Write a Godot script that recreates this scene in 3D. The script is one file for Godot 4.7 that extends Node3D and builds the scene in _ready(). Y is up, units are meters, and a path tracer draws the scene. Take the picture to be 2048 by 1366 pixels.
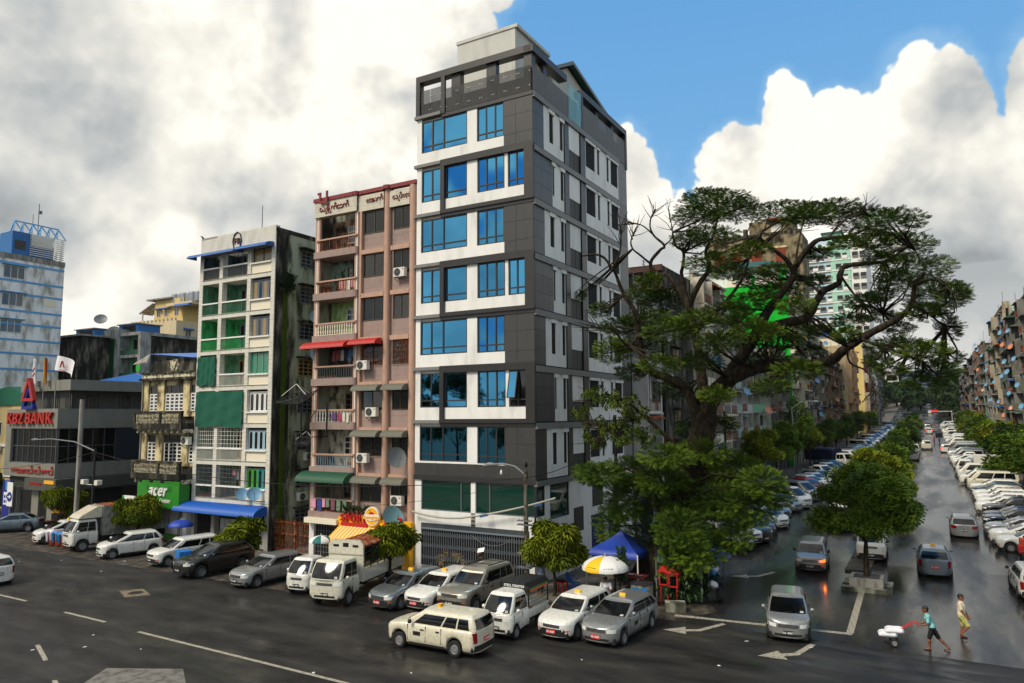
extends Node3D

# Street corner in a tropical city: a new dark-and-white corner block, older walk-up
# flats beside it, a wide side street climbing away, a giant rain tree and parked cars.
# World: metres, y up. The main road runs along x (kerb near z = 2), the side street
# runs towards -z between x = 0 and x = 29; the corner block stands at the origin.

const UP := Vector3.UP
var rng := RandomNumberGenerator.new()
var taken := {}
var cache := {}
var mats := {}
var tex := {}

func _ready() -> void:
	rng.seed = 4711
	make_camera()
	make_sky_and_sun()
	make_materials()
	make_ground()
	make_corner_block()
	make_pink_block()
	make_tiled_block()
	make_colonial_house()
	make_bank()
	make_far_left_blocks()
	make_street_blocks()
	make_distance()
	make_rain_tree()
	make_street_trees()
	make_cars()
	make_street_things()
	make_stalls()
	make_people()

func make_camera() -> void:
	var cam := Camera3D.new()
	cam.name = "camera"
	cam.position = Vector3(18.417, 8.978, 34.318)
	cam.rotation = Vector3(.10296, .52408, -.00623)
	cam.keep_aspect = Camera3D.KEEP_HEIGHT
	cam.fov = 50.69
	cam.near = .1
	cam.far = 3000.0
	add_child(cam)
	cam.current = true

func make_sky_and_sun() -> void:
	var env := Environment.new()
	env.tonemap_mode = Environment.TONE_MAPPER_LINEAR
	env.tonemap_exposure = 1.42
	env.background_mode = Environment.BG_SKY
	var pano := PanoramaSkyMaterial.new()
	pano.panorama = ImageTexture.create_from_image(sky_image())
	pano.energy_multiplier = .78
	var sky := Sky.new()
	sky.sky_material = pano
	env.sky = sky
	env.sky_rotation = Vector3(0, PI, 0)
	env.sdfgi_enabled = true
	env.ssao_enabled = true
	env.ssil_enabled = true
	env.fog_enabled = true
	env.fog_density = .00006
	env.fog_light_color = Color(.80, .84, .88)
	var we := WorldEnvironment.new()
	we.name = "world_environment"
	we.environment = env
	add_child(we)
	var sun := DirectionalLight3D.new()
	sun.name = "sun"
	sun.light_color = Color(1.0, .95, .87)
	sun.light_energy = .78
	sun.light_angular_distance = 18.0
	sun.shadow_enabled = true
	add_child(sun)
	sun.look_at_from_position(Vector3(-30, 74, 62), Vector3.ZERO, UP)

# ---------------------------------------------------------------- sky
var n_low := FastNoiseLite.new()
var n_fine := FastNoiseLite.new()
var n_wisp := FastNoiseLite.new()

# Cumulus banks as [azimuth, elevation, half width, half height, strength] in degrees.
var banks := [
	[-58.0, 20.0, 27.0, 34.0, 1.2], [-44.0, 9.0, 20.0, 16.0, 1.2], [-38.5, 24.0, 8.2, 11.0, 1.0], [-36.0, 33.0, 7.5, 5.0, .9],
	[-33.0, 29.4, 2.6, 2.6, .7], [-21.5, 9.0, 6.5, 11.5, 1.1], [-20.6, 18.0, 2.6, 4.0, .8], [-16.5, 8.0, 8.0, 9.0, 1.0],
	[-8.0, 10.0, 10.0, 11.5, 1.15], [-11.0, 18.6, 4.2, 3.2, .9], [-8.4, 21.4, 2.1, 3.4, .9], [-5.4, 18.6, 3.0, 4.2, .9],
	[1.0, 13.0, 7.5, 9.5, 1.1], [2.2, 19.0, 3.4, 4.4, 1.0], [-.6, 19.5, 1.9, 3.0, .8], [9.0, 17.0, 4.4, 7.8, 1.0], [14.0, 9.0, 11.0, 12.0, 1.0],
	[60.0, 22.0, 26.0, 16.0, .9], [110.0, 30.0, 22.0, 14.0, .9], [160.0, 26.0, 26.0, 12.0, .85], [-150.0, 34.0, 24.0, 14.0, .9],
	[-105.0, 30.0, 26.0, 24.0, 1.1], [-170.0, 12.0, 30.0, 8.0, .8], [130.0, 60.0, 30.0, 9.0, .7], [-60.0, 62.0, 40.0, 14.0, .9], [20.0, 74.0, 90.0, 17.0, .9], [-170.0, 24.0, 9.0, 9.0, .9], [-140.0, 14.0, 9.0, 6.0, .9], [178.0, 40.0, 14.0, 9.0, .8],
]

# thick grey parts and thin bright parts of the cloud cover [azimuth, elevation, half width, half height, change]
var shades := [[-66.0, 20.0, 6.0, 9.0, -.16], [-50.0, 10.0, 17.0, 6.5, -.05], [-55.0, 21.0, 3.0, 8.0, .12], [-43.0, 26.0, 7.0, 4.0, .10], [-38.0, 22.0, 3.0, 5.0, .15], [-55.5, 13.0, 1.6, 1.8, .22], [3.0, 10.0, 9.0, 3.0, -.18], [-6.0, 16.0, 6.0, 5.0, .10], [.0, 4.0, 14.0, 2.0, -.10], [-47.0, 30.0, 3.0, 4.0, -.14]]

func cloud_amount(az: float, el: float, d: Vector3) -> float:
	var best := -1.0
	for b in banks:
		var dx: float = absf(az - b[0])
		if dx > 180.0:
			dx = 360.0 - dx
		dx *= 1.0 if el < 45.0 else .7
		dx /= b[2]
		if dx > 1.9:
			continue
		var dy: float = (el - b[1]) / b[3]
		best = maxf(best, b[4] * (1.0 - dx * dx - dy * dy))
	best = maxf(best, .55 - el * .06)
	return clampf(best, -1.0, .75) + .62 * n_low.get_noise_3dv(d) + puffs(d) * .85

# rounded heaps: cells of two sizes, swollen in the middle and creased between
func puffs(d: Vector3) -> float:
	var w := d + Vector3(n_wisp.get_noise_3dv(d * 2.0), n_wisp.get_noise_3dv(d * 2.0 + Vector3(5, 0, 0)), .0) * .018
	return -.50 * n_fine.get_noise_3dv(w) - .42 * n_fine.get_noise_3dv(w * 2.3 + Vector3(2, 3, 1)) - .30 * n_fine.get_noise_3dv(w * 5.1) - .16 * n_fine.get_noise_3dv(w * 11.0) - .62

func sky_colour(az: float, el: float) -> Color:
	var a := deg_to_rad(az)
	var e := deg_to_rad(maxf(el, .2))
	var d := Vector3(sin(a) * cos(e), sin(e), -cos(a) * cos(e))
	var t := clampf(el / 60.0, .0, 1.0)
	var blue := Color(.62, .79, .91).lerp(Color(.28, .54, .80), pow(t, .62))
	var c := cloud_amount(az, el, d)
	var cover := smoothstep(.03, .10, c)
	var haze := .25 * smoothstep(-.45, .15, c + .35 * n_wisp.get_noise_3dv(d))
	blue = blue.lerp(Color(.82, .88, .92), haze)
	if cover <= .0:
		return blue
	# relief: compare with the amount of cloud a little nearer the hidden sun (up and towards -x)
	var d2 := (d + Vector3(-.012, .019, .0)).normalized()
	var r1 := puffs(d) - puffs(d2)
	var d3 := (d + Vector3(-.05, .065, .01)).normalized()
	var r2 := n_low.get_noise_3dv(d) - n_low.get_noise_3dv(d3)
	var relief := clampf(r1 * .75, -.5, .5) + clampf(r2 * 1.4, -.9, .9)
	var deep := smoothstep(.2, .9, c)
	var belly := deep * clampf(.46 + 1.3 * n_wisp.get_noise_3dv(d * .6 + Vector3(3, 1, 7)), .0, 1.0)
	var l := .97 + .24 * relief * (1.0 - .45 * belly) - .22 * belly - .03 * smoothstep(16.0, 2.0, el)
	for s in shades:
		var q: float = pow((az - s[0]) / s[2], 2.0) + pow((el - s[1]) / s[3], 2.0)
		l += s[4] * exp(-q) * (.75 + .9 * n_low.get_noise_3dv(d * 1.4))
	l = clampf(l, lerpf(.74, .55, smoothstep(7.0, 13.0, el)), 1.0)
	var warm := Color(1.0, .985, .945)
	var cool := Color(.965, .99, 1.0)
	var tint := cool.lerp(warm, smoothstep(.66, .95, l))
	var cl := Color(l * tint.r, l * tint.g, l * tint.b)
	return blue.lerp(cl, cover)

func sky_image() -> Image:
	n_low.noise_type = FastNoiseLite.TYPE_SIMPLEX_SMOOTH
	n_low.seed = 11
	n_low.frequency = 3.6
	n_low.fractal_type = FastNoiseLite.FRACTAL_FBM
	n_low.fractal_octaves = 5
	n_low.fractal_gain = .52
	n_fine.noise_type = FastNoiseLite.TYPE_CELLULAR
	n_fine.seed = 5
	n_fine.frequency = 9.0
	n_fine.cellular_return_type = FastNoiseLite.RETURN_DISTANCE
	n_fine.fractal_type = FastNoiseLite.FRACTAL_NONE
	n_wisp.seed = 23
	n_wisp.frequency = 3.0
	n_wisp.fractal_type = FastNoiseLite.FRACTAL_FBM
	n_wisp.fractal_octaves = 4
	# the whole sky coarsely, then the part around the view at full detail
	var k := 8
	var w := 4096
	var h := 2048
	var low := Image.create(w / k, h / k, false, Image.FORMAT_RGB8)
	for y in h / k:
		var el := 90.0 - (y + .5) * k * 180.0 / h
		for x in w / k:
			var az := (x + .5) * k * 360.0 / w - 180.0
			low.set_pixel(x, y, Color(.30, .30, .29) if el < -1.0 else sky_colour(az, el))
	low.resize(w, h, Image.INTERPOLATE_CUBIC)
	var x0 := int((180.0 - 72.0) / 360.0 * w)
	var x1 := int((180.0 + 14.0) / 360.0 * w)
	var y0 := int((90.0 - 34.0) / 180.0 * h)
	var y1 := int((90.0 + .6) / 180.0 * h)
	for y in range(y0, y1):
		var el := 90.0 - (y + .5) * 180.0 / h
		for x in range(x0, x1):
			low.set_pixel(x, y, sky_colour((x + .5) * 360.0 / w - 180.0, el))
	return low

# ---------------------------------------------------------------- helpers
class MB:
	# collects triangles; quads and boxes are flat shaded, grids are smooth
	var v := PackedVector3Array()
	var n := PackedVector3Array()
	var uv := PackedVector2Array()
	var xf := Transform3D()
	func tri(a: Vector3, b: Vector3, c: Vector3) -> void:      # counter-clockwise seen from outside
		a = xf * a; b = xf * b; c = xf * c
		var m := (b - a).cross(c - a).normalized()
		v.append(a); v.append(c); v.append(b)
		for i in 3:
			n.append(m)
			uv.append(Vector2.ZERO)
	func quad(a: Vector3, b: Vector3, c: Vector3, d: Vector3) -> void:
		a = xf * a; b = xf * b; c = xf * c; d = xf * d
		var m := (c - a).cross(d - b).normalized()
		v.append_array([a, c, b, a, d, c])
		for i in 6:
			n.append(m)
		uv.append_array([Vector2(0, 1), Vector2(1, 0), Vector2(1, 1), Vector2(0, 1), Vector2(0, 0), Vector2(1, 0)])
	func box(a: Vector3, b: Vector3) -> void:
		var p := [Vector3(a.x, a.y, b.z), Vector3(b.x, a.y, b.z), Vector3(b.x, b.y, b.z), Vector3(a.x, b.y, b.z), Vector3(a.x, a.y, a.z), Vector3(b.x, a.y, a.z), Vector3(b.x, b.y, a.z), Vector3(a.x, b.y, a.z)]
		for f in [[0, 1, 2, 3], [5, 4, 7, 6], [4, 0, 3, 7], [1, 5, 6, 2], [3, 2, 6, 7], [4, 5, 1, 0]]:
			quad(p[f[0]], p[f[1]], p[f[2]], p[f[3]])
	func cbox(c: Vector3, s: Vector3) -> void:
		box(c - s * .5, c + s * .5)
	func bar(a: Vector3, b: Vector3, w: float, h: float = -1.0) -> void:   # square bar from a to b
		var keep := xf
		var z := b - a
		var l := z.length()
		z /= l
		var x := z.cross(Vector3.UP if absf(z.y) < .95 else Vector3.RIGHT).normalized()
		xf = xf * Transform3D(Basis(x, z.cross(x), z), a)
		if h < .0:
			h = w
		box(Vector3(-w / 2, -h / 2, 0), Vector3(w / 2, h / 2, l))
		xf = keep
	func grid(rows: Array, close := false, flip := false) -> void:     # smooth sheet over rows of points
		var nr := rows.size()
		var nc: int = rows[0].size()
		var nn := []
		for i in nr:
			var row := PackedVector3Array()
			for j in nc:
				var jm := j - 1 if j > 0 else (nc - 2 if close else 0)
				var jp := j + 1 if j < nc - 1 else (1 if close else nc - 1)
				var du: Vector3 = rows[i][jp] - rows[i][jm]
				var dv: Vector3 = rows[mini(i + 1, nr - 1)][j] - rows[maxi(i - 1, 0)][j]
				var m := du.cross(dv).normalized()
				row.append(-m if flip else m)
			nn.append(row)
		for i in nr - 1:
			for j in nc - 1:
				var q := [[i, j], [i, j + 1], [i + 1, j + 1], [i + 1, j]]
				for t in ([[0, 1, 2], [0, 2, 3]] if flip else [[0, 2, 1], [0, 3, 2]]):
					for k in t:
						v.append(xf * rows[q[k][0]][q[k][1]])
						n.append((xf.basis * nn[q[k][0]][q[k][1]]).normalized())
						uv.append(Vector2(float(q[k][1]) / (nc - 1), float(q[k][0]) / (nr - 1)))
	func tube(pts: Array, radii: Array, sides := 8) -> void:
		var rows := []
		var ref := Vector3(.31, .2, .93)
		for i in pts.size():
			var t: Vector3 = (pts[mini(i + 1, pts.size() - 1)] - pts[maxi(i - 1, 0)]).normalized()
			var x := ref - t * ref.dot(t)
			if x.length() < .05:
				x = Vector3(.9, .1, .2) - t * Vector3(.9, .1, .2).dot(t)
			x = x.normalized()
			var y := t.cross(x)
			ref = x
			var row := PackedVector3Array()
			for k in sides + 1:
				var a := TAU * k / sides
				row.append(pts[i] + (x * cos(a) + y * sin(a)) * float(radii[i]))
			rows.append(row)
		grid(rows, true)
	func cyl(a: Vector3, b: Vector3, r: float, r2 := -1.0, sides := 10) -> void:
		if r2 < .0:
			r2 = r
		tube([a, b], [r, r2], sides)
		var t := (b - a).normalized()
		var x := t.cross(Vector3(.31, .2, .93)).normalized()
		var y := t.cross(x)
		for k in sides:
			var p := x * cos(TAU * k / sides) + y * sin(TAU * k / sides)
			var q := x * cos(TAU * (k + 1) / sides) + y * sin(TAU * (k + 1) / sides)
			tri(b, b + p * r2, b + q * r2)
			tri(a, a + q * r, a + p * r)
	func lathe(profile: Array, sides := 16, c := Vector3.ZERO, axis_x := false) -> void:  # [radius, height]
		var rows := []
		for p in profile:
			var row := PackedVector3Array()
			for k in sides + 1:
				var a := -TAU * k / sides
				row.append(c + (Vector3(p[1], cos(a) * p[0], sin(a) * p[0]) if axis_x else Vector3(cos(a) * p[0], p[1], sin(a) * p[0])))
			rows.append(row)
		grid(rows, true)
	func fan(ring: Array, c: Vector3) -> void:
		for i in ring.size():
			tri(c, ring[i], ring[(i + 1) % ring.size()])
	func prism(poly: Array, z0: float, z1: float) -> void:      # polygon in x, y (counter-clockwise) pushed from z0 to z1
		var pv := PackedVector2Array(poly)
		var idx := Geometry2D.triangulate_polygon(pv)
		for i in range(0, idx.size(), 3):
			var a := pv[idx[i]]
			var b := pv[idx[i + 1]]
			var c := pv[idx[i + 2]]
			if (b - a).cross(c - a) < .0:
				var s := b
				b = c
				c = s
			tri(Vector3(a.x, a.y, z1), Vector3(b.x, b.y, z1), Vector3(c.x, c.y, z1))
			tri(Vector3(a.x, a.y, z0), Vector3(c.x, c.y, z0), Vector3(b.x, b.y, z0))
		for i in pv.size():
			var a := pv[i]
			var b := pv[(i + 1) % pv.size()]
			quad(Vector3(a.x, a.y, z0), Vector3(b.x, b.y, z0), Vector3(b.x, b.y, z1), Vector3(a.x, a.y, z1))
	func arrays() -> Array:
		var a := []
		a.resize(Mesh.ARRAY_MAX)
		a[Mesh.ARRAY_VERTEX] = v
		a[Mesh.ARRAY_NORMAL] = n
		a[Mesh.ARRAY_TEX_UV] = uv
		return a
	func mesh() -> ArrayMesh:
		var m := ArrayMesh.new()
		if v.size():
			m.add_surface_from_arrays(Mesh.PRIMITIVE_TRIANGLES, arrays())
		return m

const I := Transform3D()
func V(x, y, z) -> Vector3:
	return Vector3(x, y, z)
func mv(x, y, z) -> Transform3D:
	return Transform3D(Basis(), Vector3(x, y, z))

func numbered(called: String) -> String:
	taken[called] = taken.get(called, -1) + 1
	return called if taken[called] == 0 else "%s_%03d" % [called, taken[called]]

func tag(o: Node, label: String, category: String, group := "", kind := "") -> Node:
	o.set_meta("label", label)
	o.set_meta("category", category)
	if group:
		o.set_meta("group", group)
	if kind:
		o.set_meta("kind", kind)
	return o

func thing(called: String, label: String, category: String, at := Vector3.ZERO, turn := .0, group := "") -> Node3D:
	var o := Node3D.new()
	o.name = numbered(called)
	add_child(o)
	o.position = at
	o.rotation.y = turn
	return tag(o, label, category, group)

func put(called: String, m: Mesh, mat: Material, parent: Node = null, xf := Transform3D()) -> MeshInstance3D:
	var o := MeshInstance3D.new()
	o.mesh = m
	if mat:
		o.material_override = mat
	o.transform = xf
	if parent:
		o.name = called
		parent.add_child(o, true)
	else:
		o.name = numbered(called)
		add_child(o)
	return o

func obj(called: String, b: MB, mat: Material, parent: Node = null) -> MeshInstance3D:
	return put(called, b.mesh(), mat, parent)

func unit_box() -> Mesh:
	if not cache.has("unit"):
		var b := MB.new()
		b.box(Vector3.ZERO, Vector3.ONE)
		cache.unit = b.mesh()
	return cache.unit

# a box in the local frame F of a wall: u to the side, y up, d out of the wall
func bx(called: String, mat: Material, parent: Node, F: Transform3D, u0: float, u1: float, y0: float, y1: float, d0: float, d1: float) -> MeshInstance3D:
	return put(called, unit_box(), mat, parent, F * Transform3D(Basis.from_scale(V(u1 - u0, y1 - y0, d1 - d0)), V(u0, y0, d0)))

func copy(o: Node3D, called: String, label := "", at := Vector3.INF, turn := .0, group := "") -> Node3D:
	var r: Node3D = o.duplicate()
	r.name = numbered(called)
	add_child(r)
	if at != Vector3.INF:
		r.position = at
		r.rotation.y = turn
	if label:
		r.set_meta("label", label)
	if group:
		r.set_meta("group", group)
	return r

# Wall frames: origin on the wall, u along it
func facing_z(x: float, z: float, y := .0) -> Transform3D:       # wall that looks towards +z
	return mv(x, y, z)
func facing_x(x: float, z: float, y := .0) -> Transform3D:       # wall that looks towards +x, u runs to -z
	return Transform3D(Basis(V(0, 0, -1), UP, V(1, 0, 0)), V(x, y, z))
func facing_mx(x: float, z: float, y := .0) -> Transform3D:      # wall that looks towards -x, u runs to +z
	return Transform3D(Basis(V(0, 0, 1), UP, V(-1, 0, 0)), V(x, y, z))

# A window: frame with bars (one mesh) and each pane a child. cols/rows are fractions of the opening where bars run.
func window(parent: Node, F: Transform3D, u: float, y: float, w: float, h: float, cols: Array, rows: Array, frame: Material, glass: Material, fw := .05, called := "window", dep := .08, panes := true) -> MeshInstance3D:
	var key := "win %.3f %.3f %s %s %.3f %.3f" % [w, h, cols, rows, fw, dep]
	var xs := [.0] + cols + [1.0]
	var ys := [.0] + rows + [1.0]
	if not cache.has(key):
		var b := MB.new()
		b.box(V(0, 0, 0), V(fw, h, dep))
		b.box(V(w - fw, 0, 0), V(w, h, dep))
		b.box(V(fw, 0, .001), V(w - fw, fw, dep - .001))
		b.box(V(fw, h - fw, .001), V(w - fw, h, dep - .001))
		for c in cols:
			b.box(V(c * w - fw / 2, fw, .003), V(c * w + fw / 2, h - fw, dep - .003))
		for r in rows:
			b.box(V(fw, r * h - fw / 2, .006), V(w - fw, r * h + fw / 2, dep - .006))
		cache[key] = b.mesh()
	var o := put(called, cache[key], frame, parent, F * mv(u, y, 0))
	if not panes:
		put("pane", unit_box(), glass, o, Transform3D(Basis.from_scale(V(w - fw, h - fw, .012)), V(fw / 2, fw / 2, dep * .3)))
		return o
	for i in xs.size() - 1:
		for j in ys.size() - 1:
			var a := V(xs[i] * w + fw * .4, ys[j] * h + fw * .4, dep * .3)
			var s := V((xs[i + 1] - xs[i]) * w - fw * .8, (ys[j + 1] - ys[j]) * h - fw * .8, .012)
			put("pane", unit_box(), glass, o, Transform3D(Basis.from_euler(V(sin(u * 7.1 + y * 3.3 + i * 2.0), cos(u * 5.3 + y * 1.7 + i * 1.4), 0) * .006) * Basis.from_scale(s), a))
	return o

func text_mesh(t: String, size: float, depth: float, bold := true, serif := false) -> TextMesh:
	var m := TextMesh.new()
	var f := SystemFont.new()
	f.font_names = PackedStringArray(["Droid Serif" if serif else "Droid Sans"])
	f.font_weight = 700 if bold else 400
	m.font = f
	m.text = t
	m.font_size = 48
	m.pixel_size = size / 48.0
	m.depth = depth
	m.curve_step = 2.0
	return m

func ordinal(i: int) -> String:
	var n := i + 1
	var low := "first second third fourth fifth sixth seventh eighth ninth tenth eleventh twelfth thirteenth fourteenth fifteenth sixteenth seventeenth eighteenth nineteenth".split(" ")
	if n < 20:
		return low[n - 1]
	var t: Array = [["twenty", "twentieth"], ["thirty", "thirtieth"], ["forty", "fortieth"], ["fifty", "fiftieth"], ["sixty", "sixtieth"], ["seventy", "seventieth"], ["eighty", "eightieth"], ["ninety", "ninetieth"]][n / 10 - 2]
	return t[1] if n % 10 == 0 else t[0] + "-" + low[n % 10 - 1]

# ---------------------------------------------------------------- materials
func noise_tex(key: String, size: int, freq: float, octaves: int, stops: Array, seed_no: int, kind := FastNoiseLite.TYPE_SIMPLEX_SMOOTH, normal := false, stretch := .0) -> Texture2D:
	if tex.has(key):
		return tex[key]
	var fn := FastNoiseLite.new()
	fn.noise_type = kind
	fn.seed = seed_no
	fn.frequency = freq
	fn.fractal_octaves = octaves
	fn.fractal_gain = .55
	if stretch > .0:
		fn.domain_warp_enabled = true
		fn.domain_warp_amplitude = stretch
		fn.domain_warp_frequency = freq * 1.5
	var t := NoiseTexture2D.new()
	t.width = size
	t.height = size
	t.seamless = true
	t.seamless_blend_skirt = .2
	t.noise = fn
	if normal:
		t.as_normal_map = true
		t.bump_strength = 3.0
	elif stops.size():
		var g := Gradient.new()
		g.offsets = PackedFloat32Array()
		var offs := PackedFloat32Array()
		var cols := PackedColorArray()
		for s in stops:
			offs.append(s[0])
			cols.append(s[1])
		g.offsets = offs
		g.colors = cols
		t.color_ramp = g
	tex[key] = t
	return t

func grey(v: float) -> Color:
	return Color(v, v, v)

func flat(key: String, c: Color, rough := .7, metal := .0, spec := .5) -> StandardMaterial3D:
	if mats.has(key):
		return mats[key]
	var m := StandardMaterial3D.new()
	m.resource_name = key
	m.albedo_color = c
	m.roughness = rough
	m.metallic = metal
	m.metallic_specular = spec
	mats[key] = m
	return m

# colour under a shared layer of weathering; scale in repeats per metre (x, y, z)
func grimy(key: String, c: Color, grime: String, rough := .8, scale := V(.12, .12, .12), bump := .0, spec := .35) -> StandardMaterial3D:
	if mats.has(key):
		return mats[key]
	var m := flat(key, c, rough, .0, spec)
	m.uv1_triplanar = true
	m.uv1_world_triplanar = true
	m.uv1_scale = scale
	m.uv1_triplanar_sharpness = 6.0
	m.detail_enabled = true
	m.detail_blend_mode = BaseMaterial3D.BLEND_MODE_MUL
	m.detail_albedo = tex[grime]
	if bump > .0:
		m.heightmap_enabled = true
		m.heightmap_texture = tex["rough_height"]
		m.heightmap_scale = bump
	return m

func glass(key: String, c: Color, rough := .04, metal := .0, spec := .6) -> StandardMaterial3D:
	return flat(key, c, rough, metal, spec)

func paint(key: String, c: Color, metal := .0) -> StandardMaterial3D:
	if mats.has(key):
		return mats[key]
	var m := flat(key, c, .42 if metal == .0 else .36, metal)
	m.clearcoat_enabled = true
	m.clearcoat = .8
	m.clearcoat_roughness = .06
	# faint dust and rain marks
	m.uv1_triplanar = true
	m.uv1_world_triplanar = true
	m.uv1_scale = V(.9, .9, .9)
	m.detail_enabled = true
	m.detail_blend_mode = BaseMaterial3D.BLEND_MODE_MUL
	m.detail_albedo = tex["dust"]
	return m

func leaf(key: String, c: Color, back: Color) -> StandardMaterial3D:
	if mats.has(key):
		return mats[key]
	var m := flat(key, c, .6, .0, .22)
	m.vertex_color_use_as_albedo = true
	m.backlight_enabled = true
	m.backlight = back
	m.cull_mode = BaseMaterial3D.CULL_DISABLED
	return m

func make_materials() -> void:
	noise_tex("soft", 512, .010, 5, [[.0, grey(.86)], [.4, grey(.96)], [1.0, grey(1.0)]], 1)
	noise_tex("dust", 256, .02, 5, [[.0, Color(.86, .84, .80)], [.5, grey(.98)], [1.0, grey(1.0)]], 2)
	noise_tex("streak", 512, .012, 5, [[.0, Color(.55, .53, .50)], [.34, Color(.80, .79, .76)], [.55, grey(.95)], [1.0, grey(1.0)]], 3)
	noise_tex("mould", 512, .011, 6, [[.0, Color(.22, .22, .20)], [.30, Color(.45, .44, .41)], [.46, Color(.78, .77, .73)], [.62, Color(.95, .95, .92)], [1.0, grey(1.0)]], 4)
	noise_tex("soot", 512, .012, 6, [[.0, Color(.16, .16, .15)], [.45, Color(.30, .30, .28)], [.68, Color(.58, .57, .54)], [1.0, Color(.9, .9, .86)]], 9)
	noise_tex("rust", 256, .02, 5, [[.0, Color(.24, .10, .05)], [.45, Color(.46, .20, .10)], [.62, Color(.56, .34, .22)], [1.0, Color(.72, .66, .58)]], 6)
	noise_tex("rough_height", 512, .03, 5, [], 7)
	noise_tex("asphalt", 2048, .0042, 8, [[.0, Color(.11, .107, .103)], [.36, Color(.175, .171, .164)], [.52, Color(.20, .195, .187)], [.7, Color(.23, .222, .208)], [1.0, Color(.33, .315, .285)]], 8, FastNoiseLite.TYPE_SIMPLEX_SMOOTH, false, 40.0)
	noise_tex("wet_main", 1024, .0045, 6, [[.0, grey(.16)], [.34, grey(.36)], [.46, grey(.56)], [1.0, grey(.70)]], 15, FastNoiseLite.TYPE_SIMPLEX_SMOOTH, false, 60.0)
	noise_tex("wet_street", 1024, .0055, 6, [[.0, grey(.10)], [.40, grey(.17)], [.55, grey(.26)], [.75, grey(.36)], [1.0, grey(.45)]], 16, FastNoiseLite.TYPE_SIMPLEX_SMOOTH, false, 60.0)
	noise_tex("mud", 1024, .008, 6, [[.0, Color(.13, .12, .11)], [.45, Color(.21, .195, .17)], [.6, Color(.29, .26, .215)], [1.0, Color(.42, .385, .33)]], 17, FastNoiseLite.TYPE_SIMPLEX_SMOOTH, false, 40.0)
	noise_tex("print", 256, .03, 3, [[.0, Color(.05, .16, .16)], [.36, Color(.10, .30, .32)], [.42, Color(.9, .9, .8)], [.52, Color(.80, .74, .12)], [.66, Color(.75, .72, .15)], [.7, Color(.08, .12, .14)], [1.0, Color(.9, .9, .85)]], 21)
	noise_tex("grain", 512, .16, 3, [[.0, grey(.62)], [.45, grey(.88)], [.62, grey(.97)], [1.0, grey(1.0)]], 22)
	noise_tex("bark", 256, .02, 5, [[.0, Color(.10, .085, .07)], [.5, Color(.19, .165, .135)], [.8, Color(.28, .26, .21)], [1.0, Color(.33, .35, .24)]], 18)
	for k in [["road_main", "asphalt", "wet_main", .045], ["road_street", "asphalt", "wet_street", .055]]:
		var m := flat(k[0], Color.WHITE, 1.0, .0, .32 if k[0] == "road_main" else .5)
		m.albedo_texture = tex[k[1]]
		m.roughness_texture = tex[k[2]]
		m.uv1_triplanar = true
		m.uv1_world_triplanar = true
		m.uv1_scale = V(.028, .06, .075) if k[0] == "road_main" else V(.055, .055, .012)
		m.heightmap_enabled = true
		m.heightmap_texture = tex["asphalt"]
		m.heightmap_scale = .6
		m.uv2_triplanar = true
		m.uv2_world_triplanar = true
		m.uv2_scale = Vector3.ONE * .31
		m.detail_enabled = true
		m.detail_uv_layer = BaseMaterial3D.DETAIL_UV_2
		m.detail_blend_mode = BaseMaterial3D.BLEND_MODE_MUL
		m.detail_albedo = tex["grain"]
	var mud := flat("mud", Color.WHITE, .62, .0, .45)
	mud.albedo_texture = tex["mud"]
	mud.uv1_triplanar = true
	mud.uv1_world_triplanar = true
	mud.uv1_scale = Vector3.ONE * .11
	var bark := flat("bark", Color.WHITE, .9, .0, .2)
	bark.albedo_texture = tex["bark"]
	bark.uv1_triplanar = true
	bark.uv1_world_triplanar = true
	bark.uv1_scale = V(.9, .35, .9)
	bark.heightmap_enabled = true
	bark.heightmap_texture = tex["rough_height"]
	bark.heightmap_scale = 4.0
	var rust := flat("rust", Color.WHITE, .85, .0, .2)
	rust.albedo_texture = tex["rust"]
	rust.uv1_triplanar = true
	rust.uv1_world_triplanar = true
	rust.uv1_scale = Vector3.ONE * .6
	# corner block
	grimy("white_render", Color(.92, .92, .90), "soft", .62, V(.2, .05, .2))
	grimy("clad_dark", Color(.245, .245, .24), "soft", .36, V(.3, .1, .3), .0, .5)
	grimy("clad_frame", Color(.165, .16, .158), "soft", .40, V(.3, .1, .3), .0, .5)
	grimy("clad_ledge", Color(.50, .50, .49), "soft", .45, V(.3, .2, .3))
	flat("alu_dark", Color(.17, .17, .17), .45)
	flat("alu_grey", Color(.42, .44, .46), .45, .3)
	flat("shade_gap", Color(.06, .06, .06), .9)
	glass("blue_mirror", Color(.29, .57, .74), .015, 1.0)
	glass("blue_mirror_b", Color(.27, .54, .71), .02, 1.0)
	glass("green_glass", Color(.03, .20, .16), .02, .0, .6)
	glass("dark_glass", Color(.045, .05, .055), .05, .0, .65)
	glass("dim_glass", Color(.09, .095, .10), .12, .0, .5)
	glass("side_glass", Color(.10, .13, .17), .03, .0, .8)
	var clear := flat("clear_glass", Color(.80, .86, .86, .14), .03)
	clear.transparency = BaseMaterial3D.TRANSPARENCY_ALPHA
	var smoked := flat("smoked_glass", Color(.20, .20, .19, .52), .03)
	smoked.transparency = BaseMaterial3D.TRANSPARENCY_ALPHA
	var perf := flat("perforated_panel", Color(.40, .39, .37, .80), .5)
	perf.transparency = BaseMaterial3D.TRANSPARENCY_ALPHA
	var greenish := flat("greenish_glass", Color(.55, .74, .62, .35), .03)
	greenish.transparency = BaseMaterial3D.TRANSPARENCY_ALPHA
	flat("steel", Color(.62, .63, .64), .35, .8)
	flat("black", Color(.055, .055, .055), .7)
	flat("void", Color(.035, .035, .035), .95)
	flat("rubber", Color(.10, .10, .10), .85)
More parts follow.
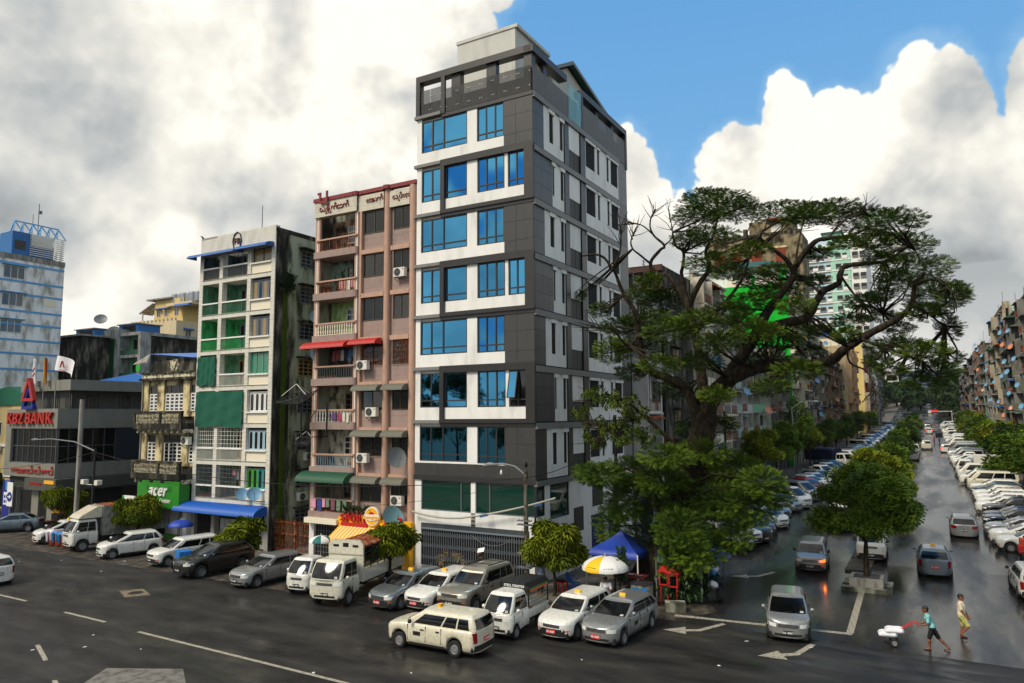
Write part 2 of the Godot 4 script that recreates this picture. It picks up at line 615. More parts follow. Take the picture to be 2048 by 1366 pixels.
	flat("wire", Color(.07, .07, .07), .8)
	# old blocks
	grimy("concrete", Color(.60, .59, .56), "streak", .85, V(.25, .06, .25))
	grimy("concrete_dark", Color(.62, .61, .57), "soot", .9, V(.16, .05, .16))
	grimy("mould_wall", Color(.60, .61, .56), "mould", .9, V(.13, .045, .13))
	grimy("pavement", Color(.42, .40, .37), "streak", .75, V(.2, .2, .2))
	grimy("kerb", Color(.50, .49, .46), "streak", .85, V(.5, .5, .5))
	grimy("line_paint", Color(.66, .64, .58), "streak", .6, V(.9, .9, .9))
	flat("white", Color(.88, .88, .86), .6)
	flat("cream", Color(.88, .85, .76), .7)
	flat("ac_white", Color(.84, .83, .79), .55)
	flat("red", Color(.72, .10, .09), .5)
	flat("yellow", Color(.93, .68, .08), .5)
	flat("blue_cloth", Color(.08, .23, .62), .55)
	flat("sack_white", Color(.82, .82, .84), .7)
	flat("cart_blue", Color(.08, .42, .72), .5)
	flat("dish_blue", Color(.42, .60, .72), .5)
	flat("dish_orange", Color(.78, .50, .38), .5)
	flat("dish_grey", Color(.42, .44, .44), .5)
	leaf("leaf", Color.WHITE, Color(.30, .42, .07))
	leaf("leaf_far", Color.WHITE, Color(.05, .08, .02))

# ---------------------------------------------------------------- ground
func gh(z: float) -> float:          # the side street climbs away from the junction
	var s := maxf(.0, -z - 15.0)
	return .02 * s + .045 * maxf(.0, s - 270.0)

func sheet(called: String, m: Material, x0: float, x1: float, z0: float, z1: float, lift: float, thick := .0) -> MeshInstance3D:
	var b := MB.new()
	var zs := [z0]
	for q in [-15.0, -285.0]:
		if q < z0 and q > z1:
			zs.append(q)
	zs.append(z1)
	for i in zs.size() - 1:
		var za: float = zs[i]
		var zb: float = zs[i + 1]
		var ya := gh(za) + lift
		var yb := gh(zb) + lift
		b.quad(V(x0, ya, za), V(x1, ya, za), V(x1, yb, zb), V(x0, yb, zb))
		if thick > .0:
			b.quad(V(x1, ya - thick, za), V(x1, yb - thick, zb), V(x1, yb, zb), V(x1, ya, za))
			b.quad(V(x0, yb - thick, zb), V(x0, ya - thick, za), V(x0, ya, za), V(x0, yb, zb))
	if thick > .0:
		b.quad(V(x0, gh(z0) + lift - thick, z0), V(x1, gh(z0) + lift - thick, z0), V(x1, gh(z0) + lift, z0), V(x0, gh(z0) + lift, z0))
		b.quad(V(x1, gh(z1) + lift - thick, z1), V(x0, gh(z1) + lift - thick, z1), V(x0, gh(z1) + lift, z1), V(x1, gh(z1) + lift, z1))
	var o := obj(called, b, m)
	o.set_meta("kind", "structure")
	return o

func flat_shape(called: String, m: Material, pts: Array, y: float) -> MeshInstance3D:   # a painted shape lying on the level road, [x, z] points
	var b := MB.new()
	var poly := []
	for p in pts:
		poly.append(Vector2(p[0], -p[1]))
	b.xf = Transform3D(Basis(V(1, 0, 0), V(0, 0, -1), V(0, 1, 0)), Vector3.ZERO)
	b.prism(poly, y - .003, y)
	var o := obj(called, b, m)
	o.set_meta("kind", "structure")
	return o

func line_on_road(x0: float, z0: float, x1: float, z1: float, w: float) -> void:
	var d := Vector2(x1 - x0, z1 - z0).normalized() * w * .5
	flat_shape("road_line", mats.line_paint, [[x0 - d.y, z0 + d.x], [x0 + d.y, z0 - d.x], [x1 + d.y, z1 - d.x], [x1 - d.y, z1 + d.x]], .009)

func make_ground() -> void:
	var g := sheet("ground", grimy("earth", Color(.36, .34, .29), "streak", .95, V(.1, .1, .1)), -900.0, 900.0, 400.0, -1100.0, -.06)
	g.name = "ground"
	sheet("main_road", mats.road_main, -420.0, 420.0, 60.0, 2.4, .0)
	sheet("side_street", mats.road_street, 4.2, 26.2, 2.4, -420.0, .0)
	sheet("parking_strip", mats.mud, -60.0, 4.2, 6.9, 2.4, .004)
	sheet("pavement", mats.pavement, -36.0, 4.2, 2.4, .0, .13, .2)
	sheet("pavement", mats.pavement, .0, 4.2, .0, -420.0, .13, .2)
	sheet("pavement", mats.pavement, -75.0, -46.5, 2.4, .0, .13, .2)
	sheet("pavement", mats.pavement, 26.2, 29.4, 2.4, -420.0, .13, .2)
	sheet("lane", mats.road_main, -46.5, -36.0, 2.4, -60.0, .0)
	# the raised strip of earth between the two carriageways
	sheet("median_strip", mats.mud, 13.6, 14.9, -12.0, -330.0, .12, .2)
	for l in [[-23.6, 14.5, -20.9, 14.5], [-17.1, 14.72, -13.8, 14.76], [-11.1, 14.93, .9, 15.1], [-29.6, 14.35, -26.6, 14.4], [6.0, 15.2, 9.0, 15.25], [-13.0, 17.98, -10.7, 18.84], [-8.3, 19.8, -6.0, 20.7]]:
		line_on_road(l[0], l[1], l[2], l[3], .16)
	line_on_road(7.9, 1.62, 15.1, .88, .30)
	line_on_road(14.83, -7.6, 15.0, .75, .28)
	line_on_road(11.4, -6.5, 11.75, 1.05, .12)
	for a in [[8.95, 3.75, .25], [13.05, 5.1, .05], [9.0, -7.9, .2]]:
		var t := Transform2D(a[2], Vector2(a[0], a[1]))
		var pts := []
		for p in [Vector2(.62, -2.1), Vector2(.84, -2.05), Vector2(.55, -.45), Vector2(.10, .0), Vector2(.30, .32), Vector2(-.75, .42), Vector2(-.25, -.55), Vector2(-.06, -.26), Vector2(.32, -.6)]:
			var q: Vector2 = t * p
			pts.append([q.x, q.y])
		flat_shape("road_arrow", mats.line_paint, pts, .009)
	flat_shape("manhole_surround", grimy("tan_patch", Color(.50, .46, .38), "streak", .8, V(.6, .6, .6)), [[-18.9, 11.0], [-17.3, 11.7], [-16.6, 10.75], [-18.2, 10.1]], .008)
	var mh := MB.new()
	mh.cyl(V(0, 0, 0), V(0, .012, 0), .36, .35, 20)
	var cover := obj("manhole_cover", mh, flat("iron", Color(.13, .12, .11), .6, .4))
	cover.position = V(-17.7, .004, 10.85)
	tag(cover, "round dark manhole cover set in a tan concrete patch in the road", "manhole cover")
	# low-lying dirt along the junction
	flat_shape("dirt_patch", mats.mud, [[4.2, 2.4], [8.3, 2.0], [9.4, .2], [8.0, -3.0], [4.2, -8.0]], .007)
	flat_shape("dirt_patch", mats.mud, [[22.6, -12.0], [24.8, -12.6], [26.0, -9.4], [23.2, -9.2]], .007)
	# litter and cracks on the main road
	rng.seed = 640
	var lt := MB.new()
	for i in 36:
		lt.xf = Transform3D(Basis(UP, rng.randf() * 6.0), V(rng.randf_range(-40, 24), .008, rng.randf_range(3.0, 20.0)))
		lt.cbox(Vector3.ZERO, V(.05 + .12 * rng.randf(), .008, .05 + .05 * rng.randf()))
	obj("litter", lt, mats.sack_white).set_meta("kind", "stuff")
	var ck := MB.new()
	for i in 16:
		var a := V(rng.randf_range(-32, 16), .0045, rng.randf_range(7.5, 19.0))
		var dir := V(1, 0, rng.randfn(0, .25))
		for k in 9:
			var b := a + dir * rng.randf_range(.25, .6) + V(0, 0, rng.randfn(0, .12))
			ck.quad(a + V(0, 0, .014), b + V(0, 0, .014), b - V(0, 0, .014), a - V(0, 0, .014))
			a = b
	obj("road_crack", ck, mats.black).set_meta("kind", "structure")
	# pale repair patches of concrete in the main road
	flat_shape("road_patch", grimy("pale_patch", Color(.47, .46, .44), "streak", .45, V(.3, .3, .3)), [[-7.9, 18.2], [-5.4, 16.9], [-3.2, 18.3], [-2.6, 20.6], [-6.2, 21.0]], .005)

# ---------------------------------------------------------------- corner block
func make_corner_block() -> void:
	var t := thing("corner_block", "tall new corner block with dark grey cladding, white panels and blue mirror windows", "building")
	var F := facing_z(0, 0)
	var R := facing_x(0, 0)
	var W: Material = mats.white_render
	var D: Material = mats.clad_dark
	var K: Material = mats.clad_frame
	var L: Material = mats.clad_ledge
	bx("core", mats.white_render, t, F, -8.06, -.12, .0, 27.1, -14.4, -.14)
	bx("side_wall", W, t, Transform3D(Basis(V(0, 0, 1), UP, V(-1, 0, 0)), V(-8.06, 0, 0)), -14.4, -.05, .05, 27.1, .0, .03)
	bx("roof_deck", mats.concrete, t, F, -8.0, -.2, 27.1, 27.2, -14.3, -.2)
	for k in 7:
		var y := 27.2 - 3.1 * k
		var a := k % 2 == 0
		# thin grey ledge at the far corner and the lintel band
		bx("ledge", L, t, F, -8.2, -6.24, y - .02, y + .17, -.1, .16)
		if a:
			bx("band", K, t, F, -6.24, .06, y - .20, y + .02, -.1, .05)
			bx("wall_panel", W, t, F, -8.08, -7.74, y - 3.1, y - .02, -.14, .0)
			bx("wall_panel", W, t, F, -4.39, -3.71, y - 3.1, y - .2, -.14, .0)
			bx("wall_panel", W, t, F, -7.74, -4.39, y - 3.1, y - 2.2, -.14, .0)
			bx("wall_panel", W, t, F, -3.71, -1.88, y - 3.1, y - 2.25, -.14, .0)
			window(t, F * mv(0, 0, -.12), -7.74, y - 2.2, 3.35, 2.0, [.235, .49], [.2], mats.alu_dark, mats.blue_mirror, .075, "window", .09)
			window(t, F * mv(0, 0, -.12), -3.71, y - 2.25, 1.83, 2.05, [.335, .67], [.2], mats.alu_dark, mats.blue_mirror if k != 4 else mats.blue_mirror_b, .075, "window", .09)
			for c in [[-1.87, -1.10], [-1.085, .0]]:
				for r in [[.21, 1.14], [1.155, 2.24], [2.255, 3.09]]:
					bx("cladding_panel", D, t, F, c[0], c[1], y - r[1], y - r[0], -.1, .012)
			bx("panel_joint_backing", mats.shade_gap, t, F, -1.88, -.01, y - 3.1, y - .2, -.13, -.004)
		else:
			bx("frame_top", K, t, F, -6.24, .06, y - .20, y + .2, -.1, .14)
			bx("frame_post", K, t, F, -6.24, -5.96, y - 3.1, y - .2, -.1, .14)
			bx("frame_base", K, t, F, -5.96, -.515, y - 3.1, y - 2.87, -.1, .138)
			bx("corner_panel", K, t, F, -.515, .05, y - 3.1, y - .2, -.1, .136)
			bx("wall_panel", W, t, F, -8.08, -7.72, y - 3.1, y - .02, -.14, .0)
			bx("wall_panel", W, t, F, -7.72, -6.24, y - 3.1, y - 2.2, -.14, .0)
			bx("spandrel", W, t, F, -5.96, -.515, y - 2.87, y - 2.22, -.14, .0)
			bx("wall_panel", W, t, F, -4.40, -3.69, y - 2.22, y - .2, -.14, .0)
			bx("wall_panel", W, t, F, -1.84, -1.63, y - 2.22, y - .2, -.14, .0)
			var G := F * mv(0, 0, -.12)
			window(t, G, -7.72, y - 2.2, 1.48, 2.0, [.52], [.2], mats.alu_dark, mats.blue_mirror, .075, "window", .09)
			window(t, G, -5.96, y - 2.22, 1.56, 2.02, [], [.2], mats.alu_dark, mats.blue_mirror_b, .075, "window", .09)
			window(t, G, -3.69, y - 2.22, 1.85, 2.02, [.335, .67], [.2], mats.alu_dark, mats.blue_mirror, .075, "window", .09)
			if k == 5:
				# one sash stands ajar
				var w := window(t, G, -1.63, y - 2.22, 1.115, 2.02, [.5], [.2], mats.alu_dark, mats.dark_glass, .075, "window", .09)
				window(t, G * Transform3D(Basis(Vector3.RIGHT, -.22), V(-1.58, y - .26, .12)), .0, -1.52, .53, 1.5, [], [], mats.alu_dark, mats.blue_mirror, .05, "open_sash", .05)
				w.set_meta("label", "window with one sash tilted open")
			else:
				window(t, G, -1.63, y - 2.22, 1.115, 2.02, [.5], [.2], mats.alu_dark, mats.blue_mirror, .075, "window", .09)
		# --- the flank along the side street
		bx("side_ledge", L, t, R, .0, 12.81, y - .33, y, -.05, .12)
		bx("side_ledge_shadow_gap", mats.shade_gap, t, R, .0, 12.8, y, y + .07, -.05, .07)
		var top := y - .33
		var bot := y - 3.03
		var cx := [.03, .41, 1.31] if a else [.03, 1.02, 1.77, 2.35]
		bx("panel_joint_backing", mats.shade_gap, t, R, .0, 14.4, y - 3.1, y, -.13, -.03)
		for i in cx.size() - 1:
			for r in [[.33, 1.14], [1.155, 2.1], [2.115, 3.03]]:
				bx("cladding_panel", D, t, R, cx[i], cx[i + 1] - .012, y - r[1], y - r[0], -.1, .012)
		var wl: float = cx[-1]
		# white field with two slit windows
		var slits := [[2.02, 2.55], [3.42, 3.84]] if a else [[2.37, 2.62], [3.45, 3.86]]
		bx("wall_panel", W, t, R, wl, slits[0][0], bot, top, -.12, .02)
		bx("wall_panel", W, t, R, slits[0][1], slits[1][0], bot, top, -.12, .02)
		for s in slits:
			bx("wall_panel", W, t, R, s[0], s[1], bot, y - 2.33, -.12, .018)
			bx("window_hood", W, t, R, s[0] - .12, s[1] + .12, y - .56, top, -.1, .085)
			window(t, R * mv(0, 0, -.11), s[0], y - 2.33, s[1] - s[0], 1.77, [], [.34, .67], mats.alu_dark, mats.side_glass, .055, "slit_window", .08)
		bx("wall_panel", W, t, R, slits[1][1], 3.91, bot, top, -.12, .02)
		bx("side_fin", mats.shade_gap, t, R, 3.91, 3.97, bot, top, -.1, .07)
		bx("cladding_strip", D, t, R, 3.97, 4.68, y - 1.7, top, -.1, .012)
		bx("cladding_strip", D, t, R, 3.97, 4.68, bot, y - 1.715, -.1, .012)
		bx("wall_panel", W, t, R, 4.70, 6.24, y - 1.87, y - .36, -.12, .0)
		bx("louvre_frame", mats.shade_gap, t, R, 4.70, 6.24, y - 3.03, y - 1.87, -.12, -.05)
		for j in 2:
			bx("louvre_leaf", flat("louvre", Color(.22, .215, .20), .6), t, R, 4.74 + .76 * j, 5.44 + .76 * j, bot, y - 1.92, -.06, -.02)
		bx("side_fin", mats.shade_gap, t, R, 6.24, 6.30, bot, top, -.1, .07)
		bx("cladding_strip", D, t, R, 6.30, 7.12, y - 1.7, top, -.1, .012)
		bx("cladding_strip", D, t, R, 6.30, 7.12, bot, y - 1.715, -.1, .012)
		# white field with four windows
		var ws := [[7.18, 8.66, [.34, .67]], [9.05, 9.42, []], [10.69, 11.06, []], [11.41, 12.70, [.34, .67]]]
		var u := 7.13
		for s in ws:
			bx("wall_panel", W, t, R, u, s[0], y - 2.2, top, -.12, .02)
			bx("window_hood", W, t, R, s[0] - .1, s[1] + .1, y - .52, top, -.1, .085)
			window(t, R * mv(0, 0, -.11), s[0], y - 2.2, s[1] - s[0], 1.68, s[2], [.24], mats.alu_dark, mats.side_glass, .055, "window", .08)
			u = s[1]
		bx("wall_panel", W, t, R, u, 12.8, y - 2.2, top, -.12, .02)
		bx("wall_panel", W, t, R, 7.13, 12.8, bot, y - 2.2, -.12, .018)
		for r in [[.0, 1.25], [1.265, 3.1]]:
			bx("cladding_panel", L if a else D, t, R, 12.81, 14.45, y - r[1], y - r[0], -.1, .014)
	# dark belt over the shop floor
	for i in 5:
		bx("belt_panel", D, t, F, -8.06 + 1.612 * i, -8.06 + 1.612 * (i + 1) - .012, 5.60, 6.29, -.1, .03)
	bx("belt_backing", mats.shade_gap, t, F, -8.05, -.02, 5.58, 6.3, -.12, .0)
	bx("soffit_band", mats.alu_dark, t, F, -8.08, .08, 5.34, 5.595, -.1, .10)
	bx("side_soffit", L, t, R, -.08, 12.81, 5.22, 5.50, -.05, .12)
	# first floor: green glazing between white piers
	var G1 := F * mv(0, 0, -.12)
	bx("pier", W, t, F, -8.06, -7.6, .0, 5.34, -.14, .0)
	bx("pier", W, t, F, -4.13, -3.84, 2.87, 5.34, -.14, .0)
	window(t, G1, -7.6, 3.6, 3.47, 1.74, [.80], [], mats.alu_grey, mats.green_glass, .06, "shop_window", .09)
	window(t, G1, -3.84, 3.6, 3.84, 1.74, [.24], [], mats.alu_grey, mats.green_glass, .06, "shop_window", .09)
	window(t, R * mv(0, 0, -.10), -.02, 3.6, 1.0, 1.74, [], [], mats.alu_dark, mats.green_glass, .04, "shop_window", .09)
	bx("fascia", W, t, F, -7.6, .0, 2.87, 3.6, -.14, .0)
	bx("pier", W, t, F, -.42, .0, .0, 2.87, -.5, .0)
	bx("plinth", W, t, F, -7.6, -.42, .0, .28, -.3, .02)
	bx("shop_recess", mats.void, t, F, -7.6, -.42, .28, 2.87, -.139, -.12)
	# bundles heaped behind the shutter
	var heap := MB.new()
	rng.seed = 77
	for i in 46:
		var q := rng.randf()
		var hx := -6.4 + 3.6 * q + rng.randf_range(-.5, .5)
		var hy := .36 + rng.randf() * maxf(.1, 1.25 - absf(hx + 5.6) * .75)
		heap.xf = Transform3D(Basis(V(rng.randf(), rng.randf(), .3).normalized(), rng.randf() * 2.0), V(hx, hy, -.11))
		heap.cbox(Vector3.ZERO, V(.42, .30, .03))
	var hp := obj("sack_heap", heap, grimy("sacks", Color(.62, .54, .42), "mould", .9, V(.9, .9, .9)), t)
	hp.set_meta("kind", "stuff")
	# folding lattice shutter: uprights and crossing bars
	bx("shutter_rail", flat("shutter_steel", Color(.47, .50, .53), .5, .2), t, F, -7.58, -.45, 2.52, 2.62, -.08, .03)
	for i in 4:
		bx("louvre_blade", mats.shutter_steel, t, F, -7.58, -.45, 2.66 + .055 * i, 2.675 + .055 * i, -.08, .0)
	bx("shutter_rail", mats.shutter_steel, t, F, -7.58, -.45, .29, .33, -.08, .02)
	var nb := 46
	for i in nb + 1:
		var x := -7.56 + 7.1 * i / nb
		bx("shutter_bar", mats.shutter_steel, t, F, x - .012, x + .012, .33, 2.52, -.06, -.03)
	var lat := MB.new()
	for i in nb:
		var x0 := -7.56 + 7.1 * i / nb
		var x1 := x0 + 7.1 / nb
		for yb in [.95, 1.62, 2.26]:
			for s in [-1.0, 1.0]:
				lat.bar(V(x0, yb - .13 * s, -.02), V(x1, yb + .13 * s, -.02), .022, .012)
	obj("shutter_lattice", lat, mats.shutter_steel, t).set_meta("kind", "stuff")
	# flank, ground floor
	bx("wall_panel", W, t, R, .0, 1.58, .0, 3.6, -.12, .02)
	bx("wall_panel", W, t, R, 1.0, 1.58, 3.6, 5.22, -.12, .02)
	bx("wall_panel", W, t, R, 1.58, 4.02, .0, 3.3, -.12, .02)
	window(t, R * mv(0, 0, -.10), 1.58, 3.3, 2.44, 1.92, [], [], mats.alu_dark, mats.green_glass, .05, "shop_window", .08)
	bx("wall_panel", W, t, R, 4.02, 14.45, .0, 5.22, -.12, .02)
	for s in [[4.6, 2.2, 5.9, 3.6], [7.3, 3.4, 8.9, 5.0], [2.6, 1.0, 3.9, 2.3], [10.6, 3.3, 12.2, 5.0]]:
		bx("vent_louvre", flat("louvre", Color(.22, .215, .20), .6), t, R, s[0], s[2], s[1], s[3], .0, .05)
		for j in 8:
			bx("slat", mats.alu_dark, t, R, s[0] + .04, s[2] - .04, s[1] + .07 + (s[3] - s[1] - .1) * j / 8.0, s[1] + .12 + (s[3] - s[1] - .1) * j / 8.0, .04, .075)
	for s in [[7.1, 8.9], [9.8, 11.4]]:
		bx("shutter_door", flat("blue_door", Color(.05, .16, .38), .5), t, R, s[0], s[1], .13, 2.75, .0, .05)
		bx("door_frame", mats.alu_dark, t, R, s[0] - .06, s[1] + .06, 2.75, 2.9, .0, .08)
	# roof terrace: glass balustrade, dark portal frame
	for i in 2:
		bx("balustrade_glass", mats.smoked_glass, t, F, -7.92 + .83 * i, -7.12 + .83 * i, 27.42, 29.0, -.03, -.012)
	for i in 7:
		bx("balustrade_glass", mats.smoked_glass, t, F, -5.90 + .835 * i, -5.075 + .835 * i, 27.25, 28.72, .03, .048)
	for i in 9:
		for yb in [27.55, 28.40]:
			for e in [.06, .76]:
				var bo := MB.new()
				bo.cyl(V(0, 0, 0), V(0, 0, .03), .03, .03, 8)
				var bm: Mesh = cache.get("bolt", bo.mesh())
				cache.bolt = bm
				var ux: float = (-7.92 + .83 * i) if i < 2 else (-5.90 + .835 * (i - 2))
				put("bolt", bm, mats.steel, t, F * mv(ux + e, yb + (.15 if i < 2 else .0), -.012 if i < 2 else .048))
	bx("parapet", D, t, F, -7.95, -.3, 27.2, 28.25, -.36, -.22)
	for i in 8:
		bx("balustrade_panel", mats.perforated_panel, t, R, .02 + .745 * i, .755 + .745 * i, 27.22, 28.70, .03, .045)
	bx("parapet", L, t, R, .3, 6.0, 27.2, 28.42, -.3, -.2)
	for i in 2:
		bx("stair_glass", mats.greenish_glass, t, R, 4.62 + .95 * i, 5.56 + .95 * i, 27.1, 29.5, .05, .07)
	bx("stair_post", mats.alu_dark, t, R, 6.5, 6.75, 27.2, 29.8, -.1, .09)
	for i in 9:
		bx("balustrade_panel", mats.perforated_panel, t, R, 6.80 + .83 * i, 7.62 + .83 * i, 27.2, 28.98, .03, .045)
	bx("parapet", L, t, R, 6.8, 14.3, 27.2, 28.62, -.3, -.2)
	bx("portal_beam", K, t, F, -8.15, .0, 29.55, 29.95, -.5, .08)
	bx("portal_beam", K, t, R, -.08, 4.4, 29.53, 29.93, -.5, .085)
	bx("portal_beam", K, t, R, 6.6, 14.5, 29.50, 29.9, -.5, .085)
	bx("portal_post", K, t, F, -8.15, -7.86, 27.2, 29.55, -.35, .08)
	bx("portal_post", K, t, F, -6.24, -5.96, 27.2, 29.55, -.06, .10)
	bx("portal_post", K, t, F, -5.6, -4.95, 27.2, 29.55, -.5, -.1)
	bx("portal_post", K, t, F, -3.1, -2.45, 27.2, 29.55, -.5, -.1)
	bx("portal_post", K, t, F, -.55, -.06, 27.2, 29.55, -.5, -.05)
	for u in [1.6, 9.2, 11.9]:
		bx("portal_post", K, t, R, u, u + .45, 27.2, 29.5, -.5, -.1)
	bx("portal_post", K, t, R, 14.2, 14.5, 26.9, 29.5, -.5, .085)
	# stair and tank house, gabled roof behind
	var H := facing_z(0, -3.0)
	var S := grimy("roof_house", Color(.78, .78, .75), "soft", .7, V(.2, .06, .2))
	bx("roof_house", S, t, H, -7.15, -2.79, 27.2, 33.2, -4.4, .0)
	bx("roof_house_cap", S, t, H, -7.2, -2.6, 33.2, 33.42, -4.5, .06)
	bx("roof_door", flat("brown_door", Color(.48, .34, .26), .6), t, facing_x(-2.79, -3.0), 2.1, 3.1, 27.2, 32.6, .0, .04)
	var gb := MB.new()
	gb.prism([Vector2(-4.7, 29.3), Vector2(-4.7, 27.2), Vector2(-13.0, 27.2), Vector2(-13.0, 30.6), Vector2(-7.6, 32.0)], -7.0, -1.15)
	gb.v.clear(); gb.n.clear(); gb.uv.clear()
	gb.xf = Transform3D(Basis(V(0, 0, -1), UP, V(1, 0, 0)), Vector3.ZERO)
	gb.prism([Vector2(5.0, 27.2), Vector2(12.3, 27.2), Vector2(12.3, 30.6), Vector2(7.2, 31.95), Vector2(5.0, 30.7)], -6.6, -1.2)
	obj("gable_house", gb, S, t)
	var rf := MB.new()
	rf.xf = gb.xf
	rf.prism([Vector2(4.3, 30.55), Vector2(7.15, 32.1), Vector2(12.95, 30.65), Vector2(12.95, 30.8), Vector2(7.15, 32.3), Vector2(4.3, 30.72)], -7.0, -.75)
	obj("gable_roof", rf, flat("green_roof", Color(.06, .28, .22), .55), t)
	bx("gable_fascia", mats.clad_ledge, t, R * Transform3D(Basis(V(0, 0, 1), -.245), V(7.15, 32.03, 0)), .0, 5.95, -.02, .2, -.74, -.70)
	bx("gable_fascia", mats.clad_ledge, t, R * Transform3D(Basis(V(0, 0, 1), .50), V(4.3, 30.5, 0)), .0, 3.25, -.02, .2, -.74, -.70)

# ---------------------------------------------------------------- fittings shared by the old blocks
func rail_bars(parent: Node, F: Transform3D, mat: Material, u0: float, u1: float, y0: float, y1: float, d: float, n: int, fancy := false) -> void:
	var key := "rail %.2f %.2f %d %s" % [u1 - u0, y1 - y0, n, fancy]
	if not cache.has(key):
		var b := MB.new()
		var w := u1 - u0
		var h := y1 - y0
		for i in n:
			var x := w * (i + .5) / n
			if fancy:
				b.lathe([[.05, .0], [.035, .05], [.062, h * .35], [.03, h * .55], [.055, h * .8], [.04, h * .94], [.05, h]], 6, V(x, 0, 0))
			else:
				b.box(V(x - .011, 0, -.011), V(x + .011, h, .011))
		b.box(V(0, h - .03, -.02), V(w, h + .012, .02))
		b.box(V(0, .0, -.018), V(w, .03, .018))
		cache[key] = b.mesh()
	put("balustrade", cache[key], mat, parent, F * mv(u0, y0, d))

func ac_unit(label: String, F: Transform3D, u: float, y: float, d := .05) -> Node3D:
	if not cache.has("ac"):
		var t := thing("air_conditioner", label, "air conditioner", Vector3.ZERO, .0, "outdoor air conditioners on the walls")
		put("casing", unit_box(), mats.ac_white, t, Transform3D(Basis.from_scale(V(.82, .56, .30)), V(-.41, 0, .05)))
		var f := MB.new()
		f.cyl(V(-.12, .28, .351), V(-.12, .28, .362), .225, .225, 18)
		obj("fan_opening", f, mats.black, t)
		var g := MB.new()
		for r in [.06, .12, .18, .235]:
			var pts := []
			var rad := []
			for i in 17:
				pts.append(V(-.12 + cos(TAU * i / 16) * r, .28 + sin(TAU * i / 16) * r, .368))
				rad.append(.008)
			g.tube(pts, rad, 4)
		for i in 4:
			g.bar(V(-.12 - cos(PI * i / 4) * .235, .28 - sin(PI * i / 4) * .235, .368), V(-.12 + cos(PI * i / 4) * .235, .28 + sin(PI * i / 4) * .235, .368), .012)
		obj("fan_grille", g, mats.dish_grey, t)
		put("badge", unit_box(), mats.dish_grey, t, Transform3D(Basis.from_scale(V(.12, .06, .006)), V(.24, .42, .35)))
		var k := MB.new()
		for s in [-.33, .33]:
			k.bar(V(s, -.02, .0), V(s, -.02, .40), .035)
			k.bar(V(s, -.28, .0), V(s, -.03, .36), .03)
		obj("bracket", k, mats.alu_grey, t)
		cache.ac = t
		t.transform = F * mv(u, y, d)
		return t
	var c := copy(cache.ac, "air_conditioner", label)
	c.transform = F * mv(u, y, d)
	return c

# a dish on an arm: at = foot of the mount, look = where the bowl faces
func dish(label: String, at: Vector3, look: Vector3, r: float, mat: Material, group := "satellite dishes on the blocks") -> Node3D:
	var key := "dish" + mat.resource_name
	if not cache.has(key):
		var t := thing("satellite_dish", label, "satellite dish", Vector3.ZERO, .0, group)
		var b := MB.new()
		var prof := []
		for i in 7:
			var q := i / 6.0
			prof.append([maxf(q, .001), -.26 * (1.0 - q * q)])
		b.lathe(prof, 18)
		for i in range(6, -1, -1):
			prof.append([prof[i][0], prof[i][1] - .02])
		b.lathe(prof.slice(7), 18)
		b.xf = Transform3D(Basis(V(1, 0, 0), V(0, 0, 1), V(0, -1, 0)), Vector3.ZERO)
		var bb := MB.new()
		bb.xf = Transform3D(Basis(Vector3.RIGHT, V(0, 0, -1), V(0, 1, 0)), Vector3.ZERO)
		bb.lathe(prof.slice(0, 7), 18)
		bb.lathe(prof.slice(7), 18)
		obj("bowl", bb, mat, t)
		var a := MB.new()
		a.bar(V(0, -.95, -.02), V(0, -.28, -.85), .05)
		a.cbox(V(0, -.24, -.88), V(.12, .12, .2))
		a.bar(V(0, 0, .26), V(0, -.5, .7), .07)
		obj("arm", a, mats.dish_grey, t)
		cache[key] = t
		t.position = at
		t.basis = Basis.looking_at(look.normalized(), UP) * Basis.from_scale(Vector3.ONE * r)
		return t
	var c := copy(cache[key], "satellite_dish", label, Vector3.INF, .0, group)
	c.position = at
	c.basis = Basis.looking_at(look.normalized(), UP) * Basis.from_scale(Vector3.ONE * r)
	return c

# curved corrugated awning: top edge at y1 on the wall, front edge at y0 and d out
func awning(parent: Node, F: Transform3D, mat: Material, u0: float, u1: float, y0: float, y1: float, d: float, ribs: int, called := "awning") -> MeshInstance3D:
	var b := MB.new()
	b.xf = F
	var rows := []
	var n := ribs * 4
	for k in 2:
		for i in 9:
			var a := PI * .5 * i / 8.0
			var row := PackedVector3Array()
			for j in n + 1:
				var w := .022 * sin(TAU * j / 4.0) - .012 * k
				row.append(V(lerpf(u0, u1, float(j) / n), y0 + (y1 - y0) * cos(a) + w * .7, d * sin(a) + w))
			rows.append(row)
		if k == 0:
			rows.reverse()
			b.grid(rows, false, true)
			rows = []
		else:
			b.grid(rows)
	for u in [u0, u1]:
		var ring := []
		for i in 9:
			var a := PI * .5 * i / 8.0
			ring.append(V(u, y0 + (y1 - y0) * cos(a), d * sin(a)))
		for i in 8:
			b.tri(V(u, y0, 0), ring[i], ring[i + 1])
	return obj(called, b, mat, parent)

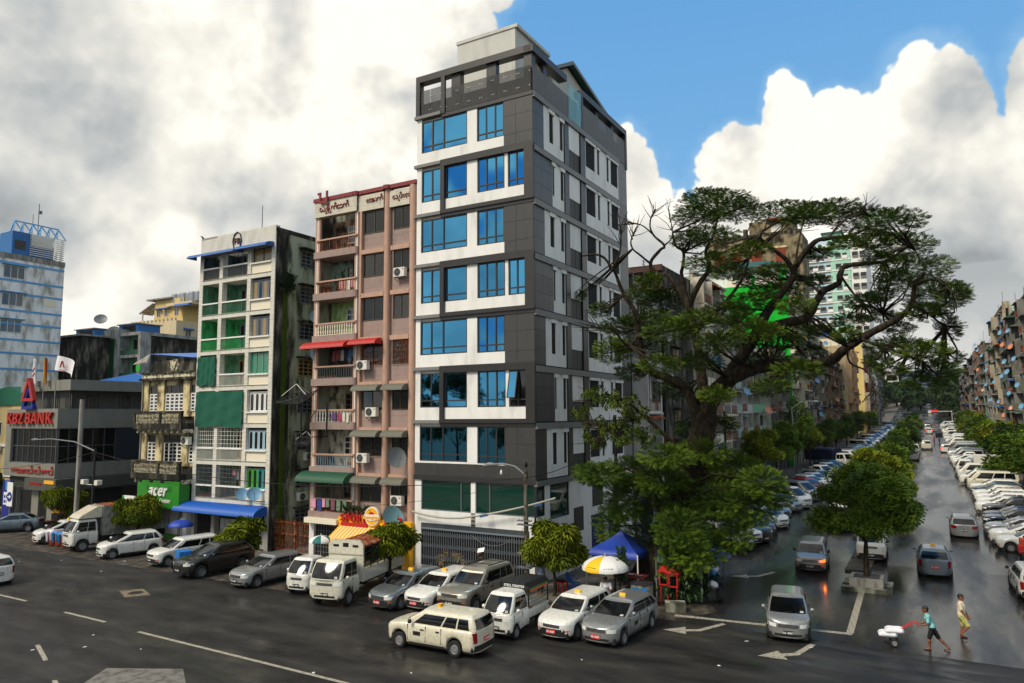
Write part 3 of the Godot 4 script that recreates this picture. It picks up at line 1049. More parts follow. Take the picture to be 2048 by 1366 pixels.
# clothes hung along a balcony
func laundry(label: String, F: Transform3D, u0: float, u1: float, y: float, d: float, cols: Array, seed_no: int) -> void:
	rng.seed = seed_no
	var o := F * V(u0, y, d)
	var t := thing("hanging_laundry", label, "laundry", o, .0, "washing hung out on the balconies")
	var G := Transform3D(F.basis, Vector3.ZERO)
	var l := MB.new()
	l.xf = G
	l.bar(V(0, 0, 0), V(u1 - u0, 0, 0), .015)
	obj("line", l, mats.wire, t)
	var u := .03
	while u < u1 - u0 - .12:
		var w := rng.randf_range(.16, .42)
		var h := rng.randf_range(.35, .75)
		var c: Color = cols[rng.randi() % cols.size()]
		var b := MB.new()
		b.xf = G
		var rows := []
		for i in 5:
			var row := PackedVector3Array()
			for j in 6:
				row.append(V(u + w * j / 5.0, -h * i / 4.0, .03 * sin(j * 2.1 + i * .4 + u * 9.0) * i / 4.0 + .012))
			rows.append(row)
		b.grid(rows, false, true)
		obj("garment", b, flat("cloth %02x%02x%02x" % [c.r8, c.g8, c.b8], c, .85), t)
		u += w + rng.randf_range(.02, .2)

func pot_plants(label: String, F: Transform3D, u0: float, u1: float, y: float, d: float, seed_no: int, h := .5) -> void:
	rng.seed = seed_no
	var t := thing("potted_plants", label, "plants", F * V((u0 + u1) / 2, y, d), .0, "pot plants on the balconies")
	var b := MB.new()
	var p := MB.new()
	var G := Transform3D(F.basis, Vector3.ZERO)
	b.xf = G
	p.xf = G
	var n := maxi(1, int((u1 - u0) / .32))
	for i in n:
		var x := (u1 - u0) * ((i + .5) / n - .5)
		p.lathe([[.09, .0], [.13, .2], [.14, .21]], 8, V(x, 0, 0))
		leaf_tuft(b, V(x, .2, 0), 16, h * rng.randf_range(.6, 1.1), .2)
	obj("pot", p, flat("terracotta", Color(.42, .25, .17), .9), t)
	obj("foliage", b, flat("plant_green", Color(.13, .25, .08), .6), t).set_meta("kind", "stuff")

func leaf_tuft(b: MB, at: Vector3, n: int, len: float, spread: float) -> void:
	for i in n:
		var a := rng.randf() * TAU
		var tip := at + V(cos(a) * spread * rng.randf_range(.5, 1.6), len * rng.randf_range(.4, 1.0), sin(a) * spread * rng.randf_range(.5, 1.6))
		var m := at.lerp(tip, .5) + V(0, len * .15, 0)
		var s := V(-sin(a), .15, cos(a)) * len * .13
		b.quad(at, m + s, tip, m - s)

# ring-shaped letters of the local script, drawn with arcs [x, y, r, from, to]
var glyphs := {
	"K": [2.2, [[.5, .5, .5, -45, 225], [1.5, .5, .5, -45, 225]]], "T": [2.2, [[.5, .5, .5, 30, 330], [1.5, .5, .5, -135, 140]]],
	"Y": [2.1, [[.5, .5, .5, 90, 370], [1.45, .5, .5, -170, 100]]], "N": [1.2, [[.5, .5, .5, -60, 230], [.5, .42, .2, 0, 360], [.75, -.35, .3, 90, 300]]],
	"L": [2.2, [[.5, .5, .5, 60, 360], [1.5, .5, .5, -180, 120]]], "P": [1.2, [[.5, .5, .5, 120, 420]]],
	"R": [1.1, [[.5, .5, .5, -20, 250], [.95, -.2, .5, 110, 190]]], "E": [1.1, [[.5, .5, .42, 35, 325]]],
	"S": [2.1, [[.5, .5, .5, 0, 360], [1.4, .5, .5, -150, 150], [1.4, .5, .2, 0, 360]]], "A": [.9, [[.2, .5, .5, -95, 100]]],
	"'": [.0, [[-.6, 1.5, .32, 60, 330]]], "u": [.45, [[.0, -.45, .4, 30, 90], [.22, -.5, .25, 180, 360]]], "i": [.0, [[-.7, 1.45, .3, 0, 360]]], ":": [.6, [[.25, .15, .1, 0, 360], [.25, .85, .1, 0, 360]]], " ": [1.0, []],
	"M": [2.2, [[.5, .5, .5, 0, 360], [1.5, .5, .5, 0, 360]]], "G": [1.2, [[.5, .5, .5, -90, 180]]], "B": [1.2, [[.5, .5, .5, -120, 210], [.5, .5, .15, 0, 360]]],
}
func ring_letters(parent: Node, F: Transform3D, word: String, u: float, y: float, size: float, d: float, mat: Material) -> float:
	for ch in word:
		var g: Array = glyphs[ch]
		if g[1].size():
			var b := MB.new()
			for a in g[1]:
				var pts := []
				var rad := []
				var n := maxi(4, int(absf(a[4] - a[3]) / 24.0))
				for i in n + 1:
					var t := deg_to_rad(lerpf(a[3], a[4], float(i) / n))
					pts.append(V(a[0] + cos(t) * a[2], a[1] + sin(t) * a[2], .0) * size)
					rad.append(size * .13)
				b.tube(pts, rad, 6)
			put("letter", b.mesh(), mat, parent, F * mv(u, y, d))
		u += g[0] * size
	return u

# ---------------------------------------------------------------- pink block
func make_pink_block() -> void:
	var t := thing("pink_block", "pink tiled block of flats with rounded columns and a dark red roof edge", "building")
	var F := facing_z(0, 0)
	var P := grimy("pink_tile", Color(.74, .60, .52), "soft", .6, V(.3, .2, .3))
	var Q := grimy("mauve_tile", Color(.61, .53, .50), "soft", .6, V(.3, .2, .3))
	var CR := grimy("sign_tile", Color(.80, .78, .71), "soft", .6, V(.3, .2, .3))
	var RD := flat("dark_red", Color(.48, .12, .13), .6)
	var joint := flat("tile_joint", Color(.40, .31, .27), .9)
	var side: Material = mats.mould_wall
	bx("core", Q, t, F, -12.7, -8.2, .0, 23.0, -12.0, -.25)
	bx("core", side, t, F, -16.45, -12.7, .0, 23.0, -12.0, -1.5)
	bx("party_wall", side, t, F, -16.5, -16.38, .0, 23.2, -12.0, -.1)
	bx("party_wall", P, t, F, -12.82, -12.62, 2.7, 22.2, -1.5, -.12)
	# sign band with red capping, in three stepped lengths
	for s in [[-16.5, -12.8, 22.18, .16], [-12.8, -10.7, 22.1, .0], [-10.22, -8.64, 22.02, .0]]:
		for r in 3:
			bx("sign_tile_row", CR, t, F, s[0], s[1], s[2] + .35 * r, s[2] + .35 * r + .342, -.25, s[3])
		bx("sign_backing", joint, t, F, s[0], s[1], s[2], s[2] + 1.05, -.3, s[3] - .008)
	var cap := MB.new()
	for s in [[-16.56, -13.1, .24], [-12.72, -10.6, .08], [-10.1, -8.1, .08]]:
		cap.box(V(s[0], 23.22, -.3), V(s[1], 23.46, s[2]))
	cap.cyl(V(-12.95, 23.22, .0), V(-12.95, 23.46, .0), .27, .27, 16)
	cap.cyl(V(-10.42, 23.22, -.12), V(-10.42, 23.46, -.12), .36, .36, 16)
	obj("roof_edge", cap, RD, t)
	ring_letters(t, F, "YuNi'uK'TK'", -16.0, 22.55, .24, .2, RD)
	ring_letters(t, F, "ESAK'", -12.1, 22.6, .22, .04, RD)
	ring_letters(t, F, "LuP'ER:", -9.95, 22.5, .2, .04, RD)
	var emb := MB.new()
	emb.prism([Vector2(-15.95, 23.05), Vector2(-15.2, 23.05), Vector2(-15.2, 23.85), Vector2(-15.35, 23.85), Vector2(-15.35, 23.2), Vector2(-15.8, 23.2), Vector2(-15.8, 23.8), Vector2(-16.1, 23.8), Vector2(-16.1, 23.65), Vector2(-15.95, 23.65)], .26, .34)
	obj("emblem", emb, RD, t)
	# rounded columns up the front
	for c in [[-10.44, .23, 23.2], [-8.41, .25, 23.2]]:
		var b := MB.new()
		b.cyl(V(c[0], .0, -.15), V(c[0], c[2], -.15), c[1], c[1], 18)
		for k in 38:
			b.lathe([[c[1] + .001, .0], [c[1] - .008, .004], [c[1] - .008, .014], [c[1] + .001, .018]], 18, V(c[0], .6 * k + .4, -.15))
		obj("column", b, P, t)
	bx("column_strip", P, t, F, -12.62, -12.46, 2.7, 22.1, -.3, .03)
	var backs := [Color(.58, .48, .43), Color(.55, .68, .64), Color(.63, .78, .53), Color(.36, .36, .34), Color(.74, .72, .64), Color(.80, .80, .76), Color(.58, .55, .48)]
	for k in 7:
		var s := 19.85 - 2.8 * k            # balcony floor
		var top := s + 2.35
		# balcony: slab with rounded end, posts, rail, back wall
		bx("back_wall", grimy("pink_back_%d" % k, backs[k], "mould" if k in [0, 1, 4, 5] else "streak", .85, V(.3, .15, .3)), t, F, -16.38, -12.82, s, top, -1.5, -1.44)
		var sb := MB.new()
		sb.box(V(-16.5, s - .45, -1.4), V(-12.95, s, .16))
		sb.cyl(V(-12.95, s - .45, -.06), V(-12.95, s, -.06), .219, .219, 14)
		obj("balcony_slab", sb, Q, t)
		for u in [[-16.5, -16.36], [-16.34, -16.26], [-16.24, -16.1], [-13.02, -12.9], [-12.88, -12.8]]:
			bx("balcony_post", P if u[1] - u[0] > .1 else mats.white, t, F, u[0], u[1], s, top, -.14, .02)
		bx("handrail", P, t, F, -16.36, -12.78, s + .72, s + .82, -.02, .14)
		var rm: Material = [mats.rust, mats.rust, mats.cream, mats.dish_grey, mats.ac_white, flat("pale_blue_rail", Color(.55, .66, .72), .6), mats.rust][k]
		rail_bars(t, F, rm, -16.1, -13.02, s + .02, s + .70, .06, 15 if k != 4 else 12, k in [2, 4])
		# grid window at the back
		window(t, F * mv(0, 0, -1.44), -14.9, s + .72, 1.4, 1.15, [.34, .67], [.34, .67], mats.white if k in [0, 2, 5] else flat("old_frame", Color(.36, .33, .30), .8), mats.dark_glass, .05)
		# the two window bays
		var wy := 22.05 - 2.8 * k
		for b in [[-12.4, -10.68, [.5]], [-9.98, -8.68, [.5]]]:
			var w: float = b[1] - b[0]
			var gh2 := 1.45
			window(t, F * mv(0, 0, -.22), b[0], wy - gh2, w, gh2, b[2], [], flat("bronze_frame", Color(.28, .24, .17), .55), mats.dim_glass if (k + int(w * 10)) % 3 else mats.dark_glass, .05)
			if k in [3, 5]:
				var gr := MB.new()
				for i in 9:
					gr.box(V(b[0] + w * i / 8.0 - .01, wy - gh2, -.07), V(b[0] + w * i / 8.0 + .01, wy - .02, -.05))
				for i in 6:
					gr.box(V(b[0], wy - gh2 + i * .27, -.072), V(b[1], wy - gh2 + i * .27 + .02, -.048))
				obj("window_grille", gr, mats.rust if k == 3 else mats.black, t)
			for r in 3:
				bx("spandrel_tile", Q, t, F, b[0] - .05, b[1] + .05, wy - 2.49 + .345 * r, wy - 2.49 + .345 * r + .338, -.25, -.17)
			bx("tile_backing", joint, t, F, b[0] - .05, b[1] + .05, wy - 2.5, wy - 1.45, -.27, -.178)
			bx("sill_ledge", P, t, F, b[0] - .1, b[1] + .06, wy - 2.78, wy - 2.5, -.25, .03)
			if k == 4 or k == 5 or k == 6:
				awning(t, F, flat("awning_grey", Color(.40, .40, .35), .7), b[0] - .30, b[1] + .05, wy - .28, wy + .12, .62, 10)
	awning(t, F * mv(0, 0, .1), flat("awning_red", Color(.68, .13, .10), .55), -16.75, -13.0, 13.35, 13.82, .9, 17)
	awning(t, F, mats.awning_red, -12.95, -10.7, 13.45, 13.85, .7, 11)
	awning(t, F * mv(0, 0, .1), flat("awning_green", Color(.09, .30, .21), .6), -16.8, -12.7, 4.95, 5.55, 1.0, 18)
	# shop floor
	bx("shop_canopy", mats.cream, t, F, -16.5, -13.75, 2.34, 2.66, -.2, .5)
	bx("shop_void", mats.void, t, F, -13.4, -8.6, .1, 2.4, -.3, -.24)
	bx("shop_pillar", mats.white, t, F, -16.5, -16.1, .0, 2.34, -.2, .02)
	window(t, F * mv(0, 0, -.2), -16.1, .15, 2.35, 2.2, [.1, .2, .3, .4, .5, .6, .7, .8, .9], [.15, .3, .45, .6, .75, .9], mats.dish_grey, mats.void, .025, "shop_grille", .05, false)
	# units, dishes and washing
	ac_unit("white air conditioner below the top-floor-but-one narrow window of the pink block", F, -9.25, 17.5, -.12)
	ac_unit("air conditioner beside the laundry balcony under the red awnings", F, -12.0, 11.9, .02)
	ac_unit("air conditioner under the pair of old awnings two floors above the sport bar", F, -11.35, 9.0, -.12)
	ac_unit("air conditioner with a dark fan just above the green awning of the pink block", F, -11.9, 6.2, .02)
	ac_unit("air conditioner on the pink wall above the sport bar lettering", F, -9.3, 3.75, -.12)
	dish("grey dish turned sideways by the narrow pink windows below the awnings", V(-9.0, 6.6, .55), V(.9, .3, .5), .62, mats.dish_grey)
	dish("blue-green dish standing on the sport bar sign by the white corner block", V(-9.05, 3.2, .75), V(.85, .45, .35), .66, flat("dish_teal", Color(.40, .56, .58), .5))
	var mesh_dish := thing("mesh_dish", "big black wire-mesh dish on an iron frame at the corner of the pink block", "satellite dish", V(-16.6, 9.1, .9))
	var md := MB.new()
	var rows := []
	for i in 8:
		var q := i / 7.0 * 1.35
		rows.append([maxf(q, .02), .30 * q * q])
	for i in 8:
		var pts := []
		var rad := []
		for k in 33:
			pts.append(V(cos(TAU * k / 32) * rows[i][0], rows[i][1], sin(TAU * k / 32) * rows[i][0]))
			rad.append(.018 if i < 7 else .035)
		md.tube(pts, rad, 4)
	for k in 32:
		var pts := []
		var rad := []
		for i in 8:
			pts.append(V(cos(TAU * k / 32) * rows[i][0], rows[i][1], sin(TAU * k / 32) * rows[i][0]))
			rad.append(.012 if k % 4 else .022)
		md.tube(pts, rad, 4)
	var bowl := obj("mesh_bowl", md, mats.alu_dark, mesh_dish)
	bowl.rotation = V(.35, 0, .12)
	bowl.position = V(0, .8, 0)
	var fr := MB.new()
	for k in 3:
		var a := TAU * k / 3 + .5
		fr.bar(V(cos(a) * 1.25, 1.25, sin(a) * 1.2), V(.1, 2.0, .5), .03)
	obj("feed_struts", fr, mats.ac_white, mesh_dish)
	var ft := MB.new()
	for s in [-.1, 1.6]:
		ft.bar(V(s, -1.4, -.7), V(s, .8, -.7), .06)
		ft.bar(V(s, -1.35, -.8), V(s, -1.35, .3), .06)
	ft.bar(V(-.1, -1.35, .25), V(1.6, -1.35, .25), .06)
	ft.bar(V(-.1, -1.35, .2), V(1.6, .3, .2), .04)
	ft.bar(V(.1, -1.3, 0), V(.0, .8, 0), .08)
	obj("iron_frame", ft, mats.black, mesh_dish)
	copy(mesh_dish, "mesh_dish", "smaller dark mesh dish over the alley, below the big one", V(-18.3, 6.6, -1.6)).scale = Vector3.ONE * .72
	var cols := [Color(.28, .48, .66), Color(.16, .22, .36), Color(.75, .74, .70), Color(.55, .30, .32)]
	laundry("blue washing hung in the balcony under the red awning", F, -15.3, -13.2, 13.3, -.5, cols, 31)
	laundry("assorted washing over the rail beside the wire-mesh dish", F, -14.6, -13.1, 9.25, .2, [Color(.62, .20, .36), Color(.8, .78, .72), Color(.35, .22, .45)], 32)
	laundry("mauve and pink washing over the lowest pink balcony", F, -16.2, -13.3, 3.85, .2, [Color(.50, .30, .34), Color(.85, .60, .70), Color(.42, .52, .44), Color(.20, .25, .50)], 33)
	laundry("one white and one pink shirt on the second balcony from the pink block's top", F, -15.2, -13.9, 18.05, -.9, [Color(.85, .83, .80), Color(.75, .52, .50)], 34)
	pot_plants("bushy pots behind the rusty rail of the second balcony from the top, pink block", F, -16.0, -15.2, 17.05, -.3, 41)
	pot_plants("row of leafy pots along the balcony under the red awning", F, -16.1, -14.5, 11.45, -.2, 42, .6)
	pot_plants("trailing pots over the sport bar sign on the lowest balcony", F, -13.4, -10.9, 3.0, .3, 43, .55)
	# the bar on the shop floor: a thing of its own
	var s := thing("sport_bar_front", "yellow and red sport bar front with a striped awning under the pink block", "shop front", V(0, 0, 0))
	bx("fascia_board", mats.yellow, s, F, -13.75, -8.1, 2.28, 2.86, .0, .32)
	bx("fascia_post", mats.yellow, s, F, -8.75, -8.1, .02, 2.28, .0, .30)
	bx("fascia_post", mats.yellow, s, F, -13.7, -13.25, .02, 2.28, .0, .30)
	bx("letter_rail", mats.red, s, F, -13.45, -11.35, 2.36, 2.56, .32, .40)
	bx("letter_rail", mats.red, s, F, -10.2, -8.45, 2.36, 2.56, .32, .40)
	for w in [["SPORT", -12.42, .62], ["BAR", -9.35, .66]]:
		put("lettering", text_mesh(w[0], w[2], .12, true, true), mats.red, s, mv(w[1], 2.84, .40))
	var disc := MB.new()
	disc.cyl(V(-10.95, 3.05, .30), V(-10.95, 3.05, .44), .56, .56, 28)
	obj("round_sign", disc, mats.white, s)
	var disc2 := MB.new()
	disc2.cyl(V(-10.95, 3.05, .44), V(-10.95, 3.05, .46), .49, .49, 28)
	obj("round_sign_yellow", disc2, mats.yellow, s)
	var disc3 := MB.new()
	disc3.cyl(V(-10.95, 3.08, .46), V(-10.95, 3.08, .475), .24, .24, 24)
	obj("round_sign_centre", disc3, mats.red, s)
	var rib := MB.new()
	rib.prism([Vector2(-11.58, 2.88), Vector2(-10.95, 2.78), Vector2(-10.28, 2.92), Vector2(-10.36, 3.18), Vector2(-11.5, 3.14)], .47, .50)
	obj("name_ribbon", rib, mats.white, s)
	put("lettering", text_mesh("Champions", .26, .03, true, true), mats.yellow, s, Transform3D(Basis(V(0, 0, 1), .03), V(-10.93, 3.0, .51)))
	# striped awning, cloth strips each of their own
	var n := 19
	for i in n:
		var u0 := -13.6 + 5.1 * i / n
		var u1 := -13.6 + 5.1 * (i + 1) / n
		for half in 2:
			var ua := u0 if half == 0 else lerpf(u0, u1, .72)
			var ub := lerpf(u0, u1, .72) if half == 0 else u1
			var c := MB.new()
			c.quad(V(ua, 1.62, 1.55), V(ub, 1.62, 1.55), V(ub, 2.36, .34), V(ua, 2.36, .34))
			c.quad(V(ua, 2.35, .34), V(ub, 2.35, .34), V(ub, 1.61, 1.55), V(ua, 1.61, 1.55))
			c.quad(V(ua, 1.36 + .05 * (half), 1.56), V(ub, 1.36 + .05 * half, 1.56), V(ub, 1.62, 1.55), V(ua, 1.62, 1.55))
			obj("awning_stripe", c, flat("awning_yellow", Color(.88, .64, .12), .75) if half == 0 else mats.cream, s)
	for p in [[-13.05, .5, .9], [-9.15, .5, .8]]:
		bx("price_board", mats.white, s, F, p[0], p[0] + p[2], .7, 1.9, -.1, -.05)

# ---------------------------------------------------------------- white tiled block
func arched(parent: Node, F: Transform3D, u: float, y: float, w: float, h: float, frame: Material, glass_m: Material, d := .0) -> void:
	var key := "arch %.2f %.2f" % [w, h]
	if not cache.has(key):
		var pts := [Vector2(w * .22, .07), Vector2(w * .78, .07)]
		for i in 7:
			var a := PI * i / 6
			pts.append(Vector2(w * .5 + cos(a) * w * .28, h - .09 - w * .28 + sin(a) * w * .28))
		var b := MB.new()
		b.prism(pts, .045, .052)
		cache[key] = b.mesh()
	var l := bx("shutter_leaf", frame, parent, F, u + .012, u + w - .012, y, y + h, d, d + .045)
	put("pane", cache[key], glass_m, parent, F * mv(u, y, d))

func make_tiled_block() -> void:
	var t := thing("tiled_block", "narrow white tiled block with open green balconies and a mossy black flank", "building")
	var F := facing_z(0, 0)
	var S := facing_x(-20.3, 0)
	var W := grimy("white_tile", Color(.84, .83, .78), "soft", .5, V(.3, .12, .3))
	var joint := flat("tile_shadow", Color(.56, .55, .52), .9)
	bx("core", mats.concrete, t, F, -28.2, -20.36, .0, 21.4, -13.0, -1.35)
	bx("flank", grimy("flank_wall", Color(.72, .74, .66), "mould", .9, V(.17, .045, .17)), t, S, .05, 13.0, .0, 21.95, -.12, .0)
	bx("flank", mats.mould_wall, t, F, -28.3, -28.18, .0, 21.6, -13.0, -.1)
	# dark wet bands and the moss strip down the flank
	for b in [[.05, 1.1, 21.9, "soot"], [1.1, 1.5, 14.0, "soot"]]:
		bx("damp_band", mats.concrete_dark, t, S, b[0], b[1], .0, b[2], .0, .012)
	bx("moss_strip", grimy("moss", Color(.30, .38, .06), "streak", .95, V(1.2, .5, 1.2)), t, S, .75, 1.15, .0, 18.0, .012, .05)
	rng.seed = 51
	var cr := MB.new()
	for i in 260:
		leaf_tuft(cr, S * V(.95 + rng.randfn(0, .26), 18.3 + rng.randfn(0, .34), .1 + rng.randf() * .35), 3, .28, .2)
	obj("wall_plant", cr, flat("plant_green", Color(.13, .25, .08), .6), t).set_meta("kind", "stuff")
	# tiled parapet in courses
	for r in 9:
		bx("tile_course", W, t, F, -28.3 if r < 8 else -26.5, -20.3, 20.95 + .155 * r, 20.95 + .155 * r + .140, -.3, .02)
	bx("parapet_backing", joint, t, F, -28.28, -20.32, 20.9, 22.34, -.36, .006)
	bx("parapet_side", mats.concrete_dark, t, S, .0, 13.0, 21.9, 22.2, -.25, .03)
	var em := MB.new()
	var ring := []
	for i in 9:
		ring.append(V(-24.25 + .46 * cos(PI / 2 + TAU * i / 8) * (1.0 if i % 2 == 0 else 1.0), 21.68 + .66 * sin(PI / 2 + TAU * i / 8), .06))
	for i in 8:
		em.bar(ring[i], ring[i + 1], .085, .05)
	obj("emblem_ring", em, flat("navy", Color(.16, .19, .30), .5), t)
	put("lettering", text_mesh("FB", .58, .05, true), flat("maroon", Color(.30, .08, .09), .5), t, mv(-24.25, 21.66, .06))
	for c in [[-28.3, -27.92], [-26.1, -25.74], [-23.1, -22.74], [-20.68, -20.3]]:
		for r in 58:
			bx("column_tile", W, t, F, c[0], c[1], 3.0 + .31 * r, 3.0 + .31 * r + .298, -.4, .02)
		bx("column", joint, t, F, c[0] + .01, c[1] - .01, .0, 20.95, -.42, .008)
	var walls := [Color(.22, .30, .32), Color(.36, .58, .46), Color(.28, .70, .42), Color(.42, .66, .52), Color(.20, .42, .34), Color(.58, .66, .60), Color(.52, .58, .54)]
	var gf := flat("grey_frame", Color(.40, .43, .47), .6)
	var tan_g := glass("tan_glass", Color(.58, .48, .28), .12, .0, .6)
	for k in 7:
		var s := 19.09 - 2.62 * k
		var top := s + 2.30
		if k == 0:
			top = 20.95
		var wm := grimy("tiled_back_%d" % k, walls[k], "streak" if k else "mould", .85, V(.3, .12, .3))
		bx("back_wall", wm, t, F, -27.92, -22.9, s, top, -1.35, -1.30)
		bx("bay_wall", wm, t, F, -27.98, -27.9, s, top, -1.3, -.02)
		bx("bay_wall", wm, t, F, -25.98, -25.86, s, top, -1.3, -.4)
		bx("bay_wall", wm, t, F, -22.98, -22.86, s, top, -1.3, -.4)
		bx("slab", W, t, F, -27.93, -20.66, s - .32, s, -1.3, .015)
		bx("slab_edge_strip", mats.concrete, t, F, -27.93, -20.66, s - .04, s + .003, -.2, .05)
		for b in [[-27.92, -26.1], [-25.74, -23.1]]:
			bx("rail_beam", mats.white, t, F, b[0], b[1], s + .78, s + .88, -.12, .06)
			rail_bars(t, F, [mats.dish_grey, wm, wm, mats.ac_white, wm, mats.ac_white, mats.alu_grey][k], b[0], b[1], s + .02, s + .76, -.03, int((b[1] - b[0]) * 9))
			if k in [5, 6]:
				window(t, F * mv(0, 0, -.1), b[0], s + .88, b[1] - b[0], top - s - .88, [.125, .25, .375, .5, .625, .75, .875], [.2, .4, .6, .8], mats.ac_white if k == 5 else mats.alu_grey, mats.dim_glass, .022, "grille", .03, false).get_child(0).free()
			var dm := gf if k < 3 else flat("ochre_frame", Color(.62, .50, .26), .7)
			arched(t, F, b[0] + .5, s + .05, .55, 1.9, dm, mats.dim_glass if b[0] > -26 else mats.dark_glass, -1.3)
			if b[0] > -26:
				arched(t, F, b[0] + 1.3, s + .05, .5, 1.9, dm, tan_g if k in [1, 2] else mats.dark_glass, -1.3)
				arched(t, F, b[0] + 1.85, s + .05, .5, 1.9, dm, mats.dark_glass, -1.3)
		# window bay
		bx("spandrel", mats.cream, t, F, -22.74, -20.68, s, s + .68, -.4, -.06)
		bx("sill", mats.white, t, F, -22.76, -20.66, s + .68, s + .78, -.4, .08)
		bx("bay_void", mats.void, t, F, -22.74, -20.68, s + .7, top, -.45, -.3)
		if k == 0 or k == 3:
			window(t, F * mv(0, 0, -.25), -22.70, s + .80, 2.0, top - s - .85, [.5] if k == 0 else [.3, .62, .85], [], mats.alu_dark if k == 0 else wm, tan_g if k == 0 else glass("jade_glass", Color(.16, .45, .36), .05, .0, .7), .05)
		else:
			var fm: Material = [null, gf, gf, null, mats.white, flat("pale_blue_frame", Color(.62, .74, .80), .6), null][k]
			for i in 4:
				var lm: Material = fm if fm else (flat("leaf_green_frame", Color(.22, .62, .14), .6) if i < 2 else flat("teal_frame", Color(.12, .55, .54), .6))
				arched(t, F, -22.70 + .505 * i, s + .79, .5, 1.32, lm, tan_g if k in [1, 2] and i % 2 == 0 else mats.dark_glass, -.25)
			bx("transom", mats.white if k == 4 else gf, t, F, -22.72, -20.7, s + 2.11, s + 2.16, -.26, -.15)
	# blue awnings
	awning(t, F, flat("awning_blue", Color(.10, .34, .62), .55), -28.75, -23.65, 20.72, 21.06, .9, 20)
	awning(t, F, mats.awning_blue, -23.6, -20.45, 20.80, 21.14, .8, 13)
	awning(t, F, flat("awning_blue_low", Color(.05, .33, .68), .5), -28.9, -20.45, 2.42, 3.05, 1.15, 34)
	# green netting over two bays
	var net := flat("green_net", Color(.03, .33, .25), .9)
	for b in [[-27.95, -26.05, 11.3, 13.4], [-27.98, -23.05, 8.35, 10.85]]:
		var rows := []
		var nb := MB.new()
		for i in 9:
			var row := PackedVector3Array()
			for j in 13:
				row.append(V(lerpf(b[0], b[1], j / 12.0), lerpf(b[3], b[2], i / 8.0) - .05 * sin(j * .8) * i / 8.0, .17 + .05 * sin(j * 1.9 + i * .35) + .03 * sin(i * 2.0 + j)))
			rows.append(row)
		nb.grid(rows, false, true)
		obj("netting", nb, net, t)
	# shop floor
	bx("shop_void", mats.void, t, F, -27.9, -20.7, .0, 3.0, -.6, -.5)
	window(t, F * mv(0, 0, -.3), -27.9, .15, 1.95, 2.5, [.11, .22, .33, .44, .55, .66, .77, .88], [.5], mats.alu_dark, mats.void, .03, "folding_gate", .05, false)
	for i in 6:
		bx("shutter_board", grimy("board_white", Color(.66, .67, .68), "streak", .7, V(.5, .1, .5)), t, F, -25.45 + .78 * i, -24.69 + .78 * i, .15, 1.95, -.32, -.26)
	window(t, F * mv(0, 0, -.34), -25.45, 1.96, 4.7, .7, [.08, .16, .24, .32, .4, .48, .56, .64, .72, .8, .88], [], mats.alu_dark, mats.void, .02, "transom_grille", .05, false)
	# flank windows with ledges, units, dishes
	for k in 8:
		var y := 19.78 - 2.62 * k
		var fm2: Material = gf if k != 3 else flat("ochre_frame", Color(.62, .50, .26), .7)
		window(t, S * mv(0, 0, -.03), 2.3, y, 1.42, 1.15, [.34, .67], [.25, .5, .75], fm2, mats.dark_glass, .065, "flank_window", .08)
		bx("sun_ledge", mats.concrete_dark, t, S, 2.1, 3.95, y + 1.25, y + 1.36, .0, .5)
		window(t, S * mv(0, 0, -.03), 6.3, y, 1.42, 1.15, [.34, .67], [.25, .5, .75], gf, mats.dark_glass, .065, "flank_window", .08)
	ac_unit("air conditioner on the mossy flank under the shuttered alley window", S, 2.75, 3.2)
	ac_unit("narrow air conditioner on the alley flank beside the small mesh dish", S, 3.3, 5.95)
	dish("pale blue dish seen edge on, high in the alley by the pink block", V(-19.4, 16.2, -3.2), V(.7, .25, .75), .55, flat("dish_pale", Color(.55, .68, .72), .5))
	dish("second pale blue dish seen edge on in the alley below the first", V(-19.4, 13.5, -3.2), V(.7, .25, .75), .5, mats.dish_pale)
	dish("blue dish on the white spandrel over the blue awning, nearer the balconies", V(-22.3, 3.85, .55), V(.75, .45, .55), .42, mats.dish_blue)
	dish("blue dish on the white spandrel over the blue awning, nearer the alley", V(-21.1, 3.9, .55), V(.75, .45, .55), .48, mats.dish_blue)
	pot_plants("leafy pots on the lowest balcony of the white tiled block", F, -27.5, -26.2, 3.4, -.1, 61, .7)
	pot_plants("dark pots on the top balcony of the white tiled block", F, -27.8, -26.3, 19.15, -.3, 62, .6)
	laundry("pink towel and clothes on the lowest balcony of the tiled block", F, -24.6, -23.3, 5.3, -.5, [Color(.80, .52, .56), Color(.45, .52, .55)], 63)
	var mast := MB.new()
	mast.cyl(V(0, 0, 0), V(0, 1.75, 0), .03, .02, 6)
	tag(put("roof_mast", mast.mesh(), mats.alu_dark, null, mv(-22.1, 22.3, -.3)), "thin bare mast on the parapet of the white tiled block", "mast")
	# banner under the awning
	var bn := thing("eyeglass_banner", "teal banner with a row of round white faces under the blue awning", "banner", V(-24.6, 2.2, .35))
	var bb := MB.new()
	bb.box(V(-2.3, .0, .0), V(2.15, .42, .02))
	obj("cloth", bb, flat("teal_banner", Color(.06, .40, .40), .7), bn)
	for i in 7:
		var d := MB.new()
		d.cyl(V(-2.0 + .62 * i, .22, .02), V(-2.0 + .62 * i, .22, .028), .13, .13, 14)
		obj("disc", d, mats.white, bn)
		bx("print_line", mats.white, bn, I, -1.82 + .62 * i, -1.52 + .62 * i, .24, .30, .02, .026)
		bx("print_line", mats.white, bn, I, -1.82 + .62 * i, -1.58 + .62 * i, .14, .18, .02, .026)
	# alley gate between the two blocks
	var g := thing("alley_gate", "rusty iron double gate across the alley beside the pink block", "gate", V(-18.4, .13, -.6))
	for i in 27:
		var x := -1.85 + 3.7 * i / 26
		bx("gate_bar", mats.rust, g, I, x - .014, x + .014, .05, 2.0 + .06 * (i % 2), -.014, .014)
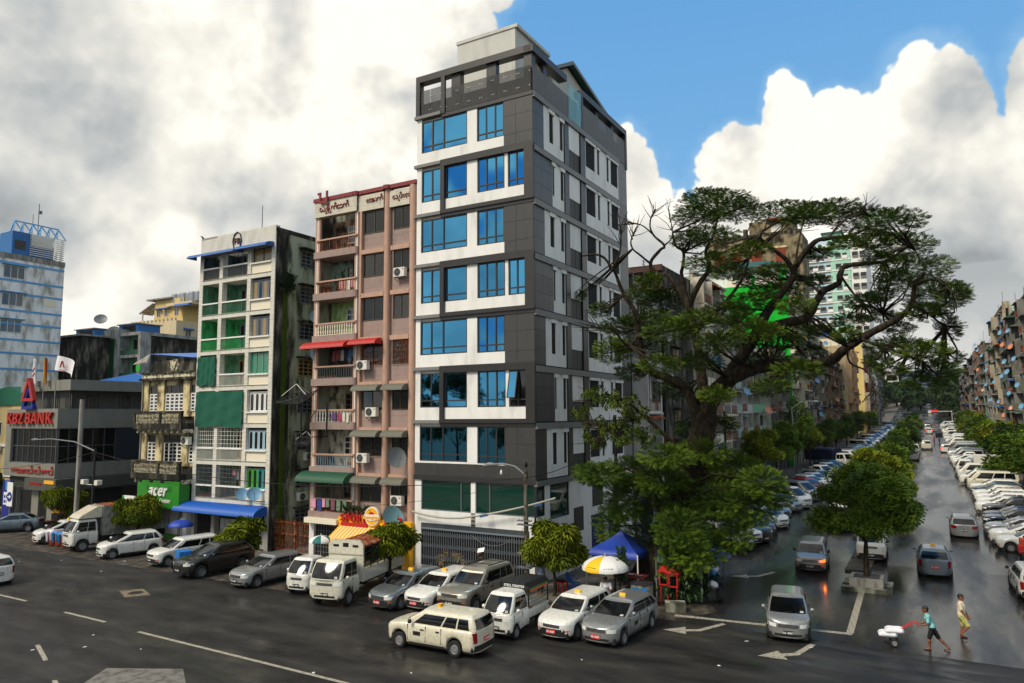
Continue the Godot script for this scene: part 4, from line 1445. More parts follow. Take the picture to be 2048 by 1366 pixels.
	for y in [.12, 1.1, 1.85]:
		bx("gate_rail", mats.rust, g, I, -1.9, 1.9, y, y + .06, -.02, .02)
	for x in [-1.9, -.03, 1.86]:
		bx("gate_post", mats.rust, g, I, x, x + .08, .0, 2.1, -.04, .04)
	bx("alley_floor", mats.concrete, g, I, -2.0, 1.9, -.12, .0, -9.0, .0)

# ---------------------------------------------------------------- colonial house with the green shop sign
func make_colonial_house() -> void:
	var t := thing("colonial_house", "old cream colonial house with black stained balconies and white shutters", "house")
	var F := facing_z(0, 0)
	var C := grimy("old_cream", Color(.86, .80, .64), "mould", .9, V(.11, .07, .11))
	var B: Material = mats.concrete_dark
	var P := grimy("balcony_stone", Color(.84, .81, .72), "mould", .9, V(.5, .4, .5))
	bx("core", B, t, F, -34.45, -28.34, .0, 12.2, -11.0, -.16)
	bx("side_wall", B, t, F, -34.6, -34.4, .0, 12.4, -11.0, .0)
	for fl in [[9.1, 11.83, 9.5, 11.42, 10.82], [5.45, 8.0, 5.75, 7.72, 7.15]]:
		bx("wall", C, t, F, -34.4, -28.34, fl[0], fl[1], -.158, -.1)
		for p in [[-34.4, -33.85], [-32.72, -31.92], [-29.62, -28.9]]:
			bx("pilaster", C, t, F, p[0], p[1], fl[0], fl[1], -.1, .08)
		for w in [[-33.78, 1.02, 2], [-31.84, 2.15, 4], [-28.86, .5, 1]]:
			var lw: float = w[1] / w[2]
			window(t, F * mv(0, 0, -.1), w[0], fl[4] + .02, w[1], fl[3] - fl[4], [.27, .73] if w[2] == 4 else [], [], flat("old_frame", Color(.36, .33, .30), .8), mats.dim_glass, .05, "fanlight", .08)
			for i in int(w[2]):
				# tall glazed shutters; one pair stands open on the lower floor
				var ajar: bool = fl[0] < 6.0 and w[2] == 4 and i < 2
				if ajar and i == 0:
					bx("dark_doorway", mats.void, t, F, w[0], w[0] + lw * 1.9, fl[2], fl[4], -.1, -.06)
				var G := F * Transform3D(Basis(UP, -1.15 if ajar else .0), V(w[0] + lw * (i + (1.0 if ajar else .0)) + .01, fl[2], -.07))
				window(t, G, .0, .0, lw - .02, fl[4] - fl[2], [], [.2, .4, .6, .8], mats.white, mats.dark_glass, .075, "glazed_shutter", .045)
	# balconies on heavy brackets
	for y in [9.5, 5.86]:
		bx("balcony_floor", B, t, F, -34.05, -28.3, y - 1.32, y - .9, -.15, 1.1)
		bx("balcony_rail", B, t, F, -34.08, -28.3, y - .16, y, .9, 1.12)
		bx("balcony_rail", B, t, F, -34.08, -33.9, y - .16, y, -.1, .9)
		for u in [-34.06, -30.95, -28.6]:
			bx("balcony_post", B, t, F, u, u + .24, y - .9, y - .16, .88, 1.1)
		for b in [[-33.8, 16], [-30.68, 12]]:
			var n: int = b[1]
			for i in n:
				put("baluster", baluster_mesh(), P, t, mv(b[0] + .175 * (i + .5), y - .9, 1.0))
		for i in 9:
			bx("bracket", P, t, F, -33.9 + .68 * i, -33.72 + .68 * i, y - 1.62, y - 1.32, -.1, .85)
	bx("lower_wall", mats.concrete_dark, t, F, -34.4, -28.34, 2.5, 5.45, -.158, -.08)
	bx("cornice", B, t, F, -34.6, -28.34, 11.83, 12.02, -.2, .42)
	bx("cornice", P, t, F, -34.5, -28.34, 12.02, 12.36, -.2, .22)
	bx("cornice", B, t, F, -34.55, -28.34, 12.36, 12.46, -.2, .34)
	bx("parapet_wall", B, t, F, -33.4, -28.34, 12.46, 13.35, -.3, .05)
	var med := MB.new()
	med.cyl(V(-30.75, 12.95, .05), V(-30.75, 12.95, .14), .52, .46, 16)
	med.bar(V(-31.15, 13.3, .16), V(-30.75, 12.55, .16), .16, .08)
	med.bar(V(-30.35, 13.3, .16), V(-30.75, 12.55, .16), .16, .08)
	obj("medallion", med, P, t)
	var rf := MB.new()
	rf.quad(V(-33.6, 13.92, .3), V(-28.3, 13.42, .3), V(-28.3, 14.1, -7.0), V(-33.6, 14.6, -7.0))
	rf.quad(V(-33.6, 13.86, .3), V(-33.6, 14.54, -7.0), V(-28.3, 14.04, -7.0), V(-28.3, 13.36, .3))
	obj("roof_sheet", rf, flat("blue_sheet", Color(.20, .42, .72), .5), t)
	var rg := MB.new()
	rg.quad(V(-35.5, 13.2, .4), V(-33.6, 13.3, .45), V(-33.6, 13.95, .2), V(-34.2, 13.9, .0))
	rg.quad(V(-35.5, 13.15, .4), V(-34.2, 13.85, .0), V(-33.6, 13.9, .2), V(-33.6, 13.25, .45))
	obj("roof_sheet", rg, mats.concrete, t)
	bx("green_board", flat("bright_green", Color(.05, .62, .12), .5), t, F, -35.1, -34.55, 12.65, 13.1, .35, .4)
	var dp := MB.new()
	dp.cyl(V(-34.5, 2.6, .12), V(-34.5, 12.6, .12), .06, .06, 8)
	obj("drain_pipe", dp, mats.concrete, t)
	ac_unit("boxy window air conditioner by the middle shutters of the colonial house", F, -28.75, 7.05, .1)
	# shop floor under the sign
	bx("shop_pillar", mats.white, t, F, -32.1, -31.75, .0, 2.6, -.1, .3)
	bx("shop_pillar", mats.white, t, F, -28.85, -28.4, .0, 2.6, -.1, .3)
	bx("shop_back", flat("shop_grey", Color(.55, .56, .57), .8), t, F, -34.3, -28.4, .1, 2.6, -.157, -.12)
	bx("shop_step", flat("step_green", Color(.30, .55, .22), .7), t, F, -34.3, -28.6, .13, .5, -.1, .35)
	bx("roller_shutter", mats.ac_white, t, F, -31.6, -29.9, .5, 2.4, -.12, -.06)
	var s := thing("shop_sign", "large green slatted box sign reading acer Service Center over the shop", "sign", V(0, 0, 0))
	var gm := flat("sign_green", Color(.16, .52, .12), .5)
	var S2 := facing_x(-28.35, 1.0)
	bx("backing", flat("sign_green_dark", Color(.08, .34, .06), .6), s, F, -33.2, -28.37, 2.5, 4.46, .12, .98)
	for i in 13:
		bx("slat", gm, s, F, -33.22, -28.35, 2.50 + .15 * i, 2.635 + .15 * i, .2, 1.01)
	put("lettering", text_mesh("acer", 1.05, .1, true), mats.white, s, Transform3D(Basis(V(1, 0, 0), V(.22, 1, 0), V(0, 0, 1)), V(-30.7, 3.72, 1.06)))
	put("lettering", text_mesh("Service Center", .38, .04, true), mats.white, s, mv(-30.6, 3.02, 1.03))
	for u in [-32.2, -30.9, -29.6]:
		var l := MB.new()
		l.bar(V(u, 4.46, 1.0), V(u, 4.52, 1.5), .03)
		l.cbox(V(u, 4.42, 1.5), V(.26, .16, .16))
		obj("sign_lamp", l, mats.black, s)
	var s2 := thing("small_sign", "small white and green acer sign box jutting out beside the large green sign", "sign", V(-34.3, 2.5, 1.15))
	bx("box", mats.white, s2, I, -.55, .95, .0, .7, -.15, .0)
	bx("green_half", gm, s2, I, -.55, -.3, .0, .7, .0, .012)
	put("lettering", text_mesh("acer", .44, .03, true), flat("sign_green_dark", Color(.08, .34, .06), .6), s2, Transform3D(Basis(V(1, 0, 0), V(.22, 1, 0), V(0, 0, 1)), V(.35, .34, .015)))

func baluster_mesh() -> Mesh:
	if not cache.has("baluster"):
		var b := MB.new()
		b.lathe([[.05, .0], [.05, .05], [.028, .1], [.06, .26], [.024, .40], [.06, .56], [.028, .66], [.05, .70], [.05, .74]], 7)
		cache.baluster = b.mesh()
	return cache.baluster

# ---------------------------------------------------------------- bank
func make_bank() -> void:
	var t := thing("bank_building", "grey corner bank with a long dark glass band and red letters", "bank")
	var F := facing_z(0, 0)
	var R := facing_x(-46.5, 0)
	var G := grimy("bank_panel", Color(.52, .52, .48), "soft", .55, V(.2, .08, .2))
	var D := grimy("bank_dark", Color(.33, .33, .31), "soft", .6, V(.2, .08, .2))
	bx("core", D, t, F, -54.6, -46.9, .0, 9.6, -9.5, -.4)
	bx("parapet_band", G, t, F, -54.95, -46.5, 8.15, 9.86, -.5, .0)
	bx("parapet_band", G, t, R, .5, 9.0, 8.15, 9.86, -.5, .0)
	bx("belly_band", G, t, F, -54.95, -46.5, 3.92, 5.12, -.5, .0)
	bx("belly_band", G, t, R, .5, 9.0, 3.92, 5.12, -.5, .0)
	bx("end_pier", G, t, F, -54.95, -54.0, 5.12, 8.15, -.5, .0)
	bx("end_pier", G, t, R, 7.6, 9.0, 5.12, 8.15, -.5, .0)
	bx("joint", mats.shade_gap, t, F, -54.9, -46.55, 8.99, 9.0, -.4, .003)
	window(t, F * mv(0, 0, -.25), -54.0, 5.12, 7.45, 3.03, [.118, .243, .368, .493, .618, .743, .868], [.49], flat("bank_mullion", Color(.36, .37, .38), .5, .3), mats.dark_glass, .06)
	window(t, R * mv(0, 0, -.25), .1, 5.12, 5.2, 3.03, [.2, .4, .6, .8], [.49], mats.bank_mullion, mats.dark_glass, .06)
	bx("dark_panel", flat("slate_panel", Color(.12, .15, .19), .5), t, R, 5.3, 7.6, 5.12, 8.15, -.4, -.1)
	# set-back top storey
	bx("upper_storey", D, t, F, -53.2, -46.9, 9.6, 11.5, -9.3, -1.2)
	bx("roof_band", G, t, F, -54.0, -45.9, 11.45, 12.38, -9.6, -.6)
	for u in [-49.6, -47.6]:
		window(t, F * mv(0, 0, -1.24), u, 9.95, 1.0, 1.15, [.33, .67], [], mats.alu_dark, mats.dark_glass, .06)
	for u in [2.6, 5.6]:
		window(t, facing_x(-46.9, 0) * mv(0, 0, -.04), u, 9.9, 1.05, 1.2, [.33, .67], [], mats.alu_dark, mats.dark_glass, .06)
	# lower storey in shade
	bx("lower_wall", D, t, F, -54.6, -46.9, .13, 3.92, -.42, -.4)
	bx("canopy", D, t, F, -50.2, -45.3, 2.9, 3.9, -.4, .5)
	bx("canopy", D, t, facing_x(-46.9, 0), .0, 8.5, 2.9, 3.9, -.4, 1.4)
	for p in [[-53.0, -52.4], [-50.0, -48.9], [-47.5, -46.7]]:
		bx("pier", G, t, F, p[0], p[1], .13, 3.0, -.4, -.05)
	for d in [[-52.3, -50.2], [-48.8, -47.6]]:
		bx("doorway", mats.void, t, F, d[0], d[1], .4, 2.8, -.398, -.3)
	bx("roller_shutter", flat("shutter_dark", Color(.17, .18, .20), .6), t, facing_x(-46.9, 0), 3.8, 6.3, .2, 2.7, .0, .06)
	bx("step", flat("brick_red", Color(.36, .22, .17), .85), t, F, -52.6, -46.4, .13, .42, -.3, .9)
	var rl := flat("letter_red", Color(.66, .16, .11), .5)
	for w in [["KBZ", -53.1], ["BANK", -49.25]]:
		put("lettering", text_mesh(w[0], 1.52, .22, true), rl, t, Transform3D(Basis.from_scale(V(1.06, .9, 1)), V(w[1], 9.02, .14)))
	ring_letters(t, F, "KMBAGT'GT'GKT'", -53.4, 4.25, .36, .08, rl)
	put("lettering", text_mesh("BANK BRANCH", .28, .04, true), rl, t, mv(-48.4, 3.45, .52))
	bx("name_board", mats.yellow, t, F, -47.0, -45.5, 3.5, 3.8, .5, .56)
	# triangle emblem on the parapet
	var tr := MB.new()
	tr.bar(V(-51.75, 10.55, .25), V(-50.85, 12.55, .25), .34, .3)
	tr.bar(V(-49.95, 10.55, .25), V(-50.85, 12.55, .25), .34, .28)
	tr.bar(V(-51.75, 10.68, .25), V(-49.95, 10.68, .25), .30, .26)
	obj("emblem", tr, rl, t)
	var tb := MB.new()
	tb.bar(V(-51.7, 9.95, .2), V(-50.85, 11.85, .2), .30, .24)
	tb.bar(V(-50.0, 9.95, .2), V(-50.85, 11.85, .2), .30, .22)
	tb.bar(V(-51.8, 9.98, .2), V(-49.9, 9.98, .2), .36, .26)
	obj("emblem_inner", tb, flat("royal_blue", Color(.06, .13, .50), .5), t)
	# cash machine column
	var a := thing("cash_machine_panel", "tall blue and white cash machine panel at the bank entrance", "sign", V(-53.2, .13, .35))
	bx("board", flat("royal_blue", Color(.06, .13, .50), .5), a, I, -.6, .6, .0, 3.4, -.15, .15)
	bx("white_print", mats.white, a, I, -.35, .4, 1.3, 2.4, .15, .16)
	for i in 4:
		bx("print_block", mats.royal_blue, a, I, -.25 + .32 * (i % 2), -.02 + .32 * (i % 2), 1.45 + .42 * (i / 2), 1.72 + .42 * (i / 2), .16, .166)
	bx("sky_blue_head", flat("sky_blue", Color(.20, .55, .75), .5), a, I, -.1, .75, 2.6, 3.35, .15, .17)
	# flags on the setback
	var cloths := [["white flag with small red writing on the pole nearest the triangle emblem", -51.5, [Color(.86, .86, .87)], .9, -.9], ["yellow, green and red flag hanging limp above the bank", -49.65, [Color(.80, .62, .10), Color(.16, .42, .20), Color(.68, .12, .13)], .7, -.95], ["white flag with a red emblem blowing out on the bank's corner pole", -47.7, [Color(.88, .88, .89)], 2.6, -.35]]
	for c in cloths:
		var fl := thing("flag", c[0], "flag", V(c[1], 9.86, -.3), .0, "flags above the bank")
		var pole := MB.new()
		pole.cyl(V(0, 0, 0), V(0, 4.75, 0), .045, .03, 8)
		obj("pole", pole, mats.steel, fl)
		var nst: int = c[2].size()
		for k in nst:
			var rows := []
			for i in 9:
				var row := PackedVector3Array()
				for j in 5:
					var v := (k + j / 4.0) / nst
					var q := i / 8.0
					if c[3] < 1.0:
						row.append(V(.05 + v * .75 * (.4 + .6 * q) * c[3], 4.65 - q * 2.3 - v * .3, .12 * sin(v * 7.0 + q * 2.0)))
					else:
						row.append(V(.05 + q * c[3], 4.65 - v * 1.3 + c[4] * q * q * 2.6 * .7 - .1 * q, .22 * sin(q * 6.0 + v)))
				rows.append(row)
			var m := MB.new()
			m.grid(rows)
			obj("cloth", m, flat("flag %d" % c[2][k].to_rgba32(), c[2][k], .8), fl)
		if nst == 1:
			var q2: float = c[3]
			var em := MB.new()
			if q2 > 1.0:
				em.bar(V(1.0, 3.55, .24), V(1.28, 4.1, .24), .12, .02)
				em.bar(V(1.56, 3.5, .2), V(1.28, 4.1, .22), .12, .02)
				em.bar(V(.9, 3.4, .24), V(1.8, 3.15, .18), .14, .02)
			else:
				em.bar(V(.2, 3.3, .16), V(.5, 3.7, .16), .1, .02)
				em.bar(V(.25, 2.9, .16), V(.55, 3.2, .16), .12, .02)
			obj("emblem", em, rl, fl)

# ---------------------------------------------------------------- blocks far to the left
func simple_windows(t: Node, F: Transform3D, us: Array, ys: Array, w: float, h: float, frame: Material, glass_m: Material, cols := [.5]) -> void:
	for u in us:
		for y in ys:
			window(t, F * mv(0, 0, -.02), u, y, w, h, cols, [], frame, glass_m, .06)

func make_far_left_blocks() -> void:
	var t := thing("blue_striped_block", "stained pale block with sky blue stripes and a blue roof house", "building")
	var R := facing_x(-70.0, .0)
	var W := grimy("pale_stained", Color(.93, .93, .92), "streak", .85, V(.13, .045, .13))
	var SB := flat("stripe_blue", Color(.36, .60, .78), .7)
	bx("wall", W, t, R, -8.0, 12.2, .0, 26.9, -16.0, .0)
	bx("parapet", mats.concrete, t, R, -8.0, 12.25, 26.9, 27.5, -16.0, .05)
	for y in [26.3, 24.35, 22.9, 21.0, 19.5, 17.7, 16.2, 14.4]:
		bx("stripe", SB, t, R, -8.0, 12.2, y, y + .24, .0, .035)
	for y in [24.7, 21.6, 18.6]:
		for u in [-2.0, 2.2, 5.7]:
			window(t, R * mv(0, 0, -.02), u, y, 2.2, 1.45, [.34, .67], [], mats.ac_white, glass("teal_glass", Color(.05, .22, .30), .06, .0, .7), .06)
			bx("sun_ledge", SB, t, R, u - .15, u + 2.5, y + 1.5, y + 1.58, .0, .35)
	bx("blocked_window", mats.cream, t, R, 10.1, 11.5, 22.0, 23.3, .0, .03)
	bx("stair_house", flat("bright_blue", Color(.10, .38, .62), .6), t, R, 6.5, 8.5, 27.5, 30.2, -3.0, -.2)
	bx("stair_house", mats.bright_blue, t, R, 8.5, 11.5, 27.5, 29.3, -4.0, -1.2)
	bx("stair_window", mats.dim_glass, t, R, 6.8, 7.9, 28.2, 29.2, -.2, -.15)
	bx("tank_panel", mats.ac_white, t, R, 8.9, 11.3, 29.0, 30.3, -1.6, -1.0)
	for i in 11:
		bx("screen_slat", mats.ac_white, t, R, 8.3, 12.1, 27.7 + .24 * i, 27.78 + .24 * i, -.12, -.06)
		bx("screen_slat", mats.ac_white, t, R, 12.04, 12.1, 27.7 + .24 * i, 27.78 + .24 * i, -2.6, -.12)
	var tr := MB.new()
	tr.xf = R
	for i in 6:
		var u := 6.6 + .95 * i
		tr.bar(V(u, 30.2, -.3), V(u + .5, 31.6, -1.2), .11)
		tr.bar(V(u + 1.0, 30.2, -.3), V(u + .5, 31.6, -1.2), .11)
		tr.bar(V(u + .5, 30.2, -2.2), V(u + .5, 31.6, -1.2), .11)
	tr.bar(V(7.1, 31.6, -1.2), V(11.9, 31.6, -1.2), .12)
	obj("roof_truss", tr, SB, t)
	var ms := MB.new()
	ms.xf = R
	ms.bar(V(9.6, 30.0, -1.2), V(9.6, 34.2, -1.2), .07)
	ms.bar(V(9.0, 30.0, -1.2), V(9.0, 32.8, -1.2), .05)
	ms.cbox(V(9.75, 33.2, -1.2), V(.3, .35, .3))
	obj("mast", ms, mats.dish_grey, t)

	var y := thing("yellow_house", "low cream yellow building with a green roof beside the bank", "building")
	var YM := grimy("pale_yellow", Color(.80, .72, .52), "soft", .8, V(.2, .08, .2))
	var FY := facing_z(0, -4.0)
	bx("wall", YM, y, FY, -76.0, -60.6, .0, 10.4, -8.0, .0)
	for s in [[-60.9, -59.6, 10.0], [-62.5, -60.6, 10.65]]:
		bx("stepped_gable", YM, y, FY, s[0], s[1], 8.0, s[2], -4.0, .05)
	for q in [3.2, 6.2]:
		bx("string_course", mats.white, y, FY, -76.0, -60.6, q, q + .25, .0, .15)
	simple_windows(y, FY, [-74.0, -69.6, -65.8, -63.0], [4.1, 7.3], 1.5, 1.4, mats.ac_white, mats.dim_glass)
	bx("shop_void", mats.void, y, FY, -75.0, -61.5, .2, 2.8, .0, .02)
	var gr := MB.new()
	gr.prism([Vector2(-77.0, 10.4), Vector2(-60.3, 10.4), Vector2(-60.3, 11.5), Vector2(-63.0, 12.3), Vector2(-77.0, 11.0)], -9.0, -3.8)
	obj("roof", gr, flat("green_sheet", Color(.05, .36, .26), .6), y)
	ac_unit("air conditioner on the cream yellow building at the far end of the row", FY, -64.4, 5.8)

	var d := thing("dark_block", "low soot-black concrete block between the striped and the green balconied block", "building")
	bx("wall", mats.concrete_dark, d, facing_z(0, -14.0), -85.0, -69.3, .0, 15.2, -4.0, .0)
	bx("wall", mats.concrete_dark, d, facing_z(0, -14.0), -74.5, -69.3, 15.2, 18.9, -4.0, -.5)
	bx("roof_slab", mats.concrete, d, facing_z(0, -14.0), -74.8, -69.0, 18.9, 19.1, -4.2, .0)
	simple_windows(d, facing_z(0, -14.0), [-73.6, -71.5], [12.6], 1.3, 1.3, mats.alu_dark, mats.dark_glass)
	bx("old_shutter", mats.dish_grey, d, facing_z(0, -14.0), -76.5, -74.8, 9.8, 12.4, .0, .03)

	var g := thing("green_balcony_block", "grey block with a pale stair tower and green balconies behind the bank", "building")
	var FG := facing_z(0, -18.0)
	var LG := grimy("pale_grey", Color(.62, .63, .62), "streak", .8, V(.2, .06, .2))
	bx("core", mats.concrete_dark, g, FG, -80.0, -63.6, .0, 19.4, -8.0, -1.2)
	bx("roof_slab", LG, g, FG, -80.3, -63.3, 19.0, 19.4, -8.0, .2)
	bx("stair_tower", LG, g, FG, -70.7, -67.3, .0, 19.9, -1.2, .25)
	bx("stair_glass", flat("bottle_green", Color(.03, .22, .12), .3), g, FG, -69.7, -68.3, 2.0, 18.8, .25, .28)
	for k in 5:
		var fy := 16.3 - 2.75 * k
		for s in [[-76.0, -70.7], [-67.3, -63.6]]:
			bx("balcony_slab", LG, g, FG, s[0], s[1], fy, fy + .35, -1.2, .1)
			bx("balcony_front", flat("balcony_green", Color(.16, .30, .24), .7), g, FG, s[0], s[1], fy + .35, fy + .95, .02, .1)
			bx("back_wall", flat("mint_wall", Color(.34, .58, .42), .8), g, FG, s[0], s[1], fy + .35, fy + 2.75, -1.2, -1.15)
			window(g, FG * mv(0, 0, -1.15), s[0] + .8, fy + .9, 1.6, 1.4, [.5], [], mats.alu_dark, mats.dark_glass, .06, "window", .08, false)
	for p in [-76.1, -63.7]:
		bx("corner_pier", LG, g, FG, p, p + .5, .0, 19.0, -1.2, .15)
	for q in [[-79.2, 4.2], [-69.6, 3.9]]:
		bx("roof_room", flat("bright_blue", Color(.10, .38, .62), .6), g, FG, q[0], q[0] + q[1], 19.4, 20.6, -4.0, -1.0)
		bx("roof_room_opening", mats.void, g, FG, q[0] + .8, q[0] + q[1] - .4, 19.5, 20.4, -1.0, -.97)
		bx("roof_room_cap", mats.concrete, g, FG, q[0] - .2, q[0] + q[1] + .2, 20.6, 20.72, -4.2, -.8)
	for q in [[-74.6, 21.4, "on the roof of the green balcony block, above the first blue room"], [-71.5, 19.6, "standing alone at the middle of the green balcony block's roof"], [-67.6, 19.5, "tilted at the edge of the roof by the second blue room"]]:
		dish("dark dish " + q[2], V(q[0], q[1] + .5, -19.5), V(.6, .5, .5), .8, mats.dish_grey)

	var c := thing("cream_block", "cream apartment building with roof terrace, steel tanks and small blue awnings", "building")
	var FC := facing_z(0, -30.0)
	var RC := facing_x(-74.0, -30.0)
	var CM := grimy("cream_wall", Color(.82, .76, .62), "soft", .8, V(.15, .05, .15))
	bx("wall", CM, c, FC, -85.0, -74.0, .0, 22.9, -12.0, .0)
	for i in 12:
		bx("battlement", CM, c, FC, -84.9 + .92 * i, -84.5 + .92 * i, 22.9, 23.3, -.3, .0)
	bx("penthouse", flat("deep_cream", Color(.78, .68, .44), .8), c, FC, -81.0, -74.3, 22.9, 26.4, -9.0, -1.2)
	bx("penthouse_roof", mats.concrete, c, FC, -82.2, -76.6, 26.4, 26.6, -9.2, -.6)
	bx("tank_deck", CM, c, FC, -77.4, -71.6, 25.2, 25.6, -6.0, -.6)
	var lean := MB.new()
	lean.prism([Vector2(-84.2, 24.6), Vector2(-81.0, 25.9), Vector2(-81.0, 26.0), Vector2(-84.2, 24.75)], -33.0, -30.8)
	obj("lean_to_roof", lean, mats.concrete, c)
	bx("lean_to_post", mats.ac_white, c, FC, -83.7, -83.5, 22.9, 24.7, -1.1, -.9)
	simple_windows(c, facing_z(0, -31.2), [-80.4, -78.6, -76.2], [23.8], .9, 1.1, mats.ac_white, mats.dark_glass)
	for u in [-80.6, -78.8]:
		awning(c, facing_z(0, -31.2), mats.awning_blue, u, u + 1.5, 24.95, 25.15, .6, 6)
	awning(c, facing_z(0, -30.6), mats.awning_blue, -75.0, -71.6, 24.9, 25.3, .6, 10)
	simple_windows(c, RC, [1.4, 4.4, 7.0], [17.6, 20.4], 1.0, 1.2, mats.ac_white, mats.dark_glass)
	for u in [1.2, 4.2]:
		awning(c, RC, mats.awning_blue, u, u + 1.4, 21.6, 21.9, .6, 6)
	for i in 6:
		var tk := MB.new()
		tk.lathe([[.001, .0], [.5, .0], [.52, .1], [.5, 1.35], [.42, 1.5], [.001, 1.56]], 14)
		var o := put("water_tank", tk.mesh(), mats.steel, null, mv(-76.8 + 1.0 * i, 25.6, -31.6 - .15 * (i % 2)))
		tag(o, "steel water tank on the cream building's roof deck, %s along" % ordinal(i), "tank", "water tanks on the roof deck of the cream building")
	# the blue sheet roof tucked behind the bank
	var br := thing("blue_shed", "low shed with a bright blue sheet roof tucked behind the bank", "shed")
	var bm := MB.new()
	bm.prism([Vector2(-60.0, 12.6), Vector2(-47.5, 12.6), Vector2(-47.5, 12.9), Vector2(-51.5, 13.5), Vector2(-60.0, 12.8)], -15.0, -9.8)
	obj("roof", bm, mats.blue_sheet, br)
	bx("wall", mats.concrete_dark, br, facing_z(0, -9.9), -60.0, -47.0, .0, 12.6, -4.0, .0)
	# tiled-roof house glimpsed over the colonial house
	var k := thing("black_roof_house", "dark roofed house glimpsed behind the colonial house's blue sheet", "house")
	bx("wall", mats.concrete_dark, k, facing_z(0, -14.0), -46.0, -29.0, .0, 14.6, -6.0, .0)
	var kr := MB.new()
	kr.prism([Vector2(-46.5, 14.6), Vector2(-28.5, 14.6), Vector2(-28.5, 14.9), Vector2(-37.0, 16.2), Vector2(-46.5, 15.6)], -21.0, -13.5)
	obj("roof", kr, mats.concrete_dark, k)

# ---------------------------------------------------------------- blocks along the side street
# side: 1 faces +x (west side of the street, facade x), -1 faces -x. z0 is the end nearer the junction.
func street_block(called: String, label: String, side: int, fx: float, z0: float, z1: float, h: float, wall: Color, grime: String, storeys: int, bays: int, seed_no: int, balcony := .6, gable := "soot", accent := Color(.5, .5, .5)) -> Node3D:
	rng.seed = seed_no
	var t := thing(called, label, "building", Vector3.ZERO, .0, "walk-up blocks along the side street")
	var g0 := gh(z0)
	var L := z0 - z1
	var F := facing_x(fx, z0, .0) if side > 0 else facing_mx(fx, z1, .0)
	var wm := grimy("block_wall_%d" % seed_no, wall, grime, .85, V(.13, .05, .13))
	var am := flat("accent_%d" % seed_no, accent, .8)
	var gm: Material = mats.concrete_dark if gable == "soot" else mats.mould_wall if gable == "mould" else grimy("gable_" + gable, Color(gable), "soft", .8, V(.1, .03, .1)) if gable.begins_with("#") else wm
	bx("core", gm, t, F, .0, L, .0, h, -13.0, -.2)
	bx("facade", wm, t, F, .02, L - .02, .0, h + .3, -.2, .0)
	bx("parapet", gm, t, F, .0, L, h, h + .5, -.3, -.201)
	bx("roof_edge", mats.concrete, t, F, -.05, L + .05, h + .3, h + .5, -.2, .25)
	var fh := (h - g0 - 3.6) / (storeys)
	var bw := L / bays
	for k in storeys:
		var y := g0 + 3.6 + fh * k
		for b in bays:
			var u := bw * b
			var open := rng.randf() < balcony
			if open:
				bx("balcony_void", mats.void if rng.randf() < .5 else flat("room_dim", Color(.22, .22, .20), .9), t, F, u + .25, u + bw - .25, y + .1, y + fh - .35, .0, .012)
				bx("balcony_slab", wm if rng.randf() < .6 else mats.concrete, t, F, u + .1, u + bw - .1, y - .12, y + .08, .0, 1.0)
				var fr := rng.randf()
				if fr < .4:
					bx("balcony_front", am if rng.randf() < .5 else wm, t, F, u + .1, u + bw - .1, y + .08, y + .85, .92, 1.0)
				else:
					rail_bars(t, F, mats.alu_grey if fr < .7 else mats.rust, u + .1, u + bw - .1, y + .08, y + .9, .96, int(bw * 5))
				bx("party_fin", wm, t, F, u + .02, u + .12, y, y + fh - .1, .0, 1.0)
				window(t, F, u + bw * .3, y + .1, bw * .4, fh - .8, [.5], [], mats.dish_grey, mats.dark_glass, .05, "balcony_door", .04, false)
				if rng.randf() < .35:
					awning(t, F, [mats.awning_blue, mats.awning_green, mats.awning_grey, mats.rust][rng.randi() % 4], u + .1, u + bw - .1, y + fh - .5, y + fh - .2, 1.3, 6)
			else:
				window(t, F, u + bw * .18, y + .75, bw * .64, fh - 1.2, [.33, .67], [], [mats.ac_white, mats.dish_grey, mats.alu_dark][rng.randi() % 3], mats.dark_glass if rng.randf() < .7 else mats.dim_glass, .06, "window", .08, false)
				bx("sun_ledge", wm, t, F, u + bw * .12, u + bw * .88, y + fh - .42, y + fh - .34, .0, .5)
		bx("string_course", wm, t, F, .0, L, y - .16, y - .04, .0, .1)
	# shop floor
	for b in bays:
		bx("shop_front", [mats.void, mats.shop_grey, mats.blue_door, mats.alu_dark][rng.randi() % 4], t, F, bw * b + .2, bw * (b + 1) - .2, g0 * .5 + .1, g0 + 3.0, .0, .03)
		bx("shop_pier", wm, t, F, bw * b - .15, bw * b + .15, .0, g0 + 3.4, .0, .2)
	# drain pipes
	var pipe := MB.new()
	for b in 2:
		var u := L * (.3 + .4 * b) + rng.randf()
		pipe.cyl(F * V(u, 0, .14), F * V(u, h, .14), .06, .06, 6)
		pipe.cyl(F * V(u + .18, 0, .14), F * V(u + .18, h - 3, .14), .045, .045, 6)
		obj("drain_pipe", pipe, mats.dish_grey if b else mats.ac_white, t)
		pipe = MB.new()
	# bits on the roof
	for i in 3:
		var u := L * (.15 + .35 * i)
		bx("roof_box", [mats.concrete, wm, mats.rust][i], t, F, u, u + 1.6, h + .2, h + .8 + rng.randf() * (1.2 if side > 0 else .3), -6.0, -4.2)
	var m := MB.new()
	for i in 2:
		var u := L * (.3 + .4 * i)
		m.bar(F * V(u, h + .4, -.6), F * V(u, h + 2.6 + i, -.6), .06)
		for q in 4:
			m.bar(F * V(u - .5, h + 1.7 + i + q * .25, -.6), F * V(u + .5, h + 1.7 + i + q * .25, -.6), .03)
		obj("aerial", m, mats.dish_grey, t)
		m = MB.new()
	return t

